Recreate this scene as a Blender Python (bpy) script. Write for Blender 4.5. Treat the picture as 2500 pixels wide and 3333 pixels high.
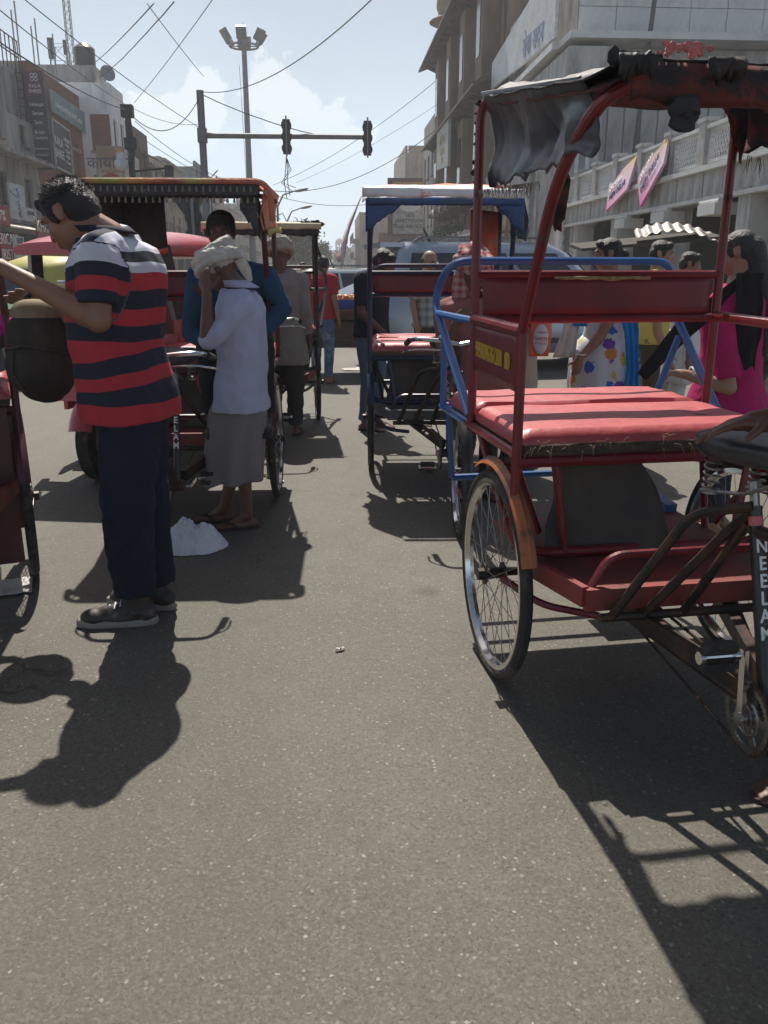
import bpy, bmesh, math, random
from mathutils import Vector, Matrix, Quaternion, noise
R = math.radians
random.seed(7)
for o in list(bpy.data.objects):
    bpy.data.objects.remove(o)
SC = bpy.context.scene
COL = SC.collection
# ------------------------------------------------------------------ camera
PITCH, YAW, CH, FPX = R(16.2), R(3.66), 1.36, 2700.0
cam = bpy.data.cameras.new('camera')
cam.sensor_fit = 'VERTICAL'; cam.sensor_height = 24.0
cam.lens = FPX / 3333.0 * 24.0
cam.clip_start = 0.05; cam.clip_end = 5000
camo = bpy.data.objects.new('camera', cam); COL.objects.link(camo)
camo.location = (0, 0, CH); camo.rotation_euler = (R(90) - PITCH, 0, -YAW)
SC.camera = camo
# ------------------------------------------------------------------ sky, sun, exposure
SUN_AZ, SUN_EL = R(-7.2), R(55)          # azimuth from the street axis (+Y), clockwise positive
wd = bpy.data.worlds.new('World'); SC.world = wd; wd.use_nodes = True
nt = wd.node_tree; nt.nodes.clear()
def wn(t, **k):
    n = nt.nodes.new(t)
    for a, b in k.items(): setattr(n, a, b)
    return n
sky = wn('ShaderNodeTexSky', sky_type='NISHITA', sun_disc=False, sun_elevation=SUN_EL, sun_rotation=SUN_AZ,
         altitude=200, air_density=1.0, dust_density=3.2, ozone_density=1.2)
bg = wn('ShaderNodeBackground'); bg.inputs[1].default_value = 0.056
outw = wn('ShaderNodeOutputWorld')
tc = wn('ShaderNodeTexCoord')
nz = wn('ShaderNodeTexNoise'); nz.inputs['Scale'].default_value = 15; nz.inputs['Detail'].default_value = 8; nz.inputs['Roughness'].default_value = 0.62
nt.links.new(tc.outputs['Generated'], nz.inputs['Vector'])
nz2 = wn('ShaderNodeTexNoise'); nz2.inputs['Scale'].default_value = 5.0; nz2.inputs['Detail'].default_value = 3
mp = wn('ShaderNodeMapping'); mp.inputs['Scale'].default_value = (1, 1, 1.6); mp.inputs['Location'].default_value = (0.31, 0.2, 0.1)
nt.links.new(tc.outputs['Generated'], mp.inputs['Vector']); nt.links.new(mp.outputs[0], nz2.inputs['Vector'])
sep = wn('ShaderNodeSeparateXYZ'); nt.links.new(tc.outputs['Generated'], sep.inputs[0])
# wobble the direction a little, then measure the distance to a few cumulus centres
sc1 = wn('ShaderNodeVectorMath', operation='SUBTRACT'); nt.links.new(nz.outputs['Color'], sc1.inputs[0]); sc1.inputs[1].default_value = (0.5, 0.5, 0.5)
sc2 = wn('ShaderNodeVectorMath', operation='SCALE'); nt.links.new(sc1.outputs[0], sc2.inputs[0]); sc2.inputs['Scale'].default_value = 0.13
sc3 = wn('ShaderNodeVectorMath', operation='ADD'); nt.links.new(tc.outputs['Generated'], sc3.inputs[0]); nt.links.new(sc2.outputs[0], sc3.inputs[1])
last = None
def azel(az, el): return (math.sin(R(az)) * math.cos(R(el)), math.cos(R(az)) * math.cos(R(el)), math.sin(R(el)))
centres = [(-2.6, 10.3, .036), (-1.7, 8.4, .040), (0.6, 9.0, .030), (1.0, 7.5, .034), (-9.0, 8.6, .044), (-11.5, 9.0, .03), (-7.2, 9.4, .03),
           (-23, 11.5, .03), (-25.5, 11.3, .03), (-21.5, 11.0, .022), (24, 9, .06), (29, 8, .05), (40, 10, .06), (-45, 9, .07), (-38, 8, .05), (75, 9, .08), (-80, 10, .08), (120, 9, .08), (-130, 9, .09), (180, 9, .09)]
for az, el, rr in centres:
    d = wn('ShaderNodeVectorMath', operation='DISTANCE'); nt.links.new(sc3.outputs[0], d.inputs[0]); d.inputs[1].default_value = azel(az, el)
    m = wn('ShaderNodeMapRange', interpolation_type='SMOOTHSTEP'); nt.links.new(d.outputs['Value'], m.inputs[0])
    m.inputs[1].default_value = rr * 1.05; m.inputs[2].default_value = rr * 0.82; m.inputs[3].default_value = 0; m.inputs[4].default_value = 1
    if last is None: last = m
    else:
        mx = wn('ShaderNodeMath', operation='MAXIMUM'); nt.links.new(last.outputs[0], mx.inputs[0]); nt.links.new(m.outputs[0], mx.inputs[1]); last = mx
low = wn('ShaderNodeMapRange', interpolation_type='SMOOTHSTEP'); nt.links.new(sep.outputs['Z'], low.inputs[0])
low.inputs[1].default_value = 0.085; low.inputs[2].default_value = 0.185; low.inputs[3].default_value = 0; low.inputs[4].default_value = 0.34
cm = wn('ShaderNodeMath', operation='MULTIPLY'); nt.links.new(last.outputs[0], cm.inputs[0]); nt.links.new(low.outputs[0], cm.inputs[1])
# thin high veil everywhere
veil = wn('ShaderNodeMapRange'); nt.links.new(nz2.outputs[0], veil.inputs[0])
veil.inputs[1].default_value = 0.3; veil.inputs[2].default_value = 0.75; veil.inputs[3].default_value = 0.84; veil.inputs[4].default_value = 1.0
vel = wn('ShaderNodeMapRange', interpolation_type='SMOOTHSTEP'); nt.links.new(sep.outputs['Z'], vel.inputs[0])
vel.inputs[1].default_value = 0.0; vel.inputs[2].default_value = 0.44; vel.inputs[3].default_value = 1.0; vel.inputs[4].default_value = 0.05
vml = wn('ShaderNodeMath', operation='MULTIPLY'); nt.links.new(veil.outputs[0], vml.inputs[0]); nt.links.new(vel.outputs[0], vml.inputs[1])
mixv = wn('ShaderNodeMix', data_type='RGBA'); nt.links.new(vml.outputs[0], mixv.inputs[0]); nt.links.new(sky.outputs[0], mixv.inputs[6]); mixv.inputs[7].default_value = (11.4, 13.8, 15.8, 1)
mixc = wn('ShaderNodeMix', data_type='RGBA'); nt.links.new(cm.outputs[0], mixc.inputs[0]); nt.links.new(mixv.outputs[2], mixc.inputs[6]); mixc.inputs[7].default_value = (17.0, 17.1, 17.0, 1)
nt.links.new(mixc.outputs[2], bg.inputs[0]); nt.links.new(bg.outputs[0], outw.inputs[0])
sl = bpy.data.lights.new('sun', 'SUN'); sl.energy = 5.0; sl.angle = R(0.53); sl.color = (1.0, 0.94, 0.85)
so = bpy.data.objects.new('sun', sl); COL.objects.link(so)
sd = Vector((math.sin(SUN_AZ) * math.cos(SUN_EL), math.cos(SUN_AZ) * math.cos(SUN_EL), math.sin(SUN_EL)))
so.rotation_euler = sd.to_track_quat('Z', 'Y').to_euler(); so.location = sd * 30
vs = SC.view_settings
vs.view_transform = 'Standard'; vs.look = 'None'; vs.gamma = 1.0; vs.use_curve_mapping = False
vs.exposure = 0.36
SC.render.engine = 'CYCLES'
SC.cycles.volume_bounces = 0; SC.cycles.diffuse_bounces = 3; SC.cycles.max_bounces = 5; SC.cycles.transparent_max_bounces = 8

# ------------------------------------------------------------------ pixel helpers (photo 2500 x 3333 -> world metres at a chosen depth)
def ray(x, y):
    a = (x - 1250) / FPX; b = -(y - 1666.5) / FPX
    dy = math.cos(PITCH) + b * math.sin(PITCH); dz = -math.sin(PITCH) + b * math.cos(PITCH)
    c, s = math.cos(YAW), math.sin(YAW)
    return Vector((a * c + dy * s, -a * s + dy * c, dz))
K = 2500 / 1659.0
def at(x, y, Y):                          # x, y in the 1659-wide view of the photo
    d = ray(x * K, y * K); t = Y / d.y
    return Vector((d.x * t, Y, CH + d.z * t))
def atx(x, y, X):
    d = ray(x * K, y * K); t = X / d.x
    return Vector((X, d.y * t, CH + d.z * t))

# ------------------------------------------------------------------ mesh builder
def frame(d):
    d = Vector(d).normalized()
    u = d.cross(Vector((0, 0, 1)))
    if u.length < 1e-4: u = Vector((1, 0, 0))
    u.normalize(); v = d.cross(u).normalized()
    return u, v
def bend(pts, rad, n=5):
    """round the inner corners of a polyline"""
    P = [Vector(p) for p in pts]; out = [P[0]]
    for i in range(1, len(P) - 1):
        a, b, c = P[i - 1], P[i], P[i + 1]
        r = min(rad, (a - b).length * .45, (c - b).length * .45)
        p0 = b + (a - b).normalized() * r; p1 = b + (c - b).normalized() * r
        for k in range(n + 1):
            t = k / n
            out.append(p0 * (1 - t) ** 2 + b * 2 * t * (1 - t) + p1 * t * t)
    out.append(P[-1]); return out
class MB:
    def __init__(s): s.v = []; s.f = []; s.m = []; s.mi = 0
    def add(s, vs, fs):
        n = len(s.v); s.v += [tuple(v) for v in vs]; s.f += [tuple(i + n for i in f) for f in fs]; s.m += [s.mi] * len(fs); return s
    def box(s, c, d, M=None):
        x, y, z = d[0] / 2, d[1] / 2, d[2] / 2
        vs = [Vector((i * x, j * y, k * z)) for k in (-1, 1) for j in (-1, 1) for i in (-1, 1)]
        if M is not None: vs = [M @ v for v in vs]
        c = Vector(c); vs = [v + c for v in vs]
        return s.add(vs, [(0, 2, 3, 1), (4, 5, 7, 6), (0, 1, 5, 4), (2, 6, 7, 3), (0, 4, 6, 2), (1, 3, 7, 5)])
    def bar(s, a, b, w, h=None):
        """rectangular bar from a to b"""
        a = Vector(a); b = Vector(b); h = h or w; u, v = frame(b - a)
        vs = [p + u * i * w / 2 + v * j * h / 2 for p in (a, b) for i, j in ((-1, -1), (1, -1), (1, 1), (-1, 1))]
        return s.add(vs, [(3, 2, 1, 0), (4, 5, 6, 7), (0, 1, 5, 4), (1, 2, 6, 5), (2, 3, 7, 6), (3, 0, 4, 7)])
    def tube(s, pts, r, n=8, closed=False, sx=1.0):
        P = [Vector(p) for p in pts]; N = len(P)
        rr = r if isinstance(r, (list, tuple)) else [r] * N
        u = None; vs = []
        for i in range(N):
            if closed: d = P[(i + 1) % N] - P[i - 1]
            else: d = P[min(i + 1, N - 1)] - P[max(i - 1, 0)]
            d.normalize()
            if u is None: u, w = frame(d)
            else:
                u = (u - d * u.dot(d))
                if u.length < 1e-5: u, w = frame(d)
                u.normalize(); w = d.cross(u)
            for k in range(n):
                a = 2 * math.pi * k / n
                vs.append(P[i] + (u * math.cos(a) * sx + w * math.sin(a)) * rr[i])
        fs = []
        for i in range(N if closed else N - 1):
            j = (i + 1) % N
            for k in range(n):
                l = (k + 1) % n
                fs.append((i * n + k, i * n + l, j * n + l, j * n + k))
        if not closed:
            fs.append(tuple(range(n - 1, -1, -1))); fs.append(tuple((N - 1) * n + k for k in range(n)))
        return s.add(vs, fs)
    def cap(s, a, b, ra, rb, n=12):
        """tapered capsule"""
        a = Vector(a); b = Vector(b); d = (b - a)
        if d.length < 1e-6: d = Vector((0, 0, 1e-4))
        dn = d.normalized()
        pts = []; rr = []
        for t in (-1, -.94, -.75, -.42, 0): pts.append(a + dn * ra * t); rr.append(ra * math.sqrt(max(0.0016, 1 - t * t)))
        for t in (0, .42, .75, .94, 1): pts.append(a + d + dn * rb * t); rr.append(rb * math.sqrt(max(0.0016, 1 - t * t)))
        return s.tube(pts, rr, n)
    def ell(s, c, rad, M=None, nu=16, nv=10):
        c = Vector(c); vs = []; fs = []
        for j in range(nv + 1):
            p = math.pi * (j + .0) / nv; p = min(max(p, .02), math.pi - .02)
            for i in range(nu):
                a = 2 * math.pi * i / nu
                v = Vector((rad[0] * math.sin(p) * math.cos(a), rad[1] * math.sin(p) * math.sin(a), rad[2] * math.cos(p)))
                vs.append((M @ v if M is not None else v) + c)
        for j in range(nv):
            for i in range(nu):
                k = (i + 1) % nu
                fs.append((j * nu + i, (j + 1) * nu + i, (j + 1) * nu + k, j * nu + k))
        fs.append(tuple(range(nu))); fs.append(tuple(nv * nu + i for i in range(nu - 1, -1, -1)))
        return s.add(vs, fs)
    def rings(s, rings, caps=True):
        """loft through rings of equal vertex count"""
        n = len(rings[0]); vs = [p for r in rings for p in r]; fs = []
        for i in range(len(rings) - 1):
            for k in range(n):
                l = (k + 1) % n
                fs.append((i * n + k, i * n + l, (i + 1) * n + l, (i + 1) * n + k))
        if caps: fs.append(tuple(range(n - 1, -1, -1))); fs.append(tuple((len(rings) - 1) * n + k for k in range(n)))
        return s.add(vs, fs)
    def prism(s, poly, a, b):
        """polygon given as 3-D points, swept from offset a to offset b"""
        a = Vector(a); b = Vector(b); n = len(poly); P = [Vector(p) for p in poly]
        vs = [p + a for p in P] + [p + b for p in P]
        fs = [tuple(range(n - 1, -1, -1)), tuple(range(n, 2 * n))] + [(i, (i + 1) % n, n + (i + 1) % n, n + i) for i in range(n)]
        return s.add(vs, fs)
    def torus(s, c, R_, r, ax='x', n=40, m=8, sy=1.0):
        pts = []
        for i in range(n):
            a = 2 * math.pi * i / n; p, q = R_ * math.cos(a), R_ * math.sin(a)
            pts.append(Vector(c) + Vector({'x': (0, p, q), 'y': (p, 0, q), 'z': (p, q, 0)}[ax]))
        return s.tube(pts, r, m, closed=True)
    def disc(s, c, R_, th, ax='x', n=24):
        d = Vector({'x': (th / 2, 0, 0), 'y': (0, th / 2, 0), 'z': (0, 0, th / 2)}[ax])
        return s.tube([Vector(c) - d, Vector(c) + d], R_, n)
    def mesh(s, name):
        me = bpy.data.meshes.new(name); me.from_pydata(s.v, [], s.f); me.validate(clean_customdata=False)
        return me
    def obj(s, name, mat, parent=None, smooth=35, off=None):
        if off is not None: s.v = [(v[0] - off[0], v[1] - off[1], v[2] - off[2]) for v in s.v]
        me = bpy.data.meshes.new(name); me.from_pydata(s.v, [], s.f)
        mats = mat if isinstance(mat, (list, tuple)) else [mat]
        for m in mats: me.materials.append(m)
        if len(mats) > 1: me.polygons.foreach_set('material_index', s.m)
        bm = bmesh.new(); bm.from_mesh(me); bmesh.ops.recalc_face_normals(bm, faces=bm.faces); bm.to_mesh(me); bm.free()
        fin(me, smooth)
        return link(name, me, parent)
def fin(me, smooth=35):
    if smooth:
        me.polygons.foreach_set('use_smooth', [True] * len(me.polygons))
        if smooth < 180: me.set_sharp_from_angle(angle=R(smooth))
    me.update()
def link(name, data, parent=None, loc=None, rot=None):
    o = bpy.data.objects.new(name, data); COL.objects.link(o)
    if parent is not None: o.parent = parent
    if loc is not None: o.location = loc
    if rot is not None: o.rotation_euler = rot
    return o
def tag(o, label, cat, group=None, kind=None):
    o['label'] = label; o['category'] = cat
    if group: o['group'] = group
    if kind: o['kind'] = kind
    return o
def thing(name, label, cat, loc=(0, 0, 0), rz=0, group=None):
    o = link(name, None, None, loc, (0, 0, rz)); o.empty_display_size = .1
    return tag(o, label, cat, group)
def struct(o):
    o['kind'] = 'structure'; return o
def sheet(fn, nu, nv, name, mat, parent, thick=.004, smooth=180, keep=None):
    vs = [fn(i / nu, j / nv) for j in range(nv + 1) for i in range(nu + 1)]
    fs = []
    for j in range(nv):
        for i in range(nu):
            if keep and not keep((i + .5) / nu, (j + .5) / nv): continue
            a = j * (nu + 1) + i; fs.append((a, a + 1, a + nu + 2, a + nu + 1))
    me = bpy.data.meshes.new(name); me.from_pydata([tuple(v) for v in vs], [], fs)
    bm = bmesh.new(); bm.from_mesh(me); bmesh.ops.delete(bm, geom=[v for v in bm.verts if not v.link_faces], context='VERTS'); bm.to_mesh(me); bm.free()
    me.materials.append(mat); fin(me, smooth)
    o = link(name, me, parent)
    if thick:
        md = o.modifiers.new('thickness', 'SOLIDIFY'); md.thickness = thick; md.offset = 0
    return o
def nz3(p, s=1.0): return noise.noise(Vector(p) * s)

# ------------------------------------------------------------------ materials
MATS = {}
def pm(name, col, rough=.6, metal=0, var=.18, scale=6, bump=0, bscale=60, dirt=None, dscale=2.5, dlo=.45, dhi=.7, spec=.5, coat=0, trans=0, alpha=None, sheen=0, stretch=None):
    """procedural principled material: base colour with noise variation, optional dirt layer and bump"""
    if name in MATS: return MATS[name]
    m = bpy.data.materials.new(name); m.use_nodes = True; MATS[name] = m
    t = m.node_tree; b = t.nodes['Principled BSDF']
    b.inputs['Roughness'].default_value = rough; b.inputs['Metallic'].default_value = metal
    b.inputs['Specular IOR Level'].default_value = spec; b.inputs['Coat Weight'].default_value = coat
    b.inputs['Transmission Weight'].default_value = trans; b.inputs['Sheen Weight'].default_value = sheen
    tc = t.nodes.new('ShaderNodeTexCoord'); src = tc.outputs['Object']
    if stretch:
        mp = t.nodes.new('ShaderNodeMapping'); mp.inputs['Scale'].default_value = stretch; t.links.new(src, mp.inputs[0]); src = mp.outputs[0]
    n1 = t.nodes.new('ShaderNodeTexNoise'); n1.inputs['Scale'].default_value = scale; n1.inputs['Detail'].default_value = 5; t.links.new(src, n1.inputs['Vector'])
    rp = t.nodes.new('ShaderNodeMapRange'); t.links.new(n1.outputs[0], rp.inputs[0])
    rp.inputs[1].default_value = .25; rp.inputs[2].default_value = .75; rp.inputs[3].default_value = 1 - var; rp.inputs[4].default_value = 1 + var
    mul = t.nodes.new('ShaderNodeVectorMath'); mul.operation = 'SCALE'; mul.inputs[0].default_value = col[:3]; t.links.new(rp.outputs[0], mul.inputs['Scale'])
    out = mul.outputs[0]
    if dirt:
        n2 = t.nodes.new('ShaderNodeTexNoise'); n2.inputs['Scale'].default_value = dscale; n2.inputs['Detail'].default_value = 8; n2.inputs['Roughness'].default_value = .65
        t.links.new(src, n2.inputs['Vector'])
        r2 = t.nodes.new('ShaderNodeMapRange'); t.links.new(n2.outputs[0], r2.inputs[0]); r2.inputs[1].default_value = dlo; r2.inputs[2].default_value = dhi
        mx = t.nodes.new('ShaderNodeMix'); mx.data_type = 'RGBA'; t.links.new(r2.outputs[0], mx.inputs[0]); t.links.new(out, mx.inputs[6]); mx.inputs[7].default_value = (*dirt[:3], 1)
        out = mx.outputs[2]
    t.links.new(out, b.inputs['Base Color'])
    if bump:
        n3 = t.nodes.new('ShaderNodeTexNoise'); n3.inputs['Scale'].default_value = bscale; n3.inputs['Detail'].default_value = 4; t.links.new(src, n3.inputs['Vector'])
        bp = t.nodes.new('ShaderNodeBump'); bp.inputs['Strength'].default_value = bump; bp.inputs['Distance'].default_value = .02
        t.links.new(n3.outputs[0], bp.inputs['Height']); t.links.new(bp.outputs[0], b.inputs['Normal'])
    if alpha is not None: b.inputs['Alpha'].default_value = alpha
    return m
def flat(name, col, rough=.6, metal=0, **k): return pm(name, col, rough, metal, var=.06, **k)
RUST = (.12, .05, .025)
M_rubber = pm('tyre rubber', (.022, .021, .02), .75, dirt=(.16, .13, .1), dscale=9, dlo=.5, dhi=.8, bump=.4, bscale=120)
M_chrome = pm('worn chrome', (.62, .62, .62), .16, 1, var=.08, dirt=(.3, .24, .19), dscale=14, dlo=.55, dhi=.8)
M_steel = pm('dull steel', (.32, .31, .3), .4, .9, dirt=RUST, dscale=18, dlo=.5, dhi=.75)
M_black = pm('black enamel', (.018, .018, .02), .35, dirt=(.09, .07, .055), dscale=10, dlo=.5, dhi=.85)
M_darkmetal = pm('greasy dark metal', (.03, .026, .023), .5, .4, dirt=RUST, dscale=12)
M_red = pm('chipped red enamel', (.16, .013, .018), .36, dirt=(.075, .045, .035), dscale=26, dlo=.58, dhi=.66, spec=.5, bump=.1, bscale=60)
M_dkred = pm('dark maroon enamel', (.075, .011, .013), .38, dirt=(.05, .025, .02), dscale=12, dlo=.5, dhi=.75)
M_blue = pm('chipped blue enamel', (.025, .10, .29), .33, dirt=(.06, .045, .04), dscale=16, dlo=.62, dhi=.76)
M_navyfr = pm('navy enamel', (.009, .02, .06), .35, dirt=(.06, .045, .04), dscale=14, dlo=.58, dhi=.75)
M_orange = pm('worn orange enamel', (.32, .09, .018), .42, dirt=(.07, .035, .025), dscale=9, dlo=.48, dhi=.62)
M_redseat = pm('red vinyl', (.43, .06, .065), .44, var=.12, dirt=(.25, .05, .05), dscale=9, dlo=.55, dhi=.8, bump=.2, bscale=18, spec=.85)
M_redpanel = pm('dark red vinyl', (.17, .014, .02), .42, var=.1, dirt=(.1, .014, .018), dscale=4, bump=.08, bscale=20)
M_redplate = pm('worn red floor plate', (.24, .04, .035), .5, dirt=(.1, .05, .04), dscale=5, dlo=.42, dhi=.65)
M_wood = pm('weathered plywood', (.12, .08, .05), .8, scale=20, stretch=(1, 8, 8), dirt=(.05, .035, .025), dscale=4)
M_sheetblk = pm('dusty rubber sheet', (.05, .045, .038), .7, dirt=(.12, .1, .08), dscale=4, dlo=.4, dhi=.8, bump=.3, bscale=14)
M_foam = pm('frayed jute edge', (.3, .22, .13), .95, var=.4, scale=60)
M_hem = pm('dark frayed hem', (.07, .05, .035), .95, var=.5, scale=50)
M_leather = pm('black moulded saddle', (.03, .03, .036), .38, dirt=(.08, .075, .075), dscale=7, dlo=.45, dhi=.8, bump=.1, bscale=30)
M_white = flat('white paint', (.75, .75, .74), .5)
M_yellow = flat('yellow paint', (.55, .36, .05), .6)
# ================================================================== GROUND
def asphalt():
    m = bpy.data.materials.new('asphalt'); m.use_nodes = True; t = m.node_tree; b = t.nodes['Principled BSDF']; L = t.links.new
    N = t.nodes.new
    tc = N('ShaderNodeTexCoord'); src = tc.outputs['Object']
    def noi(s, d=4, r=.55):
        n = N('ShaderNodeTexNoise'); n.inputs['Scale'].default_value = s; n.inputs['Detail'].default_value = d; n.inputs['Roughness'].default_value = r; L(src, n.inputs['Vector']); return n
    def rng(o, a, b_, c, d):
        n = N('ShaderNodeMapRange'); L(o, n.inputs[0]); n.inputs[1].default_value = a; n.inputs[2].default_value = b_; n.inputs[3].default_value = c; n.inputs[4].default_value = d; return n.outputs[0]
    def mix(f, a, c):
        n = N('ShaderNodeMix'); n.data_type = 'RGBA'; L(f, n.inputs[0])
        L(a, n.inputs[6]) if hasattr(a, 'links') else setattr(n.inputs[6], 'default_value', a)
        L(c, n.inputs[7]) if hasattr(c, 'links') else setattr(n.inputs[7], 'default_value', c)
        return n.outputs[2]
    big = noi(.35, 5); mid = noi(5, 6, .6); fine = noi(95, 4, .65); vf = noi(260, 2)
    c = mix(rng(big.outputs[0], .35, .65, 0, 1), (.078, .071, .055, 1), (.118, .110, .086, 1))
    du = noi(.8, 6, .62); c = mix(rng(du.outputs[0], .5, .66, 0, .5), c, (.145, .134, .106, 1))
    tn = noi(2.2, 4); c = mix(rng(tn.outputs[0], .5, .7, 0, .5), c, (.098, .078, .062, 1)); tg = noi(3.1, 3); c = mix(rng(tg.outputs[0], .55, .75, 0, .5), c, (.082, .085, .064, 1))
    c = mix(rng(mid.outputs[0], .4, .72, 0, .6), c, (.068, .058, .045, 1))
    c = mix(rng(fine.outputs[0], .35, .7, 0, .55), c, (.135, .126, .102, 1))
    # dark pits between the stones and pale pieces of aggregate
    c = mix(rng(vf.outputs[0], .25, .42, .65, 0), c, (.028, .025, .02, 1))
    wv = N('ShaderNodeVectorMath'); wv.operation = 'MULTIPLY_ADD'; nw = noi(60, 2); L(nw.outputs['Color'], wv.inputs[0]); wv.inputs[1].default_value = (.014, .014, 0); L(src, wv.inputs[2])
    vo = N('ShaderNodeTexVoronoi'); vo.inputs['Scale'].default_value = 74; L(wv.outputs[0], vo.inputs['Vector'])
    vb = N('ShaderNodeTexVoronoi'); vb.inputs['Scale'].default_value = 170; L(wv.outputs[0], vb.inputs['Vector']); sb = N('ShaderNodeSeparateColor'); L(vb.outputs['Color'], sb.inputs[0])
    c = mix(rng(sb.outputs[0], .55, 1, 0, .5), c, (.18, .168, .138, 1)); c = mix(rng(sb.outputs[1], .7, 1, 0, .55), c, (.04, .035, .028, 1))
    sp = N('ShaderNodeSeparateColor'); L(vo.outputs['Color'], sp.inputs[0])
    st = N('ShaderNodeMath'); st.operation = 'MULTIPLY'; L(rng(vo.outputs['Distance'], .42, .26, 0, 1), st.inputs[0]); L(rng(sp.outputs[0], .78, .99, 0, 1), st.inputs[1])
    st2 = N('ShaderNodeMath'); st2.operation = 'MULTIPLY'; L(st.outputs[0], st2.inputs[0]); L(rng(sp.outputs[1], 0, 1, .2, .8), st2.inputs[1])
    c = mix(st2.outputs[0], c, (.36, .34, .295, 1))
    # tar stains
    stn = noi(1.3, 7, .7); c = mix(rng(stn.outputs[0], .62, .72, 0, .45), c, (.04, .034, .028, 1))
    # worn tracks along the road, hairline cracks, oil and betel stains
    tk = N('ShaderNodeMapping'); tk.inputs['Scale'].default_value = (1.1, .06, 1); L(src, tk.inputs[0]); tkn = N('ShaderNodeTexNoise'); tkn.inputs['Scale'].default_value = 1.6; tkn.inputs['Detail'].default_value = 5; L(tk.outputs[0], tkn.inputs['Vector'])
    c = mix(rng(tkn.outputs[0], .45, .75, 0, .4), c, (.066, .058, .045, 1))
    cw = N('ShaderNodeVectorMath'); cw.operation = 'MULTIPLY_ADD'; cn_ = noi(3.5, 6, .65); L(cn_.outputs['Color'], cw.inputs[0]); cw.inputs[1].default_value = (.45, .45, 0); L(src, cw.inputs[2])
    ck = N('ShaderNodeTexVoronoi'); ck.feature = 'DISTANCE_TO_EDGE'; ck.inputs['Scale'].default_value = .55; L(cw.outputs[0], ck.inputs['Vector'])
    ckm = N('ShaderNodeMath'); ckm.operation = 'MULTIPLY'; L(rng(ck.outputs['Distance'], .0028, .0012, 0, 1), ckm.inputs[0]); cg = noi(.9, 2); L(rng(cg.outputs[0], .5, .6, 0, .8), ckm.inputs[1]); c = mix(ckm.outputs[0], c, (.03, .026, .021, 1))
    sv = N('ShaderNodeTexVoronoi'); sv.inputs['Scale'].default_value = 1.7; sw = N('ShaderNodeVectorMath'); sw.operation = 'MULTIPLY_ADD'; sn = noi(14, 3); L(sn.outputs['Color'], sw.inputs[0]); sw.inputs[1].default_value = (.07, .07, 0); L(src, sw.inputs[2]); L(sw.outputs[0], sv.inputs['Vector'])
    svc = N('ShaderNodeSeparateColor'); L(sv.outputs['Color'], svc.inputs[0]); svm = N('ShaderNodeMath'); svm.operation = 'MULTIPLY'; L(rng(sv.outputs['Distance'], .13, .05, 0, .55), svm.inputs[0]); L(rng(svc.outputs[0], .62, .7, 0, 1), svm.inputs[1]); c = mix(svm.outputs[0], c, (.042, .032, .026, 1))
    L(c, b.inputs['Base Color']); b.inputs['Roughness'].default_value = .74
    b.inputs['Specular IOR Level'].default_value = .45
    h = N('ShaderNodeMath'); h.operation = 'ADD'; L(fine.outputs[0], h.inputs[0]); L(st2.outputs[0], h.inputs[1])
    bp = N('ShaderNodeBump'); bp.inputs['Strength'].default_value = .55; bp.inputs['Distance'].default_value = .006; L(h.outputs[0], bp.inputs['Height']); L(bp.outputs[0], b.inputs['Normal'])
    return m
M_asph = asphalt()
g = MB(); g.add([(-900, -300, 0), (900, -300, 0), (900, 2500, 0), (-900, 2500, 0)], [(0, 1, 2, 3)])
struct(g.obj('road', M_asph, None, 0))
M_pave = pm('pavement concrete', (.26, .24, .2), .9, dirt=(.14, .12, .1), dscale=.8, bump=.3, bscale=30)
M_kerb = pm('kerb stone', (.3, .28, .25), .9, dirt=(.12, .1, .085), dscale=2)
for x0, x1, kx, nm in ((-30, -10.5, -10.5, 'pavement'), (6.6, 30, 6.6, 'pavement')):
    g = MB(); g.box(((x0 + x1) / 2, 215, .07), (x1 - x0, 430, .14)); struct(g.obj(nm, M_pave, None, 0))
    g = MB(); g.box((kx + (.08 if x0 < 0 else -.08), 215, .075), (.15, 430, .15)); struct(g.obj('kerb', M_kerb, None, 0))

# ================================================================== LETTERING
def lettering(body, size, mat, parent, M, name='lettering', ext=.002, align='CENTER', sx=1.0, spacing=1.0, line=1.0, bold=0):
    cu = bpy.data.curves.new(name, 'FONT'); cu.body = body; cu.size = size; cu.align_x = align; cu.align_y = 'CENTER'; cu.extrude = ext; cu.space_character = spacing
    cu.space_line = line; cu.resolution_u = 3; cu.offset = bold
    o = bpy.data.objects.new(name, cu); COL.objects.link(o)
    bpy.context.view_layer.update()
    me = bpy.data.meshes.new_from_object(o.evaluated_get(bpy.context.evaluated_depsgraph_get()))
    bpy.data.objects.remove(o)
    me.transform(M @ Matrix.Diagonal((sx, 1, 1, 1))); me.materials.clear(); me.materials.append(mat)
    return link(name, me, parent)
def basis(o, x, y):
    """matrix with origin o, text direction x, up y"""
    x = Vector(x).normalized(); y = Vector(y).normalized(); z = x.cross(y)
    m = Matrix((x, y, z)).transposed().to_4x4(); m.translation = Vector(o); return m

B_blk = flat('torn hole', (.02, .012, .01), .9)
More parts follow.
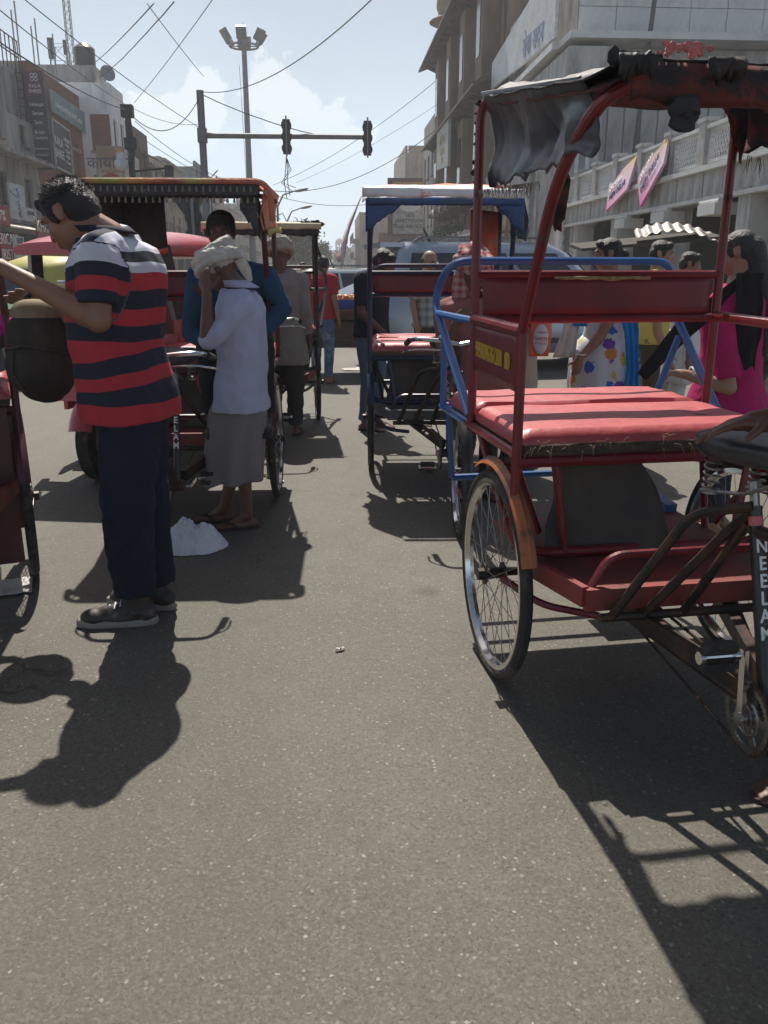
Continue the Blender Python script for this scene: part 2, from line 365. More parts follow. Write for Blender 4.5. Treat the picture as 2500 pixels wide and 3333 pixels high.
# ================================================================== CYCLE RICKSHAWS
WHEEL = {}
def wheel(parent, c, Rw=.355, key='rear', tyre=M_rubber, rot=0.0, tilt=(0, 0, 0)):
    """a spoked wheel in the y-z plane: tyre with rim, hub and spokes as sub-parts"""
    if key not in WHEEL:
        t = MB(); rt = .021
        pts = [(0, math.cos(a) * (Rw - rt), math.sin(a) * (Rw - rt)) for a in [2 * math.pi * i / 64 for i in range(64)]]
        t.tube(pts, rt, 10, closed=True)
        ri = MB(); rr = Rw - 2 * rt - .004; prof = []
        for i in range(56):
            a = 2 * math.pi * i / 56; ca, sa = math.cos(a), math.sin(a)
            prof.append([(x, ca * r, sa * r) for x, r in ((-.016, rr + .012), (-.016, rr - .004), (0, rr - .012), (.016, rr - .004), (.016, rr + .012), (0, rr + .004))])
        prof.append(prof[0]); ri.rings(prof, False)
        hb = MB(); hb.tube([(-.05, 0, 0), (-.036, 0, 0), (-.0355, 0, 0), (-.03, 0, 0), (-.0295, 0, 0), (.0295, 0, 0), (.03, 0, 0), (.0355, 0, 0), (.036, 0, 0), (.05, 0, 0)],
                           [.013, .013, .038, .038, .019, .019, .038, .038, .013, .013], 14)
        sp = MB(); ns = 36
        for i in range(ns):
            a = 2 * math.pi * i / ns; side = .033 if i % 2 else -.033; da = .62 if (i // 2) % 2 else -.62
            p = Vector((side, math.cos(a + da) * .034, math.sin(a + da) * .034)); q = Vector((0, math.cos(a) * (rr - .008), math.sin(a) * (rr - .008)))
            sp.tube([p, q], .0014, 4)
        WHEEL[key] = [(n, b.obj('x', m, None)) for n, b, m in (('wheel', t, tyre), ('rim', ri, M_chrome), ('hub', hb, M_darkmetal), ('spokes', sp, M_steel))]
        WHEEL[key] = [(n, o.data) for n, o in WHEEL[key]]
        for o in [o for o in COL.objects if o.name.startswith('x') and o.data in [d for _, d in WHEEL[key]]]: bpy.data.objects.remove(o)
    w = link('wheel', WHEEL[key][0][1], parent, c, (rot, tilt[1], tilt[2]))
    for n, d in WHEEL[key][1:]: link(n, d, w)
    return w

def rickshaw(label, loc, rz, A):
    """cycle rickshaw: local -y is the front (the rider's end), origin on the ground under the rear axle"""
    root = thing('cycle_rickshaw', label, 'rickshaw', (loc[0], loc[1], 0), rz, 'cycle rickshaws waiting on the road')
    fm = A.get('frame', M_red); rm = A.get('rear', fm); sm = A.get('seat', M_redseat); hero = A.get('hero', False)
    W = .46; tr = .016; FY = -.20; BY = .32; SZ = .82; AZ = 1.19; FZ = .50
    Rw = .362
    for s in (-1, 1):
        wheel(root, (s * A.get('track', .455), 0, Rw), Rw, 'rear', rot=random.random() * 3)
    b = MB(); b.tube([(-.50, 0, Rw), (.50, 0, Rw)], .012, 10); b.disc((-.497, 0, Rw), .022, .03, 'x', 8); b.disc((.497, 0, Rw), .022, .03, 'x', 8)
    b.obj('axle', M_darkmetal, root)
    # -------- passenger frame
    f = MB()
    for s in (-1, 1):
        f.tube(bend([(s * W, FY, AZ), (s * W, FY, FZ + .02), (s * (W - .12), FY - .005, FZ - .0)], .09), tr, 10)
        f.tube([(s * W, FY, SZ), (s * W, BY + .06, SZ)], tr * .95, 8)
        f.tube([(s * W, BY, SZ - .02), (s * W, BY, 1.62)], tr, 10)
        f.tube([(s * W, FY, AZ), (s * W, BY, AZ + .01)], tr * 1.15, 10)
        f.tube([(s * (W - .13), FY + .01, SZ - .03), (s * (W - .17), FY - .01, FZ)], tr * .85, 8)
        f.tube([(s * (W - .02), FY + .05, SZ - .05), (s * (W - .14), FY + .15, FZ + .02)], tr * .8, 8)
        f.tube([(s * (W - .02), BY - .02, SZ), (s * (W - .1), .06, Rw + .06)], tr * .85, 8)
        f.tube(bend([(s * .44, -.05, Rw + .0), (s * .34, -.16, Rw - .06), (s * .2, -.3, Rw - .05)], .06), tr * .8, 8)
    f.tube([(-W, FY, SZ - .025), (W, FY, SZ - .025)], tr * 1.1, 8)
    f.tube([(-(W - .12), FY - .005, FZ), (W - .12, FY - .005, FZ)], tr, 10)
    f.tube([(-W, BY, SZ - .02), (W, BY, SZ - .02)], tr, 8)
    f.tube([(-W, BY, 1.195), (W, BY, 1.195)], tr, 10); f.tube([(-W, BY, 1.348), (W, BY, 1.348)], tr, 10)
    f.obj('frame', fm, root)
    # -------- rear-facing half: rails, hoop and step
    if A.get('hoop', True):
        r = MB()
        for s in (-1, 1):
            r.tube([(s * W, BY + .06, SZ), (s * W, .78, SZ)], tr * .95, 8)
            r.tube([(s * (W + .004), .74, SZ), (s * (W + .004) + (.095 if s > 0 else 0), .745, 1.095)], tr * .9, 8)
            r.tube([(s * W + (.13 if s > 0 else 0), .91, 1.19), (s * (W + .0), BY, 1.19)], tr * .9, 8)
            r.tube([(s * (W - .02), .74, SZ), (s * (W - .04), .74, .52)], tr * .8, 8)
        r.tube(bend([(-W, .34, SZ + .03), (-W, .96, 1.24), (-W + .04, .86, 1.40), (W + .10, .86, 1.40), (W + .15, .96, 1.24), (W + .06, .34, SZ + .03)], .09), tr * 1.05, 10)
        r.tube([(-W, .78, SZ), (W, .78, SZ)], tr * .9, 8); r.tube([(-W + .04, .74, .52), (W - .04, .74, .52)], tr * .9, 8)
        r.bar((.34, .28, .47), (.34, .74, .5), .045)
        r.obj('rear_rail', rm, root)
        p = MB(); p.box((.2, .62, .535), (.3, .2, .012)); p.obj('rear_step', A.get('step', pm('scuffed pale blue plate', (.3, .4, .5), .5, dirt=(.4, .3, .12), dscale=8)), root)
    # -------- floor plates
    p = MB()
    p.prism([(-.40, FY + .02, 0), (.40, FY + .02, 0), (.33, -.50, 0), (-.33, -.50, 0)], (0, 0, FZ - .035), (0, 0, FZ - .02))
    p.prism([(-.345, -.502, 0), (.345, -.502, 0), (.345, -.525, 0), (-.345, -.525, 0)], (0, 0, FZ - .07), (0, 0, FZ - .005))
    p.bar((-.42, FY, FZ - .03), (-.345, -.51, FZ - .03), .022, .06); p.bar((.42, FY, FZ - .03), (.345, -.51, FZ - .03), .022, .06)
    p.obj('footboard', A.get('floor', M_redplate), root, 20)
    p = MB(); p.box((0, .05, FZ - .045), (.74, .5, .012)); p.obj('floor_plate', A.get('floor', M_redplate), root)
    b = MB(); b.tube(bend([(-.32, -.49, FZ - .01), (-.27, -.49, FZ + .085), (.27, -.49, FZ + .085), (.32, -.49, FZ - .01)], .07), .012, 8)
    b.obj('foot_rail', fm, root)
    # -------- hanging sheet under the seat
    def hs(u, v):
        x = -.33 + .30 * u + (.12 * v if u > .5 else .2 * u * v) + .02 * math.sin(v * 5); z = SZ - .04 - (SZ - FZ - .02) * v
        return Vector((x, FY + .05 + .05 * math.sin(u * 3 + v) + .02 * nz3((u * 4, v * 4, 1)) - .09 * v * v, z))
    sheet(hs, 14, 10, 'seat_skirt', M_sheetblk, root, .004)
    # -------- seat
    b = MB(); b.box((0, -.02 + .08, SZ + .005), (W * 2 - .05, .50, .03)); b.box((0, .5, SZ + .005), (W * 2 - .05, .36, .03)); b.obj('seat_board', M_wood, root)
    def cushion(y0, y1, z0, z1, seed):
        def side(u, v):
            x = (u - .5) * (2 * W - .02); y = y0 + (y1 - y0) * v
            ex = min(u, 1 - u) * 2; ey = min(v, 1 - v) * 2
            e = min(1, ex * 12) ** .5 * min(1, ey * 9) ** .5
            zz = z0 + (z1 - z0) * (.35 + .65 * e) + .006 * nz3((x * 5, y * 7, seed)) * e
            if seed == 1 and hero:
                d = math.hypot(x - .30, (y - .08)); zz -= .016 * math.exp(-(d / .045) ** 2)
            return Vector((x, y, zz))
        n, mm = 40, 18
        vs = [side(i / n, j / mm) for j in range(mm + 1) for i in range(n + 1)]; nb = len(vs)
        vs += [Vector((v.x, v.y, z0)) for v in vs]
        fs = []
        for j in range(mm):
            for i in range(n):
                a = j * (n + 1) + i; fs.append((a, a + 1, a + n + 2, a + n + 1)); fs.append((nb + a, nb + a + n + 1, nb + a + n + 2, nb + a + 1))
        ed = [i for i in range(n + 1)] + [(j + 1) * (n + 1) - 1 for j in range(1, mm + 1)] + [mm * (n + 1) + i for i in range(n - 1, -1, -1)] + [j * (n + 1) for j in range(mm - 1, 0, -1)]
        for a, c in zip(ed, ed[1:] + ed[:1]): fs.append((a, nb + a, nb + c, c))
        m = MB(); m.add(vs, fs); return m.obj('seat_cushion', sm, root, 60)
    cushion(FY + .01, BY + .01, SZ + .02, SZ + .07, 1); cushion(BY + .02, .70, SZ + .02, SZ + .076, 2)
    def frayed(u, v):
        x = (u - .5) * (2 * W - .04)
        return Vector((x, FY + .004 - .008 * v + .004 * nz3((x * 9, v, 4)), SZ + .028 - v * (.026 + .014 * nz3((x * 11, 0, 2)))))
    if hero:
        b = MB(); b.ell((.30, .075, SZ + .056), (.035, .007, .003), None, 10, 6); b.ell((.285, .082, SZ + .057), (.012, .012, .003), None, 8, 6); b.obj('vinyl_tear', B_blk, root)
        sheet(frayed, 60, 3, 'seat_hem', M_hem, root, .004)
        b = MB()
        for i in range(46):
            x = random.uniform(-.42, .4); y = FY - .004; z = SZ + random.uniform(.0, .05); dx = random.uniform(-.03, .03); dz = random.uniform(-.03, .012)
            b.tube([(x, y, z), (x + dx * .6, y - .012, z + dz * .3 + .006), (x + dx, y - .016, z + dz)], .0009, 4)
        b.obj('loose_threads', M_foam, root)['kind'] = 'stuff'
    # -------- backrest pad
    def pad(u, v):
        x = (u - .5) * (2 * W - .06); e = min(1, min(v, 1 - v) * 8) ** .5 * min(1, min(u, 1 - u) * 20) ** .5
        return x, 1.205 + .138 * v, e
    n, mm = 40, 8; vs = []; fs = []
    for sgn in (-1, 1):
        for j in range(mm + 1):
            for i in range(n + 1):
                x, z, e = pad(i / n, j / mm); vs.append((x, BY + .004 + sgn * (.006 + .014 * e + .002 * nz3((x * 6, z * 8, sgn))), z))
    q = (n + 1) * (mm + 1)
    for j in range(mm):
        for i in range(n):
            a = j * (n + 1) + i; fs.append((a, a + 1, a + n + 2, a + n + 1)); fs.append((q + a, q + a + n + 1, q + a + n + 2, q + a + 1))
    ed = [i for i in range(n + 1)] + [(j + 1) * (n + 1) - 1 for j in range(1, mm + 1)] + [mm * (n + 1) + i for i in range(n - 1, -1, -1)] + [j * (n + 1) for j in range(mm - 1, 0, -1)]
    for a, c in zip(ed, ed[1:] + ed[:1]): fs.append((a, c, q + c, q + a))
    m = MB(); m.add(vs, fs); bk = m.obj('backrest', A.get('back', M_redpanel), root, 60)
    if hero:
        def torn(u, v):
            x = -.18 + .36 * u; return Vector((x, BY - .022 - .004 * nz3((x * 30, v, 1)), 1.342 - v * (.012 + .012 * nz3((x * 14, 0, 3)))))
        sheet(torn, 40, 2, 'torn_edge', M_foam, bk, .003)
    # -------- side panels with painted number
    for s in ((-1,) if hero else (-1, 1)):
        def sp(u, v, s=s):
            y = FY + .02 + (BY - FY - .02) * u; z = AZ - .012 - (.17 - .02 * u) * v
            return Vector((s * (W + .004 * nz3((y * 9, z * 9, s)) + .003), y, z))
        so_ = sheet(sp, 16, 6, 'side_panel', A.get('side', fm), root, .006)
        if hero and s < 0:
            lettering('9958096361201  80', .075, M_yellow, so_, basis((-W - .012, .06, AZ - .095), (0, -1, -.02), (0, 0, 1)), sx=.62)
    # -------- mudguards over the rear wheels
    for s in (-1, 1):
        m = MB(); rr = Rw + .03; sec = []
        for i in range(15):
            a = R(8 + i * 9.5) if A.get('fender', True) else R(40 + i * 8)
            a = R(22) + R(7.0) * i
            ca, sa = math.cos(a), math.sin(a)
            ring = []
            for x, dr in ((-.026, -.012), (-.016, .004), (-.006, .006), (0, .012), (.006, .006), (.016, .004), (.026, -.012), (.016, .000), (0, .007), (-.016, .000)):
                ring.append((s * (.455) + x, -ca * (rr + dr), Rw + sa * (rr + dr)))
            sec.append(ring)
        m.rings(sec); m.obj('mudguard', A.get('guard', M_orange), root, 50)
    # -------- chassis and bicycle front
    bx = A.get('bx', .02)                                      # the bicycle line sits a little to one side
    BB = Vector((bx, -.93, .30)); ST = Vector((bx + .0, -.78, .80)); HD = Vector((bx, -1.42, .78))
    c = MB()
    for s in (-1, 1):
        c.tube([(s * .26, .02, Rw + .03), (s * .22, -.30, FZ - .10), (bx + s * .035, -.88, .33)], .019, 8)
        c.bar((bx + s * .2, -.28, FZ - .075), (bx + s * .03, -.9, .35), .03, .045)
    c.tube([(-.31, -.54, FZ - .085), (.27, -.54, FZ - .085)], .014, 8); c.tube(bend([(-.275, -.54, FZ - .085), (-.15, -.69, .76), (bx - .01, -.785, .80)], .05), .0135, 8); c.tube(bend([(-.18, -.54, FZ - .085), (-.05, -.70, .71), (bx, -.78, .79)], .05), .0135, 8); c.tube([(-.055, -.54, FZ - .085), (bx + .0, -.76, .75)], .0135, 8); c.tube([(.21, -.54, FZ - .085), (bx + .01, -.77, .77)], .0125, 8)
    c.tube([BB, HD + Vector((0, .03, -.14))], .019, 10); c.tube([ST - Vector((0, .0, .06)), HD + Vector((0, .02, .0))], .016, 10)
    c.tube([HD + Vector((0, -.015, .07)), HD + Vector((0, .03, -.17))], .021, 10)
    c.disc(BB, .026, .08, 'x', 14); c.disc((-.1, -.42, FZ - .13), .032, .03, 'y', 14)
    c.obj('chassis', A.get('bike', M_darkmetal), root)
    if A.get('apron'):
        p = MB(); p.box((-.01, FY - .03, .47), (.86, .025, .68)); p.obj('apron_board', M_dkred, root, 0); p = MB(); p.box((.425, .06, .52), (.025, .5, .5)); p.obj('side_board', M_dkred, root, 0)
    st = MB(); st.tube([BB, ST], .0165, 12); stt = st.obj('seat_tube', M_black, root)
    d = (ST - BB).normalized()
    up = d; fr = Vector((1, 0, 0)).cross(up); cpos = BB.lerp(ST, .60) + Vector((1, 0, 0)).cross(d) * .0195
    lettering('N\nE\nE\nL\nA\nM', .047, M_white, stt, basis(cpos, (1, 0, 0), up), line=.92, ext=.0012, sx=.85, bold=.0008)
    b = MB(); b.tube([BB.lerp(ST, .905), BB.lerp(ST, .95)], .0175, 12); b.obj('tube_badge', flat('red white badge', (.5, .12, .12), .4), stt)
    pp = MB(); pp.tube([ST, ST + d * .06], .012, 8); pp.obj('seat_post', M_steel, root)
    # saddle: wide at the back (+y), nose towards -y
    S0 = Vector((bx, -.80, .93)); rg = []
    for y, w, zt, zb in ((.175, .035, .0, -.03), (.168, .085, .012, -.045), (.14, .112, .028, -.055), (.08, .115, .03, -.055), (.01, .09, .022, -.05), (-.05, .058, .016, -.045), (-.12, .034, .012, -.04), (-.165, .022, .004, -.035), (-.175, .010, -.008, -.025)):
        ring = []
        for k in range(20):
            a = 2 * math.pi * k / 20; ca, sa = math.cos(a), math.sin(a)
            z = zt * max(sa, 0) ** .6 if sa > 0 else zb * (-sa) ** .8
            ring.append(S0 + Vector((w * math.copysign(abs(ca) ** .75, ca), y, z + .02)))
        rg.append(ring)
    sd_ = MB(); sd_.rings(rg); sdl = sd_.obj('saddle', M_leather, root, 60)
    for s in (-1, 1):
        sp_ = MB(); pts = [Vector((bx + s * .065 + .02 * math.cos(a), -.80 + .12 + .02 * math.sin(a), .905 - .085 * a / (2 * math.pi * 5))) for a in [2 * math.pi * i / 10 for i in range(51)]]
        sp_.tube(pts, .0032, 5); sp_.disc((bx + s * .065, -.68, .815), .026, .006, 'z'); sp_.obj('saddle_spring', M_steel, sdl)
    u = MB(); u.tube(bend([(bx - .065, -.68, .815), (bx - .03, -.78, .83), (bx - .02, -.92, .90)], .03), .005, 6); u.tube(bend([(bx + .065, -.68, .815), (bx + .03, -.78, .83), (bx + .02, -.92, .90)], .03), .005, 6); u.obj('saddle_rail', M_steel, sdl)
    # chainset on the left of the picture (the bicycle's right side)
    cx = bx - .05; ch = MB(); nt_ = 44; pr = .092
    ring = [[], []]
    for i in range(nt_ * 2):
        a = 2 * math.pi * i / (nt_ * 2); r = pr + (.004 if i % 2 else -.003)
        for q_, dx in enumerate((-.002, .002)): ring[q_].append((cx + dx, BB.y + r * math.cos(a), BB.z + r * math.sin(a)))
    inner = [[(p[0], BB.y + (p[1] - BB.y) * .80, BB.z + (p[2] - BB.z) * .80) for p in rr_] for rr_ in ring]
    ch.rings([ring[0], ring[1], inner[1], inner[0], ring[0]], False)
    for i in range(5):
        a = 2 * math.pi * i / 5 + .4; e = Vector((cx, BB.y + .078 * math.cos(a), BB.z + .078 * math.sin(a))); ch.bar(Vector((cx, BB.y, BB.z)), e, .004, .022)
    ch.torus((cx, BB.y, BB.z), .045, .004, 'x', 24, 6); ch.disc((cx, BB.y, BB.z), .03, .012, 'x', 16)
    ch.obj('chainring', pm('dusty steel plate', (.28, .28, .27), .35, .9, dirt=(.16, .13, .1), dscale=20, dlo=.45, dhi=.7), root)
    ck = MB(); a0 = R(A.get('crank', 84)); dv = Vector((0, math.cos(a0), math.sin(a0)))
    ca_ = Vector((cx - .018, BB.y, BB.z)); cb_ = ca_ + dv * .165
    ck.bar(ca_ - dv * .018, cb_ + dv * .012, .011, .022); ck.disc(ca_, .017, .02, 'x', 14)
    ck2a = Vector((bx + .065, BB.y, BB.z)); ck2b = ck2a - dv * .165
    ck.bar(ck2a, ck2b, .011, .022); ck.tube([ca_, ck2a], .009, 8); ck.obj('crank', M_chrome, root)
    for e, s in ((cb_, -1), (ck2b, 1)):
        pd = MB(); o0 = e + Vector((s * .012, 0, 0)); o1 = e + Vector((s * .115, 0, 0))
        pd.tube([o0, o1], .007, 8); pd.disc(o0 + Vector((s * .012, 0, 0)), .014, .014, 'x', 12); pd.disc(o1, .016, .012, 'x', 12)
        pl = pd.obj('pedal', M_chrome, root)
        rb = MB()
        for dz in (-.024, .024): rb.box((o0 + o1) / 2 + Vector((s * .006, 0, dz)), (.082, .03, .022))
        rb.obj('pedal_block', M_rubber, pl, 0)
    cn = MB(); sp0 = Vector((cx, -.02, Rw)); rs = .042
    def run(p, q):
        L_ = (q - p).length; n_ = int(L_ / .00635); pts = [p.lerp(q, i / n_) for i in range(n_ + 1)]
        cn.tube(pts, [.0062 if i % 2 else .0036 for i in range(n_ + 1)], 6, sx=.75)
    run(Vector((cx, sp0.y, sp0.z - rs)), Vector((cx, BB.y - .01, BB.z - pr))); run(Vector((cx, sp0.y, sp0.z + rs)), Vector((cx, BB.y + .02, BB.z + pr)))
    arc = [Vector((cx, BB.y + pr * math.cos(a), BB.z + pr * math.sin(a))) for a in [R(250 - i * 5) for i in range(33)]]
    cn.tube(arc, [.0062 if i % 2 else .0038 for i in range(len(arc))], 6)
    cn.disc(sp0, rs, .004, 'x', 18); cn.obj('chain', M_darkmetal, root)
    # fork, front wheel, handlebar
    FW = Vector((bx, -1.60, .345)); fk = MB()
    for s in (-1, 1): fk.tube(bend([HD + Vector((s * .03, .03, -.17)), HD + Vector((s * .045, .0, -.24)), FW + Vector((s * .045, .05, .06)), FW + Vector((s * .045, 0, 0))], .05), .011, 8)
    fk.box(HD + Vector((0, .03, -.17)), (.09, .03, .03)); fk.tube([HD + Vector((0, -.01, .05)), HD + Vector((0, -.03, .20))], .013, 8)
    fk.obj('fork', A.get('fork', M_black), root)
    wheel(root, FW, .345, 'front', rot=.4, tilt=(0, 0, R(A.get('steer', 0))))
    m = MB(); sec = []
    for i in range(12):
        a = R(40) + R(13) * i; ca, sa = math.cos(a), math.sin(a)
        sec.append([FW + Vector((x, ca * (.372 + dr), sa * (.372 + dr))) for x, dr in ((-.03, -.01), (-.015, .003), (0, .006), (.015, .003), (.03, -.01), (0, .001))])
    m.rings(sec); m.obj('mudguard', A.get('fguard', M_black), root, 50)
    H0 = HD + Vector((0, -.035, .21)); hb = MB()
    for s in (-1, 1):
        hb.tube(bend([H0, H0 + Vector((s * .10, -.0, .02)), H0 + Vector((s * .24, .02, .03)), H0 + Vector((s * .27, .16, .0))], .06), .0115, 8)
        hb.tube(bend([H0 + Vector((s * .04, -.015, -.03)), H0 + Vector((s * .22, -.01, -.02)), H0 + Vector((s * .30, .05, -.04)), H0 + Vector((s * .30, .13, -.05))], .05), .005, 6)
    h_ = hb.obj('handlebar', M_chrome, root)
    for s in (-1, 1):
        gp = MB(); gp.tube([H0 + Vector((s * .262, .10, .012)), H0 + Vector((s * .273, .19, -.008))], .016, 10); gp.obj('grip', M_rubber, h_)
    bl = MB(); bl.ell(H0 + Vector((-.09, -.03, .035)), (.028, .028, .022)); bl.obj('bell', M_chrome, h_)
    # -------- canopy hoops
    CW = .45; HF = A.get('hoopf', ((FY, AZ), (-.50, 1.60), (-.83, 1.775))); TZ = A.get('topz', 1.92); BYT = A.get('backy', BY)
    cf = MB()
    CF = A.get('cwf', CW); cm = (W + CF) / 2
    cf.tube(bend([(-W, HF[0][0], HF[0][1]), (-cm, HF[1][0], HF[1][1]), (-CF + .02, HF[2][0], HF[2][1]), (CF - .02, HF[2][0], HF[2][1]), (cm, HF[1][0], HF[1][1]), (W, HF[0][0], HF[0][1])], .14), tr, 10)
    cf.tube(bend([(-W, BY, 1.60), (-W, BYT, TZ), (W, BYT, TZ), (W, BY, 1.60)], .09), tr, 10)
    cf.obj('canopy_frame', A.get('cframe', fm), root)
    A['canopy'](root, dict(W=W, CW=CW, CF=CF, F=HF[2], B=(BYT, TZ)))
    return root
def ramp_mat(name, stops, axis='X', lo=-.5, hi=.5, rough=.7, wob=.02, attr=None, bump=.0, bscale=40, var=.15, interp='CONSTANT', wscale=9, sheen=0):
    if name in MATS: return MATS[name]
    m = bpy.data.materials.new(name); m.use_nodes = True; MATS[name] = m; t = m.node_tree; b = t.nodes['Principled BSDF']; L = t.links.new; N = t.nodes.new
    b.inputs['Roughness'].default_value = rough; b.inputs['Sheen Weight'].default_value = sheen
    tc = N('ShaderNodeTexCoord')
    if attr: a = N('ShaderNodeAttribute'); a.attribute_name = attr; src = a.outputs['Fac']
    else: s = N('ShaderNodeSeparateXYZ'); L(tc.outputs['Object'], s.inputs[0]); src = s.outputs[axis]
    n = N('ShaderNodeTexNoise'); n.inputs['Scale'].default_value = wscale; n.inputs['Detail'].default_value = 3; L(tc.outputs['Object'], n.inputs['Vector'])
    w = N('ShaderNodeMath'); w.operation = 'MULTIPLY_ADD'; L(n.outputs[0], w.inputs[0]); w.inputs[1].default_value = wob; L(src, w.inputs[2])
    mr = N('ShaderNodeMapRange'); L(w.outputs[0], mr.inputs[0]); mr.inputs[1].default_value = lo + wob / 2; mr.inputs[2].default_value = hi + wob / 2
    cr = N('ShaderNodeValToRGB'); cr.color_ramp.interpolation = interp; L(mr.outputs[0], cr.inputs[0])
    e = cr.color_ramp.elements
    while len(e) > 1: e.remove(e[-1])
    e[0].position = stops[0][0]; e[0].color = (*stops[0][1], 1)
    for p, c in stops[1:]:
        q = e.new(p); q.color = (*c, 1)
    n2 = N('ShaderNodeTexNoise'); n2.inputs['Scale'].default_value = 14; n2.inputs['Detail'].default_value = 4; L(tc.outputs['Object'], n2.inputs['Vector'])
    r2 = N('ShaderNodeMapRange'); L(n2.outputs[0], r2.inputs[0]); r2.inputs[1].default_value = .3; r2.inputs[2].default_value = .7; r2.inputs[3].default_value = 1 - var; r2.inputs[4].default_value = 1 + var
    vm = N('ShaderNodeVectorMath'); vm.operation = 'SCALE'; L(cr.outputs[0], vm.inputs[0]); L(r2.outputs[0], vm.inputs['Scale']); L(vm.outputs[0], b.inputs['Base Color'])
    if bump:
        n3 = N('ShaderNodeTexNoise'); n3.inputs['Scale'].default_value = bscale; L(tc.outputs['Object'], n3.inputs['Vector'])
        bp = N('ShaderNodeBump'); bp.inputs['Strength'].default_value = bump; bp.inputs['Distance'].default_value = .01; L(n3.outputs[0], bp.inputs['Height']); L(bp.outputs[0], b.inputs['Normal'])
    return m
M_tarp = pm('black tarpaulin', (.016, .015, .015), .6, var=.4, dirt=(.06, .03, .025), dscale=9, dlo=.5, dhi=.75, bump=.5, bscale=30, spec=.4)
M_curt = pm('grey black rexine', (.035, .04, .046), .4, dirt=(.08, .085, .09), dscale=3, dlo=.5, dhi=.9, bump=.25, bscale=16, spec=.5)
M_lining = pm('tattered red lining', (.12, .02, .015), .85, var=.4, scale=12, dirt=(.014, .010, .010), dscale=9, dlo=.46, dhi=.56, bump=.3, bscale=30)
M_fluff = pm('pink foam scraps', (.5, .16, .15), .95, var=.3, scale=30)
M_fray = pm('frayed edge', (.2, .17, .14), .95, var=.4, scale=40)
def drape(root, name, mat, A0, A1, drop0, drop1, seed, rag=.03, nu=26, nv=10, bulge=.03, fold=.02, out=(0, 0, 0), thick=.004, keep=None):
    """cloth hanging from the edge A0..A1, dropping drop0..drop1, with a ragged lower edge and folds"""
    A0 = Vector(A0); A1 = Vector(A1); nrm = (A1 - A0).cross(Vector((0, 0, 1))).normalized(); out = Vector(out)
    def fn(u, v):
        p = A0.lerp(A1, u); d = drop0 + (drop1 - drop0) * u + rag * (nz3((u * 5, seed, 0)) + .6 * nz3((u * 17, seed, 5)) + .35 * nz3((u * 43, seed, 9)))
        q = p + Vector((0, 0, -d * v)) + nrm * (bulge * math.sin(v * 2.6) + fold * v * nz3((u * 4, v * 1.5, seed + 3)) + fold * .5 * v * nz3((u * 13, v * 3, seed + 7))) + out * v
        return q
    return sheet(fn, nu, nv, name, mat, root, thick, keep=keep)
def fringe(root, name, mat, A0, A1, n, ln, r=.002, seed=1, parent=None):
    b = MB(); A0 = Vector(A0); A1 = Vector(A1); rnd = random.Random(seed)
    for i in range(n):
        p = A0.lerp(A1, rnd.random()); l = ln * rnd.uniform(.3, 1.2)
        d = Vector((rnd.uniform(-.3, .3), rnd.uniform(-.3, .3), -1)) * l
        b.tube([p, p + d * .5 + Vector((rnd.uniform(-1, 1), rnd.uniform(-1, 1), 0)) * l * .12, p + d], [r, r * .8, r * .4], 4)
    o = b.obj(name, mat, root); o['kind'] = 'stuff'; return o
def scraps(root, name, mat, pts, size, seed):
    b = MB(); rnd = random.Random(seed)
    for p in pts:
        s = size * rnd.uniform(.5, 1.3); n = 7; vs = [Vector(p)]
        for i in range(n):
            a = 2 * math.pi * i / n; vs.append(Vector(p) + Vector((math.cos(a) * s * rnd.uniform(.5, 1.2), rnd.uniform(-.35, .35) * s, math.sin(a) * s * rnd.uniform(.3, 1))))
        b.add(vs, [(0, 1 + i, 1 + (i + 1) % n) for i in range(n)])
    o = b.obj(name, mat, root, 0); o['kind'] = 'stuff'; md = o.modifiers.new('t', 'SOLIDIFY'); md.thickness = .004; return o
def roof(root, D, name, mat, dz=.02, sag=.05, ext=.02, rag=.02, seed=1, thick=.005, nu=30, nv=18, side=.04, bow=0.0):
    CW = D['CW'] + ext; CF = D['CF'] + ext; F, B = D['F'], D['B']
    def fn(u, v):
        x = (u * 2 - 1) * (CF + (CW - CF) * v); y = F[0] + (B[0] - F[0]) * v; z = F[1] + (B[1] - F[1]) * v + dz
        e = abs(u * 2 - 1); z -= side * max(0, (e - .8) / .2) ** 2
        z += bow * math.sin(math.pi * v)
        z -= sag * math.sin(math.pi * v) * (.6 + .4 * nz3((x * 3, y * 3, seed))) * (1 - e ** 4)
        y += rag * nz3((x * 12, v, seed + 4)) * (1 if v in (0, 1) else .2)
        return Vector((x, y, z + .008 * nz3((x * 9, y * 9, seed))))
    return sheet(fn, nu, nv, name, mat, root, thick)
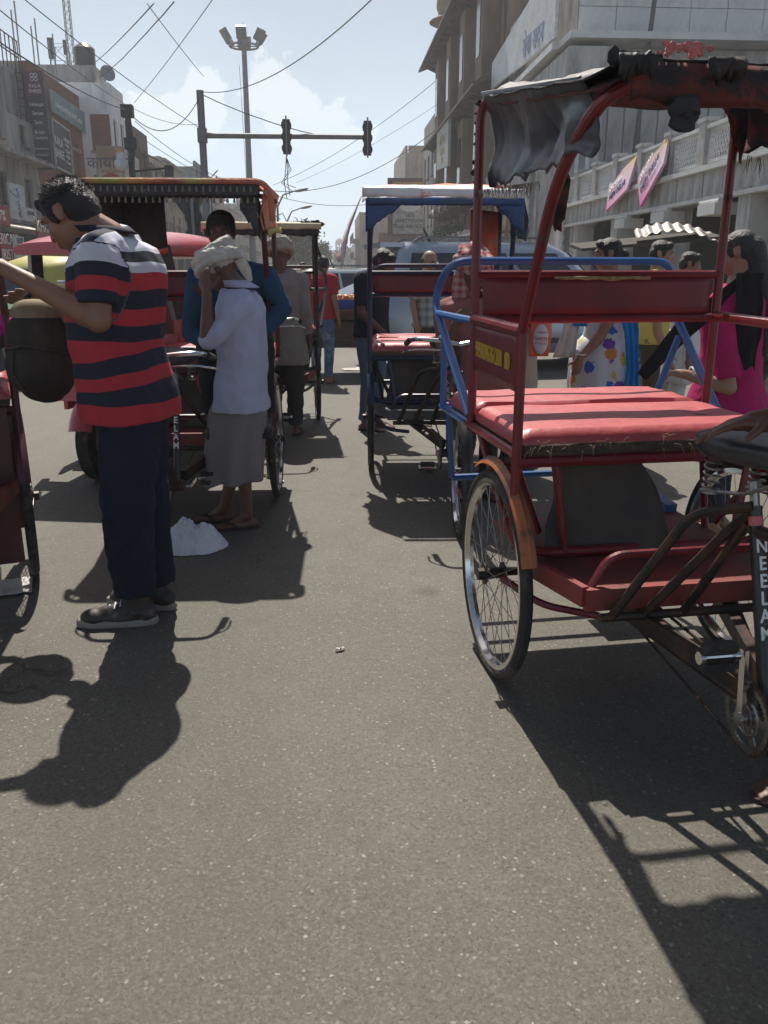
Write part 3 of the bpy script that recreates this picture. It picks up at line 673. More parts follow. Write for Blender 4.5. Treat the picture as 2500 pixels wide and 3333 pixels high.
# ---- 1 torn canopy of the red rickshaw
def canopy_torn(root, D):
    CW = D['CW']; CF = D['CF']; F, B = D['F'], D['B']
    D2 = dict(D, B=(B[0] - .17, B[1] - .03))
    top = roof(root, D2, 'canopy_roof', M_tarp, .03, .05, .03, .05, 3)
    roof(root, D2, 'canopy_lining', M_lining, .008, .07, .01, .04, 8)
    v = drape(root, 'front_valance', M_lining, (-CF + .04, F[0] - .02, F[1] + .02), (CF + .02, F[0] - .02, F[1] + .02), .075, .085, 11, .022, 60, 6, .018, .015)
    # patched black wrapping along the front bar
    for i, (x0, x1, s) in enumerate(((-.52, -.44, 1), (-.33, -.25, 2), (-.15, .06, 3), (.12, .22, 4), (.34, .46, 5))):
        drape(v, 'tar_patch', M_tarp, (x0, F[0] - .045, F[1] + .028), (x1, F[0] - .045, F[1] + .03), .04, .035, 20 + s, .04, 22, 5, .008, .02)
    def blob(u, w):
        a = 2 * math.pi * u; r = (.034 + .014 * nz3((math.cos(a) * 2, math.sin(a) * 2, 1))) * w
        return Vector((-.375 + r * math.cos(a), F[0] - .052 + .01 * nz3((u * 8, w * 5, 2)), F[1] - .078 + r * 1.05 * math.sin(a)))
    sheet(blob, 22, 5, 'tar_patch', M_tarp, v, .006)
    b = MB(); pts = [(-.42 + i * .006 + random.uniform(-.02, .02), F[0] - .01, F[1] + .035 + random.uniform(0, .022)) for i in range(18)]
    scraps(v, 'foam_scraps', M_fluff, pts + [(.35 + i * .02, F[0] - .02, F[1] + .03) for i in range(5)], .011, 5)
    scraps(v, 'tarp_scraps', M_tarp, [(-.51 + i * .018, F[0] - .01, F[1] + .03) for i in range(6)] + [(-.16 + i * .02, F[0] - .01, F[1] + .035 + .01 * math.sin(i)) for i in range(9)], .022, 6)
    c = drape(root, 'side_curtain', M_curt, (-CW - .015, B[0] - .02, B[1] + .0), (-CF - .015, F[0] + .10, F[1] + .015), .29, .16, 31, .03, 40, 18, -.05, .06)
    fringe(c, 'frayed_threads', M_fray, (-CW - .02, B[0], B[1] - .30), (-CW - .02, -.32, B[1] - .33), 120, .035, .0012, 3)
    scraps(c, 'tarp_scraps', M_tarp, [(-CW - .015, B[0] + .005, B[1] - .03 - i * .03) for i in range(10)], .018, 9)
    drape(root, 'lining_scrap', M_lining, (-.47, -.46, 1.63), (-.46, -.38, 1.56), .13, .1, 41, .05, 10, 8, .02, .03)
    r = drape(root, 'side_curtain', M_lining, (CF + .015, F[0], F[1] + .02), (CW + .015, B[0], B[1]), .24, .16, 51, .06, 26, 10, .04, .05)
    fringe(r, 'frayed_threads', M_fray, (CW + .015, F[0] + .2, F[1] - .2), (CW + .015, B[0], B[1] - .16), 60, .06, .0014, 8)
    drape(root, 'rear_valance', M_lining, (CW - .06, B[0] - .02, B[1]), (CW + .03, B[0] - .02, B[1]), .03, .2, 57, .02, 16, 8, .02, .02)
# ---- 2 white, orange and blue plastic canopy
M_plastic = ramp_mat('white orange plastic sheet', [(0, (.5, .52, .55)), (.12, (.72, .72, .72)), (.40, (.75, .74, .72)), (.62, (.72, .16, .05)), (.75, (.75, .74, .72)), (.9, (.6, .6, .62))], 'Y', -.9, .4, .35, .12, bump=.3, bscale=12)
M_bluetarp = pm('blue tarpaulin', (.014, .06, .18), .45, bump=.3, bscale=16, dirt=(.03, .05, .1), dscale=4)
M_orangetarp = pm('orange torn sheet', (.6, .11, .04), .5, dirt=(.2, .12, .1), dscale=6, bump=.3, bscale=20)
M_plwhite = pm('milky plastic', (.68, .67, .68), .35, dirt=(.65, .2, .08), dscale=3.2, dlo=.56, dhi=.62, bump=.4, bscale=9)
def canopy_plastic(root, D):
    CW = D['CW']; F, B = D['F'], D['B']
    roof(root, D, 'canopy_roof', M_plastic, .035, -.03, .05, .01, 13, side=.05, bow=.03)
    roof(root, D, 'canopy_lining', M_bluetarp, .005, .0, .03, .01, 14, side=.03)
    drape(root, 'roof_edge', M_plwhite, (-CW - .05, F[0] - .035, F[1] + .075), (CW + .03, F[0] - .035, F[1] + .06), .06, .05, 60, .012, 40, 4, .012, .01)
    drape(root, 'front_valance', M_bluetarp, (-CW - .02, F[0] - .02, F[1] + .02), (CW + .03, F[0] - .02, F[1] + .02), .05, .055, 61, .006, 40, 4, .012, .004)
    drape(root, 'corner_flap', M_bluetarp, (-CW - .03, F[0] - .01, F[1] + .01), (-CW + .22, F[0] - .01, F[1] + .01), .2, .02, 66, .02, 14, 8, .012, .01)
    drape(root, 'corner_flap', M_bluetarp, (CW - .14, F[0] - .01, F[1] + .01), (CW + .05, F[0] - .01, F[1] + .01), .03, .22, 67, .03, 14, 8, .012, .03)
    drape(root, 'side_curtain', M_plwhite, (-CW - .055, B[0] - .02, B[1] + .02), (-CW - .055, F[0] - .03, F[1] + .02), .42, .40, 71, .07, 22, 12, .02, .06, out=(-.14, 0, 0))
    drape(root, 'side_curtain', M_bluetarp, (CW + .05, F[0] + .02, F[1] + .02), (CW + .05, B[0], B[1]), .26, .22, 72, .05, 22, 8, .03, .05)
    drape(root, 'back_curtain', M_orangetarp, (CW - .2, B[0], B[1] - .08), (CW, B[0], B[1] - .1), .28, .34, 74, .05, 14, 10, .015, .02)
    scraps(root, 'tarp_scraps', M_orangetarp, [(CW - .13 + i * .02, F[0], F[1] + .06) for i in range(5)], .03, 19)
# ---- 3 decorated canopy with tassels
M_deco = ramp_mat('faded patterned roof cloth', [(0, (.45, .12, .06)), (.2, (.3, .3, .08)), (.36, (.5, .2, .06)), (.5, (.32, .08, .07)), (.66, (.35, .32, .1)), (.8, (.45, .13, .06))], 'X', -.5, .5, .6, .3, wscale=5, bump=.3, interp='EASE')
M_decodark = pm('dark beaded trim', (.03, .028, .03), .5, var=.5, scale=40, dirt=(.35, .3, .12), dscale=26, dlo=.62, dhi=.7)
M_tassel = pm('grey gold tassels', (.17, .155, .11), .8, var=.3)
def canopy_fringe(root, D):
    CW = D['CW']; F, B = D['F'], D['B']
    roof(root, D, 'canopy_roof', M_deco, .03, -.03, .05, .0, 23, side=.08, bow=.02)
    roof(root, D, 'canopy_lining', M_decodark, .0, -.01, .02, .0, 24, side=.05)
    eb = MB(); eb.tube(bend([(-CW - .06, F[0] - .03, F[1] - .16), (-CW - .05, F[0] - .035, F[1] + .035), (CW + .06, F[0] - .035, F[1] + .035), (CW + .07, F[0] - .03, F[1] - .16)], .13, 8), .016, 8); eb.obj('roof_edge', M_deco, root)
    v = drape(root, 'front_valance', M_decodark, (-CW - .0, F[0] - .03, F[1] + .03), (CW + .01, F[0] - .03, F[1] + .03), .075, .075, 81, .004, 40, 4, .012, .004)
    tm = MB(); tm.tube([(0, 0, 0), (0, 0, -.008), (0, 0, -.03)], [.0015, .0045, .0075], 6); td = tm.obj('tassel', M_tassel, v); td.location = (-CW, F[0] - .05, F[1] + .0)
    for row, (z, n, off) in enumerate(((.012, 26, 0), (-.042, 26, .5))):
        for i in range(n):
            if row == 0 and i == 0: continue
            link('tassel', td.data, v, (-CW + (i + off) * 2 * CW / n, F[0] - .052, F[1] + z))
    td.location = (-CW, F[0] - .052, F[1] + .012)
    drape(root, 'side_curtain', M_deco, (CW + .04, F[0] - .03, F[1] + .03), (CW + .05, B[0], B[1]), .24, .2, 83, .012, 22, 8, -.03, .03)
    drape(root, 'side_curtain', M_decodark, (-CW - .03, F[0] - .02, F[1] + .02), (-CW - .03, B[0], B[1]), .24, .24, 84, .01, 22, 8, .02, .03)
    drape(root, 'inner_flap', M_decodark, (-CW + .0, B[0] - .02, B[1]), (-CW + .26, B[0] - .02, B[1]), .34, .3, 85, .01, 10, 6, .01, .02)
    drape(root, 'inner_flap', M_decodark, (CW - .1, F[0] + .02, F[1]), (CW, F[0] + .02, F[1]), .1, .26, 86, .02, 8, 6, .01, .02)
    e = drape(root, 'gold_fringe', pm('gold fringe', (.42, .34, .1), .8, var=.3), (CW + .045, F[0] - .035, F[1] - .2), (CW + .055, B[0], B[1] - .18), .03, .03, 87, .012, 22, 2, 0, .01)
# ---- 4 cream canopy, tattered
M_cream = pm('cream canvas', (.5, .42, .27), .7, dirt=(.2, .15, .1), dscale=4, dlo=.5, dhi=.75, bump=.2, bscale=14)
def canopy_cream(root, D):
    CW = D['CW']; F, B = D['F'], D['B']
    roof(root, D, 'canopy_roof', M_cream, .04, -.02, .05, .02, 33, side=.07)
    roof(root, D, 'canopy_lining', M_tarp, .0, .03, .02, .02, 34)
    drape(root, 'roof_edge', M_cream, (-CW - .04, F[0] - .04, F[1] + .05), (CW + .05, F[0] - .04, F[1] + .045), .055, .05, 90, .012, 40, 4, .01, .006)
    v = drape(root, 'front_valance', M_tarp, (-CW - .02, F[0] - .02, F[1] + .01), (CW + .03, F[0] - .02, F[1] + .01), .07, .065, 91, .02, 50, 5, .012, .01)
    fringe(v, 'frayed_threads', M_fray, (-CW, F[0] - .02, F[1] - .05), (CW, F[0] - .02, F[1] - .05), 80, .04, .002, 13)
    drape(root, 'side_curtain', M_tarp, (CW + .04, F[0], F[1] + .02), (CW + .05, B[0], B[1]), .26, .2, 92, .05, 20, 8, -.02, .04)
    scraps(root, 'tarp_scraps', M_tarp, [(CW - .1 + .03 * i, F[0], F[1] + .04) for i in range(6)], .035, 29)
# ---- 5 pale torn canopy
M_paleplastic = pm('torn pale plastic', (.5, .42, .4), .5, dirt=(.16, .13, .11), dscale=9, dlo=.5, dhi=.6, bump=.3, bscale=16)
def canopy_pale(root, D):
    CW = D['CW']; F, B = D['F'], D['B']
    roof(root, D, 'canopy_roof', M_paleplastic, .03, -.03, .04, .02, 43, side=.1)
    drape(root, 'front_valance', M_tarp, (-CW, F[0] - .02, F[1] + .02), (CW, F[0] - .02, F[1] + .02), .06, .07, 95, .02, 40, 4, .012, .01)
    drape(root, 'side_curtain', M_paleplastic, (CW + .04, F[0], F[1] + .02), (CW + .05, B[0], B[1] + .02), .2, .22, 96, .04, 22, 8, -.03, .04)

rickshaw('empty red cycle rickshaw with torn black canopy and blue rear rails, nearest on the right', (1.0, 2.70), R(6),
         dict(frame=M_red, rear=M_blue, canopy=canopy_torn, hero=True, bx=-.035, cwf=.525, hoopf=((-.2, 1.19), (-.50, 1.585), (-.83, 1.742)), crank=84, guard=M_orange))
rickshaw('blue-framed cycle rickshaw with white, orange and blue plastic sheeting over its canopy', (.735, 5.83), R(-3),
         dict(frame=M_navyfr, canopy=canopy_plastic, floor=pm('worn grey floor plate', (.09, .1, .1), .5, dirt=(.16, .14, .11), dscale=5), side=M_navyfr, guard=M_navyfr, crank=200,
              hoopf=((-.2, 1.19), (-.34, 1.55), (-.42, 1.78)), topz=1.86, back=M_redpanel, hoop=True))
rickshaw('maroon cycle rickshaw with tasselled patterned canopy and a man in a blue shirt seated', (-.80, 5.12), R(-1),
         dict(frame=M_dkred, canopy=canopy_fringe, guard=M_dkred, crank=180, hoopf=((-.2, 1.19), (-.34, 1.6), (-.46, 1.77)), topz=1.80, hoop=False))
rickshaw('maroon cycle rickshaw with cream canvas canopy with tattered dark edges, behind the turbaned man', (-.58, 7.80), R(3),
         dict(frame=M_black, canopy=canopy_cream, guard=M_black, crank=30, hoopf=((-.2, 1.19), (-.34, 1.6), (-.42, 1.70)), topz=1.74, back=M_redseat))
rickshaw('dark red cycle rickshaw cut off by the left edge, torn pale plastic canopy', (-1.835, 3.62), R(21),
         dict(frame=M_dkred, canopy=canopy_pale, guard=M_dkred, side=M_dkred, crank=120, hoopf=((-.2, 1.19), (-.3, 1.6), (-.4, 1.72)), topz=1.74, hoop=False, apron=True))
# ================================================================== PEOPLE
def remesh(mb, vox, sm=2, fac=.5):
    me = mb.mesh('tmp'); o = bpy.data.objects.new('tmp', me); COL.objects.link(o)
    md = o.modifiers.new('r', 'REMESH'); md.mode = 'VOXEL'; md.voxel_size = vox; md.adaptivity = 0
    if sm: s = o.modifiers.new('s', 'SMOOTH'); s.factor = fac; s.iterations = sm
    bpy.context.view_layer.update()
    ev = o.evaluated_get(bpy.context.evaluated_depsgraph_get())
    out = bpy.data.meshes.new_from_object(ev); bpy.data.objects.remove(o); bpy.data.meshes.remove(me)
    return out
def skin_obj(name, mb, mat, parent, base, vox, sm=2, fold=0, fscale=9, fdir=None, fac=.5):
    me = remesh(mb, vox, sm, fac); me.materials.clear(); me.materials.append(mat)
    if fold:
        me.update(); nn = [v.normal.copy() for v in me.vertices]
        for v, n in zip(me.vertices, nn):
            p = v.co * fscale
            if fdir: p = Vector((p.x * fdir[0], p.y * fdir[1], p.z * fdir[2]))
            v.co += n * fold * (noise.noise(p) + .5 * noise.noise(p * 2.3))
    me.transform(Matrix.Translation(-Vector(base))); me.polygons.foreach_set('use_smooth', [True] * len(me.polygons)); me.update()
    return link(name, me, parent)
def superring(c, r, f, w, d, n=28, p=2.4):
    out = []
    for k in range(n):
        a = 2 * math.pi * k / n; ca, sa = math.cos(a), math.sin(a)
        out.append(c + r * (w * math.copysign(abs(ca) ** (2 / p), ca)) + f * (d * math.copysign(abs(sa) ** (2 / p), sa)))
    return out
def skel(base, yaw, h=1.70, **ov):
    """joints of a standing figure; ov: name=(right, forward, up) in metres from the base, or a Vector in world space"""
    base = Vector(base); a = R(yaw); f = Vector((math.sin(a), -math.cos(a), 0)); r = Vector((f.y, -f.x, 0)); s = h / 1.70
    D = dict(pel=(0, 0, .93), wai=(0, 0, 1.06), che=(0, .01, 1.24), shc=(0, -.005, 1.395), nek=(0, 0, 1.45), head=(0, .025, 1.585))
    for q, k in (('R', 1), ('L', -1)):
        D.update({'s' + q: (.185 * k, -.005, 1.385), 'e' + q: (.225 * k, -.03, 1.10), 'w' + q: (.235 * k, .05, .86), 'h' + q: (.09 * k, 0, .90), 'k' + q: (.10 * k, .02, .48), 'a' + q: (.105 * k, -.02, .085)})
    J = {}
    for n, p in D.items(): J[n] = base + (r * p[0] + f * p[1] + Vector((0, 0, p[2]))) * s
    J['f'] = f; J['r'] = r; J['hf'] = f.copy(); J['tL'] = f.copy(); J['tR'] = f.copy(); J['s'] = s; J['base'] = base
    for n, p in ov.items():
        if isinstance(p, Vector): J[n] = p
        elif n in ('hf', 'tL', 'tR', 'f_', 'fdL', 'fdR', 'fnL', 'fnR'): J[n] = (r * p[0] + f * p[1] + Vector((0, 0, p[2]))).normalized()
        else: J[n] = base + r * p[0] + f * p[1] + Vector((0, 0, p[2]))
    return J
def head_axes(J):
    y = J['hf'].normalized(); x = y.cross(Vector((0, 0, 1)))
    if 'hr' in J: x = J['hr']
    x = (x - y * x.dot(y)).normalized(); z = x.cross(y).normalized()
    return Matrix((x, y, z)).transposed()
def hand(mb, w, d, n, thumb, curl=25, s=1.0, spread=.006, fist=None):
    d = Vector(d).normalized(); n = Vector(n); n = (n - d * n.dot(d)).normalized(); ac = d.cross(n) * thumb
    M = Matrix((ac, d, n)).transposed()
    mb.ell(w + d * .045 * s, (.04 * s, .054 * s, .0165 * s), M, 14, 8); mb.cap(w - d * .02, w + d * .03 * s, .027 * s, .026 * s, 10)
    for i, (off, L, r) in enumerate(((.029, .074, .0088), (.0095, .083, .009), (-.010, .076, .0086), (-.028, .060, .0076))):
        p = w + d * (.082 - .006 * abs(i - 1)) * s + ac * off * s; dd = (d + ac * off * 3 * spread / .006 * .4).normalized(); c = R(curl * (1 + .12 * i))
        for j, fr in enumerate((.45, .31, .24)):
            q = Quaternion(d.cross(n), c if j else c * .8); dd = (q @ dd).normalized() if True else dd
            p2 = p + dd * L * fr * s; mb.cap(p, p2, r * s * (1 - .1 * j), r * s * (.92 - .1 * j), 8); p = p2
    p = w + d * .022 * s + ac * .03 * s; dd = (d * .62 + ac * .68 + n * .35).normalized(); p2 = p + dd * .042 * s
    mb.cap(p, p2, .0125 * s, .0105 * s, 8); dd = (dd + d * .5 - ac * .1 + n * .15).normalized(); mb.cap(p2, p2 + dd * .034 * s, .0105 * s, .0085 * s, 8)
def head_prims(mb, J, s=1.0, fat=1.0):
    M = head_axes(J); c = J['head']
    P = lambda x, y, z: c + M @ Vector((x, y, z)) * s
    e = lambda p, r: mb.ell(P(*p), [q * s for q in r], M, 18, 12)
    e((0, -.012, .025), (.074 * fat, .092, .085)); e((0, .024, -.03), (.061 * fat, .068, .085)); e((0, .036, -.076), (.046 * fat, .044, .034)); e((0, .066, -.096), (.02, .016, .015))
    mb.cap(P(0, .086, .018), P(0, .103, -.024), .009 * s, .013 * s, 8); e((.011, .095, -.028), (.01, .01, .008)); e((-.011, .095, -.028), (.01, .01, .008))
    mb.cap(P(-.036, .080, .03), P(.036, .080, .03), .012 * s, .012 * s, 8); mb.cap(P(-.02, .090, -.055), P(.02, .090, -.055), .007 * s, .007 * s, 8); mb.cap(P(-.016, .090, -.066), P(.016, .090, -.066), .008 * s, .008 * s, 8)
    for k in (-1, 1):
        e((.04 * k, .06, -.022), (.024, .024, .024)); e((.075 * k * fat, -.008, -.002), (.009, .016, .028)); e((.079 * k * fat, -.013, .004), (.006, .017, .022))
        mb.cap(P(.03 * k, -.03, -.05), J['nek'] + (P(0, 0, 0) - c), .03 * s, .05 * s, 8)
    mb.cap(P(0, -.022, -.045), J['nek'] - (J['nek'] - J['shc']) * .6, .056 * s * fat, .062 * s * fat, 14)
def hair_prims(mb, J, s=1.0, style='short', fat=1.0):
    M = head_axes(J); c = J['head']
    e = lambda p, r: mb.ell(c + M @ Vector(p) * s, [q * s for q in r], M, 18, 12)
    if style == 'bald': e((0, -.05, -.01), (.077, .055, .05)); return
    e((0, -.016, .047), (.079 * fat, .094, .071)); e((0, -.05, .005), (.078 * fat, .062, .082)); e((0, .05, .082), (.055, .035, .03))
    for k in (-1, 1): e((.066 * k * fat, .018, .025), (.013, .024, .05))
    if style == 'bun': e((0, -.115, -.02), (.045, .045, .045))
    if style == 'long':
        mb.cap(c + M @ Vector((0, -.075, 0)), J['che'] - J['f'] * .16, .062 * s, .05 * s); mb.cap(J['che'] - J['f'] * .16, J['wai'] - J['f'] * .15, .05 * s, .025)
def torso(mb, J, bw=1, bd=1, inf=0, hem=.1, belly=0, flare=0, neck=True, top=True):
    f, r = J['f'], J['r']; s = J['s']; up = (J['shc'] - J['pel']).normalized(); tf = (f - up * f.dot(up)).normalized()
    dn = Vector((0, 0, -1))
    Rg = []
    def add(c, w, d, b=0, ff=tf): Rg.append(superring(c + ff * b, r, ff, w * s * bw + inf, d * s * bd + inf))
    if hem: add(J['pel'] + dn * hem, .168 + flare, .122 + flare, belly * .2, f); add(J['pel'] + dn * hem * .5, .174 + flare * .5, .128 + flare * .5, belly * .35, f)
    add(J['pel'], .170, .125, belly * .5); add(J['wai'], .158, .118, belly); add(J['wai'].lerp(J['che'], .5), .162, .12, belly * .8)
    add(J['che'], .172, .12, belly * .35); add(J['che'].lerp(J['shc'], .6), .178, .112)
    if top: add(J['shc'], .155, .082); add(J['shc'].lerp(J['nek'], .55), .085, .07); 
    if neck: add(J['nek'], .062, .062)
    mb.rings(Rg)
def foot_prims(mb, a, t, s=1.0, z0=0.0):
    g = Vector((a.x, a.y, z0)); t = Vector(t); t.z = 0; t.normalize(); x = t.cross(Vector((0, 0, 1))); M = Matrix((x, t, Vector((0, 0, 1)))).transposed()
    mb.ell(g - t * .03 * s + Vector((0, 0, .03)), (.031 * s, .04 * s, .032 * s), M, 12, 8)
    mb.cap(a, g + t * .10 * s + Vector((0, 0, .028)), .036 * s, .022 * s, 10); mb.ell(g + t * .06 * s + Vector((0, 0, .022)), (.036 * s, .10 * s, .024 * s), M, 14, 8); mb.ell(g + t * .13 * s + Vector((0, 0, .02)), (.044 * s, .045 * s, .02 * s), M, 14, 8)
    for i, (o_, l) in enumerate(((-.03, .05), (-.013, .048), (.002, .043), (.016, .037), (.03, .03))):
        mb.cap(g + t * .15 * s + x * o_ * s + Vector((0, 0, .018)), g + t * (.15 + l) * s + x * o_ * 1.1 * s + Vector((0, 0, .012)), .0115 * s, .009 * s, 8)
def shoe(root, a, t, mat, solem, base, z0=0.0, s=1.0, vox=.006, laces=None):
    g = Vector((a.x, a.y, z0)); t = Vector(t); t.z = 0; t.normalize(); x = t.cross(Vector((0, 0, 1))); U = Vector((0, 0, 1)); M = Matrix((x, t, U)).transposed()
    b = MB(); b.cap(a + U * .02, g + t * .0 + U * .055, .046 * s, .045 * s); b.ell(g - t * .03 * s + U * .05, (.040 * s, .05 * s, .045 * s), M); b.cap(g + t * .02 * s + U * .062, g + t * .12 * s + U * .045, .042 * s, .036 * s); b.ell(g + t * .15 * s + U * .038, (.047 * s, .07 * s, .034 * s), M); b.ell(g + t * .06 * s + U * .035, (.045 * s, .12 * s, .03 * s), M)
    o = skin_obj('shoe', b, mat, root, base, vox, 2)
    so_ = MB(); pl = []
    for k in range(28):
        an = 2 * math.pi * k / 28; y = math.sin(an); w = (.040 + .010 * y) if y > 0 else .041
        pl.append(g + x * (w * math.copysign(abs(math.cos(an)) ** .8, math.cos(an))) * s + t * ((.075 + .155 * y) * s))
    c0 = sum(pl, Vector()) / 28
    so_.rings([[p + U * .002 for p in pl], [p + (p - c0).normalized() * .005 + U * .012 for p in pl], [p + (p - c0).normalized() * .003 + U * .028 for p in pl], [p - (p - c0).normalized() * .006 + U * .034 for p in pl]])
    so_.obj('sole', solem, o, 40, off=base)
    if laces:
        l = MB()
        for i in range(5):
            q = g + t * (.055 + .022 * i) * s + U * (.100 - .009 * i); l.tube([q - x * .026 + U * -.012, q + U * .004, q + x * .026 + U * -.012 + t * .008], .0035, 5)
        l.obj('lace', laces, o, 60, off=base)
    return o
SKIN = pm('brown skin', (.24, .115, .07), .5, var=.12, scale=14, bump=.05, bscale=120)
SKIN2 = pm('deep brown skin', (.13, .06, .038), .5, var=.14, scale=14, bump=.06, bscale=120)
SKIN3 = pm('light brown skin', (.32, .175, .115), .5, var=.1, scale=14, bump=.05, bscale=120)
HAIR = pm('black hair', (.012, .010, .010), .5, var=.5, scale=60, bump=.6, bscale=90, stretch=(1, 1, 3))
HAIRG = pm('greying black hair', (.03, .027, .025), .5, var=.6, scale=70, bump=.6, bscale=90)
EYE = flat('eye white', (.22, .19, .17), .35); IRIS = flat('dark iris', (.012, .008, .006), .15)
def cloth(name, col, **k):
    d = dict(rough=.85, var=.12, scale=10, bump=.25, bscale=26, spec=.25); d.update(k); return pm(name, col, **d)
def person(label, J, skin=SKIN, shirt=None, pants=None, hair=HAIR, style='short', bw=1, bd=1, belly=0, hem=.08, flare=0, sleeve=.75, sleeve_fold=0, vox=.011, shoes=None, sole=None, sandals=None, fat=1.0,
           curlL=25, curlR=25, eyes=True, legs='trousers', legr=1.0, fold=.004, shirt_mat=None, collar=None, z0=0.0, dress=None, group=None, handvox=None, hs=1.0):
    base = J['base']; s = J['s']; root = thing('person', label, 'person', base, 0, group)
    U = Vector((0, 0, 1)); b = MB()
    torso(b, J, .88 * bw, .86 * bd, 0, 0, belly * .8)
    head_prims(b, J, s, fat)
    for q in 'LR':
        S, E, W = J['s' + q], J['e' + q], J['w' + q]
        b.cap(J['shc'].lerp(S, .55), S, .07 * s, .052 * s); b.cap(S, E, .05 * s * fat, .039 * s * fat); b.cap(E, W, .041 * s * fat, .027 * s)
        b.cap(E.lerp(W, .12), E.lerp(W, .45), .043 * s * fat, .036 * s)
        d = J.get('fd' + q, (W - E).normalized()); n = J.get('fn' + q, J['r'] * (-1 if q == 'R' else 1))
        th = J.get('th' + q, 1 if q == 'R' else -1)
        dd = Vector(d).normalized(); nn = Vector(n); nn = (nn - dd * nn.dot(dd)).normalized(); ac = dd.cross(nn)
        th = 1 if ac.dot(J['f'] + U * .2) > 0 else -1
        if 'th' + q in J: th = J['th' + q]
        hand(b, W, d, n, th, curlL if q == 'L' else curlR, s * hs)
        Hh, Kk, Aa = J['h' + q], J['k' + q], J['a' + q]
        b.cap(J['pel'].lerp(Hh, .8), Hh.lerp(Kk, .15), .1 * s, .085 * s); b.cap(Hh, Kk, .08 * s * bw, .052 * s); b.cap(Kk, Aa, .052 * s, .034 * s); b.cap(Kk.lerp(Aa, .1), Kk.lerp(Aa, .45), .05 * s, .045 * s)
        if not shoes: foot_prims(b, Aa, J['t' + q], s, J.get('z' + q, z0))
    body = skin_obj('body', b, skin, root, base, vox, 2, fac=.4)
    M = head_axes(J)
    if eyes:
        for k in (-1, 1):
            c = J['head'] + M @ Vector((.031 * k, .0735, .008)) * s
            e = MB(); e.ell(c, (.0125 * s,) * 3); eo = e.obj('eye', EYE, body, 180, off=base)
            e = MB(); e.ell(c + M @ Vector((0, .008, 0)) * s, (.0065 * s, .0065 * s, .0065 * s)); e.obj('iris', IRIS, eo, 180, off=base)
    if style != 'none' and style != 'turban':
        h = MB(); hair_prims(h, J, s, style, fat); skin_obj('hair', h, hair, root, base, min(vox, .008), 2, .0022, 70)
    if style != 'turban' and eyes:
        for k in (-1, 1):
            br = MB(); br.tube([J['head'] + M @ Vector(p) * s for p in ((.016 * k, .094, .028), (.034 * k, .09, .033), (.052 * k, .076, .027))], [.003, .0042, .002], 6); br.obj('eyebrow', hair, body, 180, off=base)
    if legs == 'trousers' and pants:
        t = MB(); f, r = J['f'], J['r']
        pu = (J['wai'] - J['pel']).normalized()
        cr = (J['hL'] + J['hR']) / 2
        t.rings([superring(cr - U * .07 * s, r, f, .13 * s * bw, .10 * s * bd), superring(cr - U * .0, r, f, .172 * s * bw, .128 * s * bd), superring(J['pel'] + pu * .02, r, f, .168 * s * bw, .125 * s * bd), superring(J['wai'] - pu * .05 * s, r, f, .155 * s * bw, .118 * s * bd)])
        for q in 'LR':
            Hh, Kk, Aa = J['h' + q], J['k' + q], J['a' + q]; end = Kk.lerp(Aa, .97)
            t.cap(J['pel'].lerp(Hh, .6), Hh, .10 * s * bw, .092 * s * bw)
            t.tube([Hh + (Hh - Kk).normalized() * .03, Hh.lerp(Kk, .3), Hh.lerp(Kk, .7), Kk, Kk.lerp(Aa, .3), Kk.lerp(Aa, .7), end], [x * s * (min(legr, 1.05 + .1 * j) if legr > 1 else legr) for j, x in enumerate((.092 * bw, .096 * bw, .083, .074, .07, .062, .060))], 18)
        skin_obj('trousers', t, pants, root, base, max(vox, .008), 3, fold * 1.2, 8, (1, 1, 1.6))
    if shirt:
        t = MB(); torso(t, J, bw, bd, .02, hem, belly, flare + .008, neck=False)
        for q in 'LR':
            S, E, W = J['s' + q], J['e' + q], J['w' + q]
            sl = sleeve if not isinstance(sleeve, dict) else sleeve[q]
            t.cap(J['shc'].lerp(S, .5), S, .078 * s, .066 * s * fat)
            if sl <= 1: pts = [S, S.lerp(E, sl * .5), S.lerp(E, sl)]; rr = [.068, .062, .062]
            else: pts = [S, S.lerp(E, .5), E, E.lerp(W, (sl - 1) * .5), E.lerp(W, sl - 1)]; rr = [.066, .06, .054, .05, .044]
            t.tube(pts, [x * s * fat * (1.0 if vox < .01 else 1.04) for x in rr], 18); 
            if sl > 1: t.cap(E, E, .053 * s, .053 * s)
        so_ = skin_obj('shirt', t, shirt, root, base, max(vox * .9, .007), 3, fold, 9, (1, 1, .8))
        if collar:
            cmb = MB(); n = 22; A = J['nek'] - U * .0; f, r = J['f'], J['r']; hh = J['head'] - J['nek']; hh.normalize()
            rg0 = []; rg1 = []; rg2 = []; rg3 = []
            for k in range(n + 1):
                a = R(-68) + R(316) * k / n - R(90) + R(0); ca, sa = math.cos(a + math.pi), math.sin(a + math.pi)
                di = r * math.cos(R(90) + R(22) + R(316) * k / n) + f * math.sin(R(90) + R(22) + R(316) * k / n)
                p = A + di * .066 * s * fat; rg0.append(p - hh * .03); rg1.append(p + hh * .026); rg2.append(p + di * .016 + hh * .022); rg3.append(p + di * .034 - hh * .028)
            vs = rg0 + rg1 + rg2 + rg3; m = n + 1; fs = [(j * m + i, j * m + i + 1, (j + 1) * m + i + 1, (j + 1) * m + i) for j in range(3) for i in range(n)]
            cmb.add(vs, fs); co = cmb.obj('collar', collar, root, 60, off=base); md = co.modifiers.new('t', 'SOLIDIFY'); md.thickness = .004
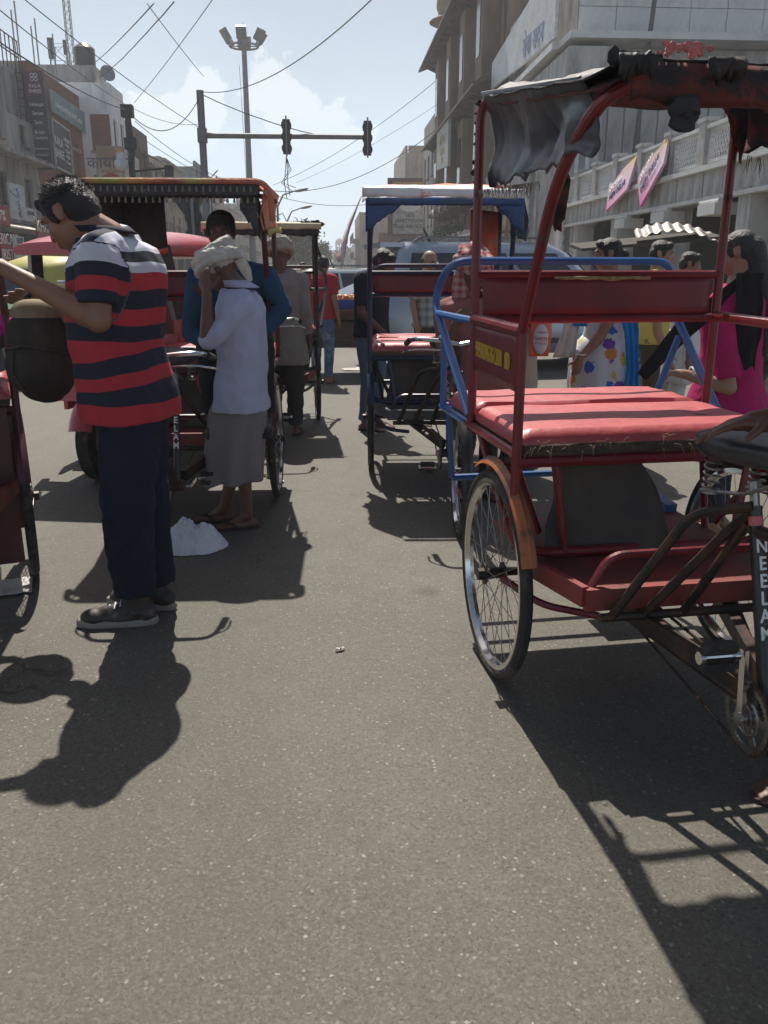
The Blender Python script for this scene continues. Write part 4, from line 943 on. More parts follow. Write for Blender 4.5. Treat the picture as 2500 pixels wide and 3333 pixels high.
    if shoes:
        for q in 'LR': shoe(root, J['a' + q], J['t' + q], shoes, sole or M_white, base, J.get('z' + q, z0), s, max(.007, vox * .8), M_white if vox < .008 else None)
    elif sandals:
        for q in 'LR':
            a = J['a' + q]; g = Vector((a.x, a.y, J.get('z' + q, z0))); t_ = Vector(J['t' + q]); t_.z = 0; t_.normalize(); x = t_.cross(U); pl = []
            for k in range(24):
                an = 2 * math.pi * k / 24; y = math.sin(an); w = .042 + .008 * y
                pl.append(g + x * w * math.cos(an) * s + t_ * (.07 + .145 * y) * s - U * .0)
            sm = MB(); sm.rings([[p + U * .001 for p in pl], [p + U * .012 for p in pl]]); so_ = sm.obj('sandal', sandals, root, 40, off=base)
            st = MB(); q0 = g + t_ * .16 * s + U * .03
            for k in (-1, 1): st.tube([q0, g + t_ * .10 * s + x * .03 * k + U * .045, g + t_ * .05 * s + x * .042 * k + U * .012], .006, 6)
            st.obj('strap', sandals, so_, 60, off=base)
    return root, body
def skirt(root, name, mat, base, top, bot, r0, r1, d0, d1, rv, fv, folds=9, amp=.02, nv=18, seed=3, uneven=.03, thick=.003):
    """hanging wrapped cloth with vertical folds"""
    top = Vector(top) - Vector(base); bot = Vector(bot) - Vector(base)
    def fn(u, v):
        a = 2 * math.pi * u; c = top.lerp(bot, v); e = min(1, v * 3.5) ** .6; w = r0 + (r1 - r0) * e; d = d0 + (d1 - d0) * e
        k = 1 + (amp / max(w, .05)) * (v ** .8) * (math.sin(a * folds + seed + 1.5 * noise.noise(Vector((u * 3, v, seed)))) * .7 + noise.noise(Vector((math.cos(a) * 3, math.sin(a) * 3, v * 1.2 + seed))) * .9)
        p = c + rv * (w * k * math.cos(a)) + fv * (d * k * math.sin(a))
        p.z += uneven * v * noise.noise(Vector((math.cos(a) * 1.3, math.sin(a) * 1.3, seed)))
        return p
    return sheet(fn, 96, nv, name, mat, root, thick)
def turban(root, J, mat, base, s=1.0, vox=.006, tail=True, big=1.0, tilt=12, seed=1):
    M = head_axes(J) @ Matrix.Rotation(R(tilt), 3, 'X'); c = J['head'] + M @ Vector((0, -.012, .05)) * s; b = MB()
    b.ell(c, (.082 * s * big, .102 * s * big, .07 * s * big), M, 20, 12); rnd = random.Random(seed)
    for i in range(7):
        ax = Matrix.Rotation(R(rnd.uniform(-24, 24)), 3, 'X') @ Matrix.Rotation(R(rnd.uniform(-22, 22)), 3, 'Y'); zz = -.035 + .016 * i
        k = 1.0 - .09 * max(0, i - 2); pts = []
        for j in range(30):
            a = 2 * math.pi * j / 30; pts.append(c + M @ (ax @ Vector((.090 * k * big * math.cos(a), .112 * k * big * math.sin(a), zz))) * s)
        b.tube(pts, .0175 * s * big, 8, closed=True)
    me = skin_obj('turban', b, mat, root, base, vox, 1, .0055, 34, (1, 1, 2.2))
    return me
V = Vector
# ---------------------------------------------------------------- man in the striped polo
NAVY = (.011, .014, .032); REDS = (.42, .026, .038); WHT = (.58, .58, .66)
st = []
x = 0.0
for w, c in ((.075, REDS), (.055, NAVY), (.055, REDS), (.058, NAVY), (.055, REDS), (.058, NAVY), (.058, REDS), (.056, NAVY), (.06, REDS), (.036, WHT), (.034, NAVY), (.034, WHT), (.034, NAVY), (.034, WHT), (.03, NAVY), (.03, WHT), (.4, NAVY)):
    st.append((x, c)); x += w
SLV = 2.0
sl = [(SLV - .9, NAVY), (SLV - .02, WHT), (SLV + .03, NAVY), (SLV + .075, REDS), (SLV + .125, NAVY), (SLV + .18, REDS), (SLV + .205, NAVY)]
M_polo = ramp_mat('striped polo cotton', [(p / 3.0, c) for p, c in st[:-1]] + [(st[-1][0] / 3.0, NAVY)] + [(p / 3.0, c) for p, c in sl], lo=0, hi=3.0, attr='stripe', wob=0.0, rough=.85, bump=.15, bscale=300, var=.08)
M_denim = cloth('dark navy denim', (.012, .016, .034), bscale=60)
Yc = 3.17
J = skel((-.80, 3.17, 0), -112, 1.72,
         pel=at(283, 838, 3.17), wai=at(262, 745, 3.17), che=at(258, 640, 3.17), shc=at(250, 535, 3.17), nek=at(215, 495, 3.17), head=at(152, 466, 3.16),
         sL=at(208, 548, 3.00), eL=at(212, 690, 2.95), wL=at(18, 585, 2.98), sR=at(262, 530, 3.33), eR=at(170, 690, 3.42), wR=at(95, 660, 3.45),
         hL=at(283, 890, 3.10), hR=at(296, 885, 3.26), kL=at(272, 1085, 3.10), kR=at(310, 1075, 3.27), aL=at(292, 1288, 3.13), aR=at(338, 1265, 3.29),
         hf=V((-.80, .22, -.56)).normalized(), tL=V((-1, -.03, 0)), tR=V((-.93, .3, 0)))
J['hr'] = V((.25, .95, 0)); J['fdL'] = V((-.8, .1, .5)); J['fnL'] = V((0, -.3, -1)); J['thL'] = -1
root, body = person('stout man in red, navy and white striped polo looking down, front left', J, SKIN, M_polo, M_denim, hair=HAIR, bw=1.06, bd=1.04, belly=.02, hem=.11, sleeve=.78, vox=.0065,
                    shoes=pm('black and brown trainers', (.03, .026, .024), .5, dirt=(.12, .09, .07), dscale=12, dlo=.55, dhi=.62), sole=pm('grey rubber sole', (.25, .23, .2), .8), fat=1.12, legr=1.36, fold=.010, curlL=40, collar=cloth('navy collar', NAVY), eyes=True, hs=1.0)
base = J['base']
sh = [c for c in root.children if c.name.startswith('shirt')][0]
at_ = sh.data.attributes.new('stripe', 'FLOAT', 'POINT'); vals = []
sp = [J['pel'] - V((0, 0, .12)), J['pel'], J['wai'], J['che'], J['shc'], J['nek']]
ln = [0]
for a, b in zip(sp, sp[1:]): ln.append(ln[-1] + (b - a).length)
for v in sh.data.vertices:
    p = v.co + base; best = None
    for i, (a, b) in enumerate(zip(sp, sp[1:])):
        d = b - a; t = (p - a).dot(d) / d.length_squared
        t = t if i == 0 else max(t, 0); t = min(t, 1) if i < len(sp) - 2 else t
        q = a + d * t; e = (p - q).length
        if best is None or e < best[0]: best = (e, ln[i] + d.length * t)
    val = best[1] + .012 * noise.noise(p * 7)
    for q in 'LR':
        S, E = J['s' + q], J['e' + q]; d = E - S; t = (p - S).dot(d) / d.length_squared; e = (p - (S + d * t)).length
        if -.1 < t < .97 and e < .125 and (p - S).dot((S - J['shc']).normalized()) > -.028 + .1 * max(0, t - .45): val = SLV + max(0, t) * d.length
    vals.append(max(0.001, val))
at_.data.foreach_set('value', vals)
# short hair strands so the head has a soft outline
hs = MB(); Mh = head_axes(J); rnd = random.Random(4)
for i in range(2600):
    a = rnd.uniform(0, 2 * math.pi); zz = rnd.uniform(-.1, 1); rr = math.sqrt(1 - zz * zz); d = V((rr * math.cos(a), rr * math.sin(a), zz))
    if d.y > .45 and d.z < .62: continue
    if d.z < .15 and d.y > -.3: continue
    p = V((d.x * .079 * 1.12, d.y * .097 - .016, d.z * .088 + .034)); tn = (d + V((rnd.uniform(-.5, .5), rnd.uniform(-.2, .9), rnd.uniform(-.3, .3)))).normalized()
    q = p + tn * rnd.uniform(.010, .019) * 1.0; s_ = V((rnd.uniform(-1, 1), rnd.uniform(-1, 1), rnd.uniform(-1, 1))) * .0011
    w = [J['head'] + Mh @ k - base for k in (p - s_, p + s_, q)]; hs.add(w, [(0, 1, 2)])
o = hs.obj('hair_strands', HAIR, root, 0); o['kind'] = 'stuff'
# dark shoulder bag carried in front
b = MB(); c = at(90, 752, 3.42); rg = []
M_bag = pm('dark brown leather', (.02, .015, .012), .8, dirt=(.05, .038, .028), dscale=5, bump=.3, bscale=14)
prof = [(-.215, .015), (-.205, .05), (-.18, .085), (-.14, .11), (-.08, .127), (0, .13), (.06, .122), (.12, .10)]
for z, w in prof: rg.append([c + V((w * math.copysign(abs(math.cos(t)) ** .8, math.cos(t)), w * .75 * math.sin(t) + .008 * noise.noise(V((math.cos(t) * 2, math.sin(t) * 2, z * 12))), z)) for t in [2 * math.pi * k / 26 for k in range(26)]])
br = thing('shoulder_bag', 'large rounded dark brown bag with tan top held before the striped man', 'bag', c)
b.rings(rg); b.ell(c + V((-.03, -.05, -.07)), (.10, .06, .10)); skin_obj('bag_body', b, M_bag, br, c, .008, 2, .010, 9, (1, 1, 1.4)); b = MB(); b.tube([c + V((-.115, -.055, -.0)), c + V((-.04, -.118, .015)), c + V((.06, -.105, .0)), c + V((.115, -.05, -.02))], .006, 6); b.tube([c + V((-.08, -.09, .0)), c + V((-.09, -.10, -.09)), c + V((-.05, -.10, -.16))], .004, 6); b.obj('seam', M_darkmetal, br, off=c)
b = MB(); rg = []
for z, w in ((.12, .102), (.15, .096), (.175, .078), (.187, .045), (.19, .01)): rg.append([c + V((-.005 + w * math.cos(t), w * .75 * math.sin(t), z)) for t in [2 * math.pi * k / 26 for k in range(26)]])
b.rings(rg); b.obj('bag_flap', pm('tan canvas', (.22, .16, .09), .8, var=.25, scale=25), br, 60, off=c)
b = MB(); b.tube(bend([c + V((-.09, 0, .1)), c + V((-.03, .02, .22)), c + V((.06, .02, .22)), c + V((.09, 0, .1))], .08), .009, 8); b.obj('handle', M_bag, br, off=c)

# ---------------------------------------------------------------- man in the white turban and checked lungi
M_wshirt = cloth('bluish white cotton', (.42, .45, .60), var=.06)
def check_mat():
    m = bpy.data.materials.new('grey checked cotton'); m.use_nodes = True; t = m.node_tree; b = t.nodes['Principled BSDF']; L = t.links.new
    uv = t.nodes.new('ShaderNodeTexCoord'); s = t.nodes.new('ShaderNodeSeparateXYZ'); L(uv.outputs['Object'], s.inputs[0])
    outs = []
    for ax in ('X', 'Y', 'Z'):
        w = t.nodes.new('ShaderNodeMath'); w.operation = 'MULTIPLY'; L(s.outputs[ax], w.inputs[0]); w.inputs[1].default_value = 560
        q = t.nodes.new('ShaderNodeMath'); q.operation = 'SINE'; L(w.outputs[0], q.inputs[0]); outs.append(q.outputs[0])
    a = t.nodes.new('ShaderNodeMath'); a.operation = 'MAXIMUM'; L(outs[0], a.inputs[0]); L(outs[2], a.inputs[1])
    r = t.nodes.new('ShaderNodeMapRange'); L(a.outputs[0], r.inputs[0]); r.inputs[1].default_value = .72; r.inputs[2].default_value = .9
    mx = t.nodes.new('ShaderNodeMix'); mx.data_type = 'RGBA'; L(r.outputs[0], mx.inputs[0]); mx.inputs[6].default_value = (.17, .155, .165, 1); mx.inputs[7].default_value = (.27, .25, .26, 1)
    L(mx.outputs[2], b.inputs['Base Color']); b.inputs['Roughness'].default_value = .9; return m
M_lungi = check_mat()
J = skel((-.56, 4.45, 0), -106, 1.50,
         pel=at(520, 845, 4.45), wai=at(522, 775, 4.45), che=at(520, 705, 4.45), shc=at(520, 642, 4.45), nek=at(512, 612, 4.45), head=at(478, 582, 4.44),
         sL=at(528, 662, 4.33), eL=at(447, 738, 4.28), wL=at(447, 632, 4.27), sR=at(525, 652, 4.57), eR=at(470, 740, 4.62), wR=at(445, 640, 4.58),
         hL=at(522, 870, 4.38), hR=at(515, 868, 4.52), kL=at(524, 985, 4.40), kR=at(512, 980, 4.50), aL=V((-.47, 4.40, .075)), aR=V((-.61, 4.53, .075)),
         hf=V((-.88, .30, -.36)).normalized(), tL=V((-.9, -.12, 0)), tR=V((-.95, .1, 0)))
J['fdL'] = V((-.12, .05, 1)); J['fnL'] = V((.4, 1, 0)); J['thL'] = -1; J['fdR'] = V((-.1, -.1, 1)); J['fnR'] = V((.3, -1, 0))
root, body = person('man in white turban, pale shirt and grey checked lungi covering his face with his hand', J, SKIN2, M_wshirt, None, style='turban', bw=.92, bd=1.0, hem=.10, flare=.012, sleeve=1.06, vox=.0065, sandals=pm('worn dark sandals', (.04, .03, .025), .8), fold=.013, curlL=18, collar=M_wshirt)
base = J['base']; lg = skirt(root, 'lungi', M_lungi, base, at(521, 835, 4.45), V((-.55, 4.45, .265)), .10, .145, .09, .155, J['r'], J['f'], 7, .02, 26, 2, .05)
b = MB(); n = 96
bt = V((-.545, 4.45, .235)) - base
pts = []
for k in range(n):
    a = 2 * math.pi * k / n; pts.append(bt + J['r'] * .165 * math.cos(a) + J['f'] * .168 * math.sin(a))
turban(root, J, pm('off white turban cloth', (.55, .53, .48), .9, var=.1, scale=12, bump=.5, bscale=22, dirt=(.32, .3, .26), dscale=8), base, 1.0, .0055, True, 1.12, -8, 5)
b = MB(); e0 = J['head'] - J['hf'] * .09 + V((.02, 0, -.02)); b.tube([e0 + V((0, -.02, .04)) - base, e0 + V((.03, -.02, -.02)) - base, e0 + V((.05, -.02, -.07)) - base], [.03, .028, .012], 10, sx=.4); b.obj('turban_tail', MATS['off white turban cloth'], root)
# ---------------------------------------------------------------- seated man in blue shirt
M_blues = cloth('blue cotton', (.02, .065, .13)); M_dkpants = cloth('black trousers', (.016, .017, .022))
J = skel((-.56, 5.06, 0), 6, 1.70, pel=(0, -.02, 1.0), wai=(0, .03, 1.11), che=(0, .08, 1.27), shc=at(503, 590, 4.92), nek=at(498, 560, 4.92), head=at(478, 502, 4.88),
         sR=at(428, 598, 4.92), sL=at(575, 598, 4.92), eR=at(412, 720, 4.80), wR=at(470, 752, 4.62), eL=at(612, 668, 4.86), wL=at(540, 745, 4.66),
         hR=(.1, .02, .98), hL=(-.1, .02, .98), kR=(.14, .42, .97), kL=(-.14, .42, .97), aR=(.14, .42, .59), aL=(-.14, .42, .59), hf=(0.12, 1, -.18))
person('man in long-sleeved blue shirt sitting on the tasselled rickshaw, facing the camera', J, SKIN2, M_blues, M_dkpants, vox=.009, sleeve=1.9, bw=1.05, hem=.05, shoes=flat('black shoes', (.02, .02, .02), .5), sole=M_rubber, fold=.006, z0=.49, collar=M_blues)
# ---------------------------------------------------------------- man in grey turban from behind
M_greyc = cloth('grey cotton', (.25, .235, .21)); M_gtrous = cloth('dark grey trousers', (.04, .042, .042))
J = skel((-.40, 7.15, 0), 168, 1.60, hf=(-.2, 1, -.15))
root, b_ = person('man in loose grey shirt and pale turban seen from behind, beyond the tasselled rickshaw', J, SKIN2, M_greyc, M_gtrous, style='turban', vox=.011, hem=.27, flare=.03, sleeve=1.8, bw=1.08, bd=1.1, sandals=flat('dark sandals', (.03, .025, .02), .8), fold=.008, legr=1.15)
turban(root, J, cloth('pale grey turban', (.36, .32, .27)), J['base'], 1.0, .008, True, 1.1, -6, 9)
# ---------------------------------------------------------------- man in red T-shirt at the cart
J = skel((-.10, 10.55, 0), 150, 1.56, eL=(-.30, .22, 1.08), wL=(-.24, .42, .92), hf=(-.3, 1, -.35), head=(-.02, .10, 1.43), nek=(0, .05, 1.32))
person('man in red T-shirt and ripped jeans leaning on the vendor cart', J, SKIN, cloth('red jersey', (.33, .02, .03)), pm('bleached jeans', (.06, .10, .18), .9, var=.3, scale=5, dirt=(.3, .36, .42), dscale=6, dlo=.5, dhi=.7), vox=.013, sleeve=.7, bw=1.02, hem=.06, sandals=flat('brown sandals', (.06, .04, .03), .8))
# ---------------------------------------------------------------- man in navy shirt beside the blue rickshaw
J = skel((.36, 7.35, 0), 60, 1.60, wR=(.16, .22, .84), eR=(.22, .02, 1.02), head=(0, .12, 1.43), nek=(0, .06, 1.34), shc=(0, .03, 1.30), hf=(0, 1, -.6))
person('man in dark navy shirt and blue jeans bending beside the blue-framed rickshaw', J, SKIN2, cloth('dark navy shirt', (.012, .015, .03)), pm('faded blue jeans', (.09, .14, .22), .9, var=.25, scale=6, bump=.2), vox=.011, sleeve=.8, bw=1.08, hem=.06, sandals=flat('black sandals', (.02, .02, .02), .8))
# ---------------------------------------------------------------- bald man with glasses
J = skel((1.06, 9.2, 0), 42, 1.57, hf=(.0, 1, -.45))
def plaid(name, c0, c1, f=70):
    m = bpy.data.materials.new(name); m.use_nodes = True; t = m.node_tree; b = t.nodes['Principled BSDF']; L = t.links.new
    uv = t.nodes.new('ShaderNodeTexCoord'); s = t.nodes.new('ShaderNodeSeparateXYZ'); L(uv.outputs['Object'], s.inputs[0]); acc = None
    for ax in ('X', 'Z'):
        w = t.nodes.new('ShaderNodeMath'); w.operation = 'MULTIPLY'; L(s.outputs[ax], w.inputs[0]); w.inputs[1].default_value = f
        q = t.nodes.new('ShaderNodeMath'); q.operation = 'SINE'; L(w.outputs[0], q.inputs[0]); r = t.nodes.new('ShaderNodeMapRange'); L(q.outputs[0], r.inputs[0]); r.inputs[1].default_value = -.2; r.inputs[2].default_value = .2; r.inputs[3].default_value = 0; r.inputs[4].default_value = .5
        if acc is None: acc = r.outputs[0]
        else:
            ad = t.nodes.new('ShaderNodeMath'); ad.operation = 'ADD'; L(acc, ad.inputs[0]); L(r.outputs[0], ad.inputs[1]); acc = ad.outputs[0]
    mx = t.nodes.new('ShaderNodeMix'); mx.data_type = 'RGBA'; L(acc, mx.inputs[0]); mx.inputs[6].default_value = (*c0, 1); mx.inputs[7].default_value = (*c1, 1); L(mx.outputs[2], b.inputs['Base Color']); b.inputs['Roughness'].default_value = .9
    return m
root, bd_ = person('balding man with glasses in grey plaid shirt standing in front of the silver car', J, SKIN3, plaid('grey plaid cotton', (.16, .18, .17), (.36, .37, .35)), cloth('brown trousers', (.06, .05, .04)), style='bald', hair=HAIRG, vox=.012, sleeve=.8, bw=1.05, shoes=flat('black shoes', (.02, .02, .02), .5), sole=M_rubber)
Mh = head_axes(J); gm = MB(); base = J['base']
for k in (-1, 1):
    pts = [J['head'] - base + Mh @ V((.03 * k + .022 * math.cos(a), .104, .002 + .018 * math.sin(a))) * J['s'] for a in [2 * math.pi * i / 16 for i in range(16)]]; gm.tube(pts, .0018, 5, closed=True)
    gm.tube([J['head'] - base + Mh @ V((.05 * k, .1, .006)) * J['s'], J['head'] - base + Mh @ V((.078 * k, .0, .008)) * J['s']], .0018, 5)
gm.tube([J['head'] - base + Mh @ V((-.01, .105, .006)), J['head'] - base + Mh @ V((.01, .105, .006))], .0018, 5); gm.obj('glasses', M_steel, root)
# ---------------------------------------------------------------- rickshaw puller in red checked turban
J = skel((.88, 4.93, 0), 22, 1.44, head=at(1022, 585, 4.86), nek=at(1018, 635, 4.92), shc=at(1015, 655, 4.93), hf=(-.42, 1, -.42), wR=at(985, 695, 4.70), eR=at(962, 765, 4.78), wL=at(1085, 775, 4.66), eL=at(1080, 725, 4.80), sR=at(955, 668, 4.93), sL=at(1075, 668, 4.93), che=at(1018, 715, 4.93))
J['fdR'] = V((.5, -.3, .7)); J['fnR'] = V((.3, .9, 0)); J['fdL'] = V((.6, -.6, -.2))
M_pinkb = cloth('dusty pink brown cotton', (.25, .10, .095))
root, b_ = person('rickshaw puller in red checked turban and dusty pink shirt beside the blue-framed rickshaw', J, SKIN2, M_pinkb, cloth('dark brown trousers', (.03, .024, .02)), style='turban', vox=.010, sleeve={'L': 1.3, 'R': 1.25}, hem=.12, bw=1.06, curlR=35, curlL=30, sandals=flat('black rubber sandals', (.02, .02, .02), .8), collar=M_pinkb)
turban(root, J, plaid('red checked turban cloth', (.30, .05, .05), (.42, .30, .28), 150), J['base'], 1.0, .008, True, 1.02, -4, 12)
b = MB(); b.ell(J['head'] + V((-.06, .03, -.1)) - J['base'], (.055, .05, .09)); b.cap(J['head'] + V((-.07, .02, -.03)) - J['base'], J['head'] + V((-.085, .04, -.16)) - J['base'], .04, .03); b.obj('turban_tail', MATS.get('x') or root.children[-1].data.materials[0], root)
# ---------------------------------------------------------------- boy with the carrier bag
J = skel((1.30, 5.75, 0), 110, 1.30, wR=at(1155, 695, 5.55), eR=at(1108, 715, 5.6), fdR=(0, .7, -.7))
person('short person in cream shirt and dark trousers holding an orange and white bag', J, SKIN2, cloth('cream cotton', (.45, .40, .32)), cloth('charcoal trousers', (.03, .034, .034)), vox=.011, sleeve=1.7, hem=.14, sandals=flat('grey sandals', (.05, .05, .05), .8))
c = at(1170, 728, 5.5)
bagr = thing('carrier_bag', 'orange and white plastic carrier bag lettered PARTH hanging from a hand', 'bag', c)
def bagf(sg):
    def fn(u, v):
        w = .062 + .012 * math.sin(v * 3); x = (u - .5) * 2 * w + .012 * (v - .5); z = .125 - .25 * v
        return V((x - .02 * v, sg * (.004 + .022 * math.sin(math.pi * u) * math.sin(math.pi * min(1, v + .15))) + .005 * nz3((u * 5, v * 6, sg)), z))
    return fn
M_bago = pm('orange polythene', (.75, .13, .05), .35, bump=.3, bscale=14); M_bagw = pm('white print panel', (.62, .62, .62), .4)
sheet(bagf(-1), 12, 16, 'front_face', M_bago, bagr, .002); sheet(bagf(1), 12, 16, 'back_face', M_bago, bagr, .002)
def pan(u, v):
    a = 2 * math.pi * u; x = .050 * v * math.cos(a) - .012; z = -.012 + .098 * v * math.sin(a)
    uu = .5 + x / .13; return V((x, -.014 - .022 * math.sin(math.pi * min(1, max(0, uu))), z))
sheet(pan, 28, 4, 'print_panel', M_bagw, bagr, .001)
M_redprint = flat('red print', (.5, .05, .03), .5)
lettering('PARTH', .035, M_redprint, bagr, basis((-.012, -.043, -.01), (1, 0, -.08), (0, 0, 1)), ext=.001)
lettering('raymond', .018, M_redprint, bagr, basis((-.010, -.042, .035), (1, 0, -.08), (0, 0, 1)), ext=.001)
lettering('COLLECTION', .014, M_redprint, bagr, basis((-.013, -.043, -.038), (1, 0, -.08), (0, 0, 1)), ext=.001)
# ---------------------------------------------------------------- women and young men on the right
def floral():
    m = bpy.data.materials.new('floral print cotton'); m.use_nodes = True; t = m.node_tree; b = t.nodes['Principled BSDF']; L = t.links.new
    tc_ = t.nodes.new('ShaderNodeTexCoord'); vo = t.nodes.new('ShaderNodeTexVoronoi'); vo.inputs['Scale'].default_value = 13; L(tc_.outputs['Object'], vo.inputs['Vector'])
    sp_ = t.nodes.new('ShaderNodeSeparateColor'); L(vo.outputs['Color'], sp_.inputs[0])
    cr = t.nodes.new('ShaderNodeValToRGB'); cr.color_ramp.interpolation = 'CONSTANT'; L(sp_.outputs[0], cr.inputs[0]); e = cr.color_ramp.elements; e[0].color = (.55, .56, .6, 1); e[1].position = .45; e[1].color = (.18, .05, .32, 1)
    for p, c in ((.62, (.55, .2, .03)), (.75, (.03, .12, .5)), (.88, (.5, .42, .05))): q = e.new(p); q.color = (*c, 1)
    n_ = t.nodes.new('ShaderNodeTexNoise'); n_.inputs['Scale'].default_value = 55; L(tc_.outputs['Object'], n_.inputs['Vector'])
    ad = t.nodes.new('ShaderNodeMath'); ad.operation = 'MULTIPLY_ADD'; L(n_.outputs[0], ad.inputs[0]); ad.inputs[1].default_value = .5; L(vo.outputs['Distance'], ad.inputs[2])
    r = t.nodes.new('ShaderNodeMapRange'); L(ad.outputs[0], r.inputs[0]); r.inputs[1].default_value = .84; r.inputs[2].default_value = .76
    mx = t.nodes.new('ShaderNodeMix'); mx.data_type = 'RGBA'; L(r.outputs[0], mx.inputs[0]); mx.inputs[6].default_value = (.55, .56, .6, 1); L(cr.outputs[0], mx.inputs[7]); L(mx.outputs[2], b.inputs['Base Color']); b.inputs['Roughness'].default_value = .85
    return m
M_flor = floral(); M_bluesc = cloth('bright blue scarf', (.02, .22, .55)); M_whitech = cloth('white chiffon', (.6, .58, .56))
J = skel((1.97, 5.95, 0), -100, 1.58, hf=(0, 1, -.12), wL=at(1252, 775, 5.72), eL=at(1298, 725, 5.75), sL=at(1335, 650, 5.78))
J['fdL'] = V((-.2, 0, -1))
root, b_ = person('woman in floral dress with bright blue scarf walking left behind the red rickshaw', J, SKIN, M_flor, cloth('white trousers', (.5, .5, .5)), style='bun', vox=.011, sleeve=.3, hem=.05, bw=1.1, bd=1.25, sandals=flat('brown sandals', (.06, .04, .03), .8), fold=.006)
base = J['base']; skirt(root, 'dress_skirt', M_flor, base, J['pel'] + V((0, 0, .06)), J['pel'] - V((0, 0, .52)), .17, .25, .15, .24, J['r'], J['f'], 8, .02, 14, 4)
def scarf(name, mat, pts, w, seed):
    P = [V(p) - base for p in pts]
    def fn(u, v):
        t = v * (len(P) - 1); i = min(int(t), len(P) - 2); p = P[i].lerp(P[i + 1], t - i); return p + J['f'] * ((u - .5) * w * (1 + .2 * math.sin(v * 7))) + V((0, -1, 0)) * (.012 * math.sin(u * 16 + seed) + .01 * nz3((u * 4, v * 6, seed)))
    return sheet(fn, 20, 20, name, mat, root, .003)
s0 = J['sL']
scarf('scarf', M_bluesc, [J['nek'] + V((.03, -.06, .01)), s0 + V((.03, -.05, .03)), s0 + V((.08, -.09, -.2)), s0 + V((.10, -.12, -.45)), s0 + V((.10, -.12, -.68))], .1, 1)
scarf('scarf', M_bluesc, [J['nek'] + V((-.08, -.03, -.02)), J['che'] + V((-.16, -.05, .02)), J['wai'] + V((-.2, -.06, 0))], .1, 2)
scarf('shawl', M_whitech, [J['nek'] + V((-.1, 0, -.04)), J['che'] + V((-.22, -.03, .0)), J['wai'] + V((-.26, -.03, .0)), J['pel'] + V((-.3, -.03, -.1))], .14, 3)
b = MB(); w_ = J['wL'] - base; b.torus(w_ + V((.01, 0, .03)), .034, .0035, 'z', 20, 6); b.obj('bangle', M_white, root)
M_ytee = cloth('yellow jersey', (.55, .43, .10))
J = skel((2.70, 6.95, 0), 70, 1.60, hf=(.15, 1, -.15), wR=at(1440, 770, 6.75), eR=at(1420, 715, 6.78))
root, b_ = person('young man in yellow T-shirt and olive trousers walking right behind the red rickshaw', J, SKIN3, M_ytee, cloth('olive trousers', (.07, .055, .025)), vox=.011, sleeve=.6, hem=.1, sandals=flat('brown sandals', (.06, .04, .03), .8))
lt = lettering('SUPREME', .05, flat('black print', (.02, .02, .02), .6), root, basis(at(1418, 738, 6.78) - J['base'], (1, 0, .0), (0, 0, 1)), ext=.001)
J = skel((3.12, 7.35, 0), 75, 1.52, hf=(.1, 1, -.2), wR=at(1487, 775, 7.15), eR=at(1483, 715, 7.2))
root, b_ = person('person in long white kurta walking right, behind the one in the yellow T-shirt', J, SKIN, cloth('white cotton kurta', (.58, .58, .6)), cloth('white loose trousers', (.55, .55, .56)), vox=.012, sleeve=.8, hem=.1, bw=1.1, sandals=flat('brown sandals', (.06, .04, .03), .8))
skirt(root, 'kurta_skirt', MATS['white cotton kurta'], J['base'], J['pel'] + V((0, 0, .04)), J['pel'] - V((0, 0, .42)), .18, .2, .14, .17, J['r'], J['f'], 6, .015, 10, 6)
M_pink = cloth('bright pink cotton', (.40, .015, .11))
J = skel((2.05, 4.18, 0), -125, 1.55, hf=(.1, 1, -.35), wL=at(1478, 808, 4.05), eL=at(1575, 838, 3.98), sL=at(1560, 700, 4.02))
J['fdL'] = V((-1, .1, .1)); J['fnL'] = V((0, 0, -1))
root, b_ = person('woman in bright pink top with long dark hair at the right edge, arm stretched left', J, SKIN3, M_pink, cloth('dark leggings', (.03, .03, .04)), style='long', hair=HAIRG, vox=.010, sleeve=.85, hem=.2, flare=.04, bw=1.12, bd=1.2, sandals=flat('brown sandals', (.06, .04, .03), .8), curlL=30)
base = J['base']; M_blkd = cloth('black scarf', (.014, .013, .015))
def dup_(u, v):
    p = J['nek'].lerp(J['pel'], v) - base; return p + V((-.12 + .14 * u + .02 * v, -.19 - .02 * math.sin(v * 4), .03 + .0 * v)) + V((0, .005 * math.sin(u * 9) + .02 * nz3((u * 3, v * 3, 2)), 0)) + V((.02 * nz3((u, v * 4, 5)), 0, 0))
sheet(dup_, 20, 20, 'scarf', M_blkd, root, .004)
b = MB(); b.tube([J['nek'] + V((-.02, -.16, .02)) - base, J['che'] + V((-.3, -.1, -.05)) - base, J['wai'] + V((-.48, -.05, -.12)) - base], [.035, .05, .03], 12, sx=.3); b.obj('scarf', M_blkd, root)
b = MB(); b.torus(J['wL'] - base + V((.035, 0, 0)), .034, .004, 'x', 20, 6); b.obj('bangle', M_white, root)
# ---------------------------------------------------------------- puller whose hand rests on the saddle
J = skel((1.43, 1.98, 0), -75, 1.62, sL=V((1.34, 1.80, 1.30)), eL=V((1.27, 1.82, 1.10)), wL=V((1.03, 1.885, 1.02)), aL=V((1.30, 1.90, .085)), aR=V((1.45, 2.10, .085)), kL=V((1.33, 1.92, .47)))
J['fdL'] = V((-1, .05, -.12)); J['fnL'] = V((0, -.15, -1)); J['thL'] = -1 if V((-1, .05, -.12)).cross(V((0, -.15, -1))).y > 0 else 1
person('man at the right edge resting his hand on the red rickshaw saddle', J, SKIN2, cloth('brown checked shirt', (.12, .09, .07)), cloth('grey trousers', (.08, .08, .085)), vox=.0065, sleeve=1.35, sandals=pm('brown sandals', (.1, .055, .03), .8), curlL=12, hem=.12, hs=1.15)
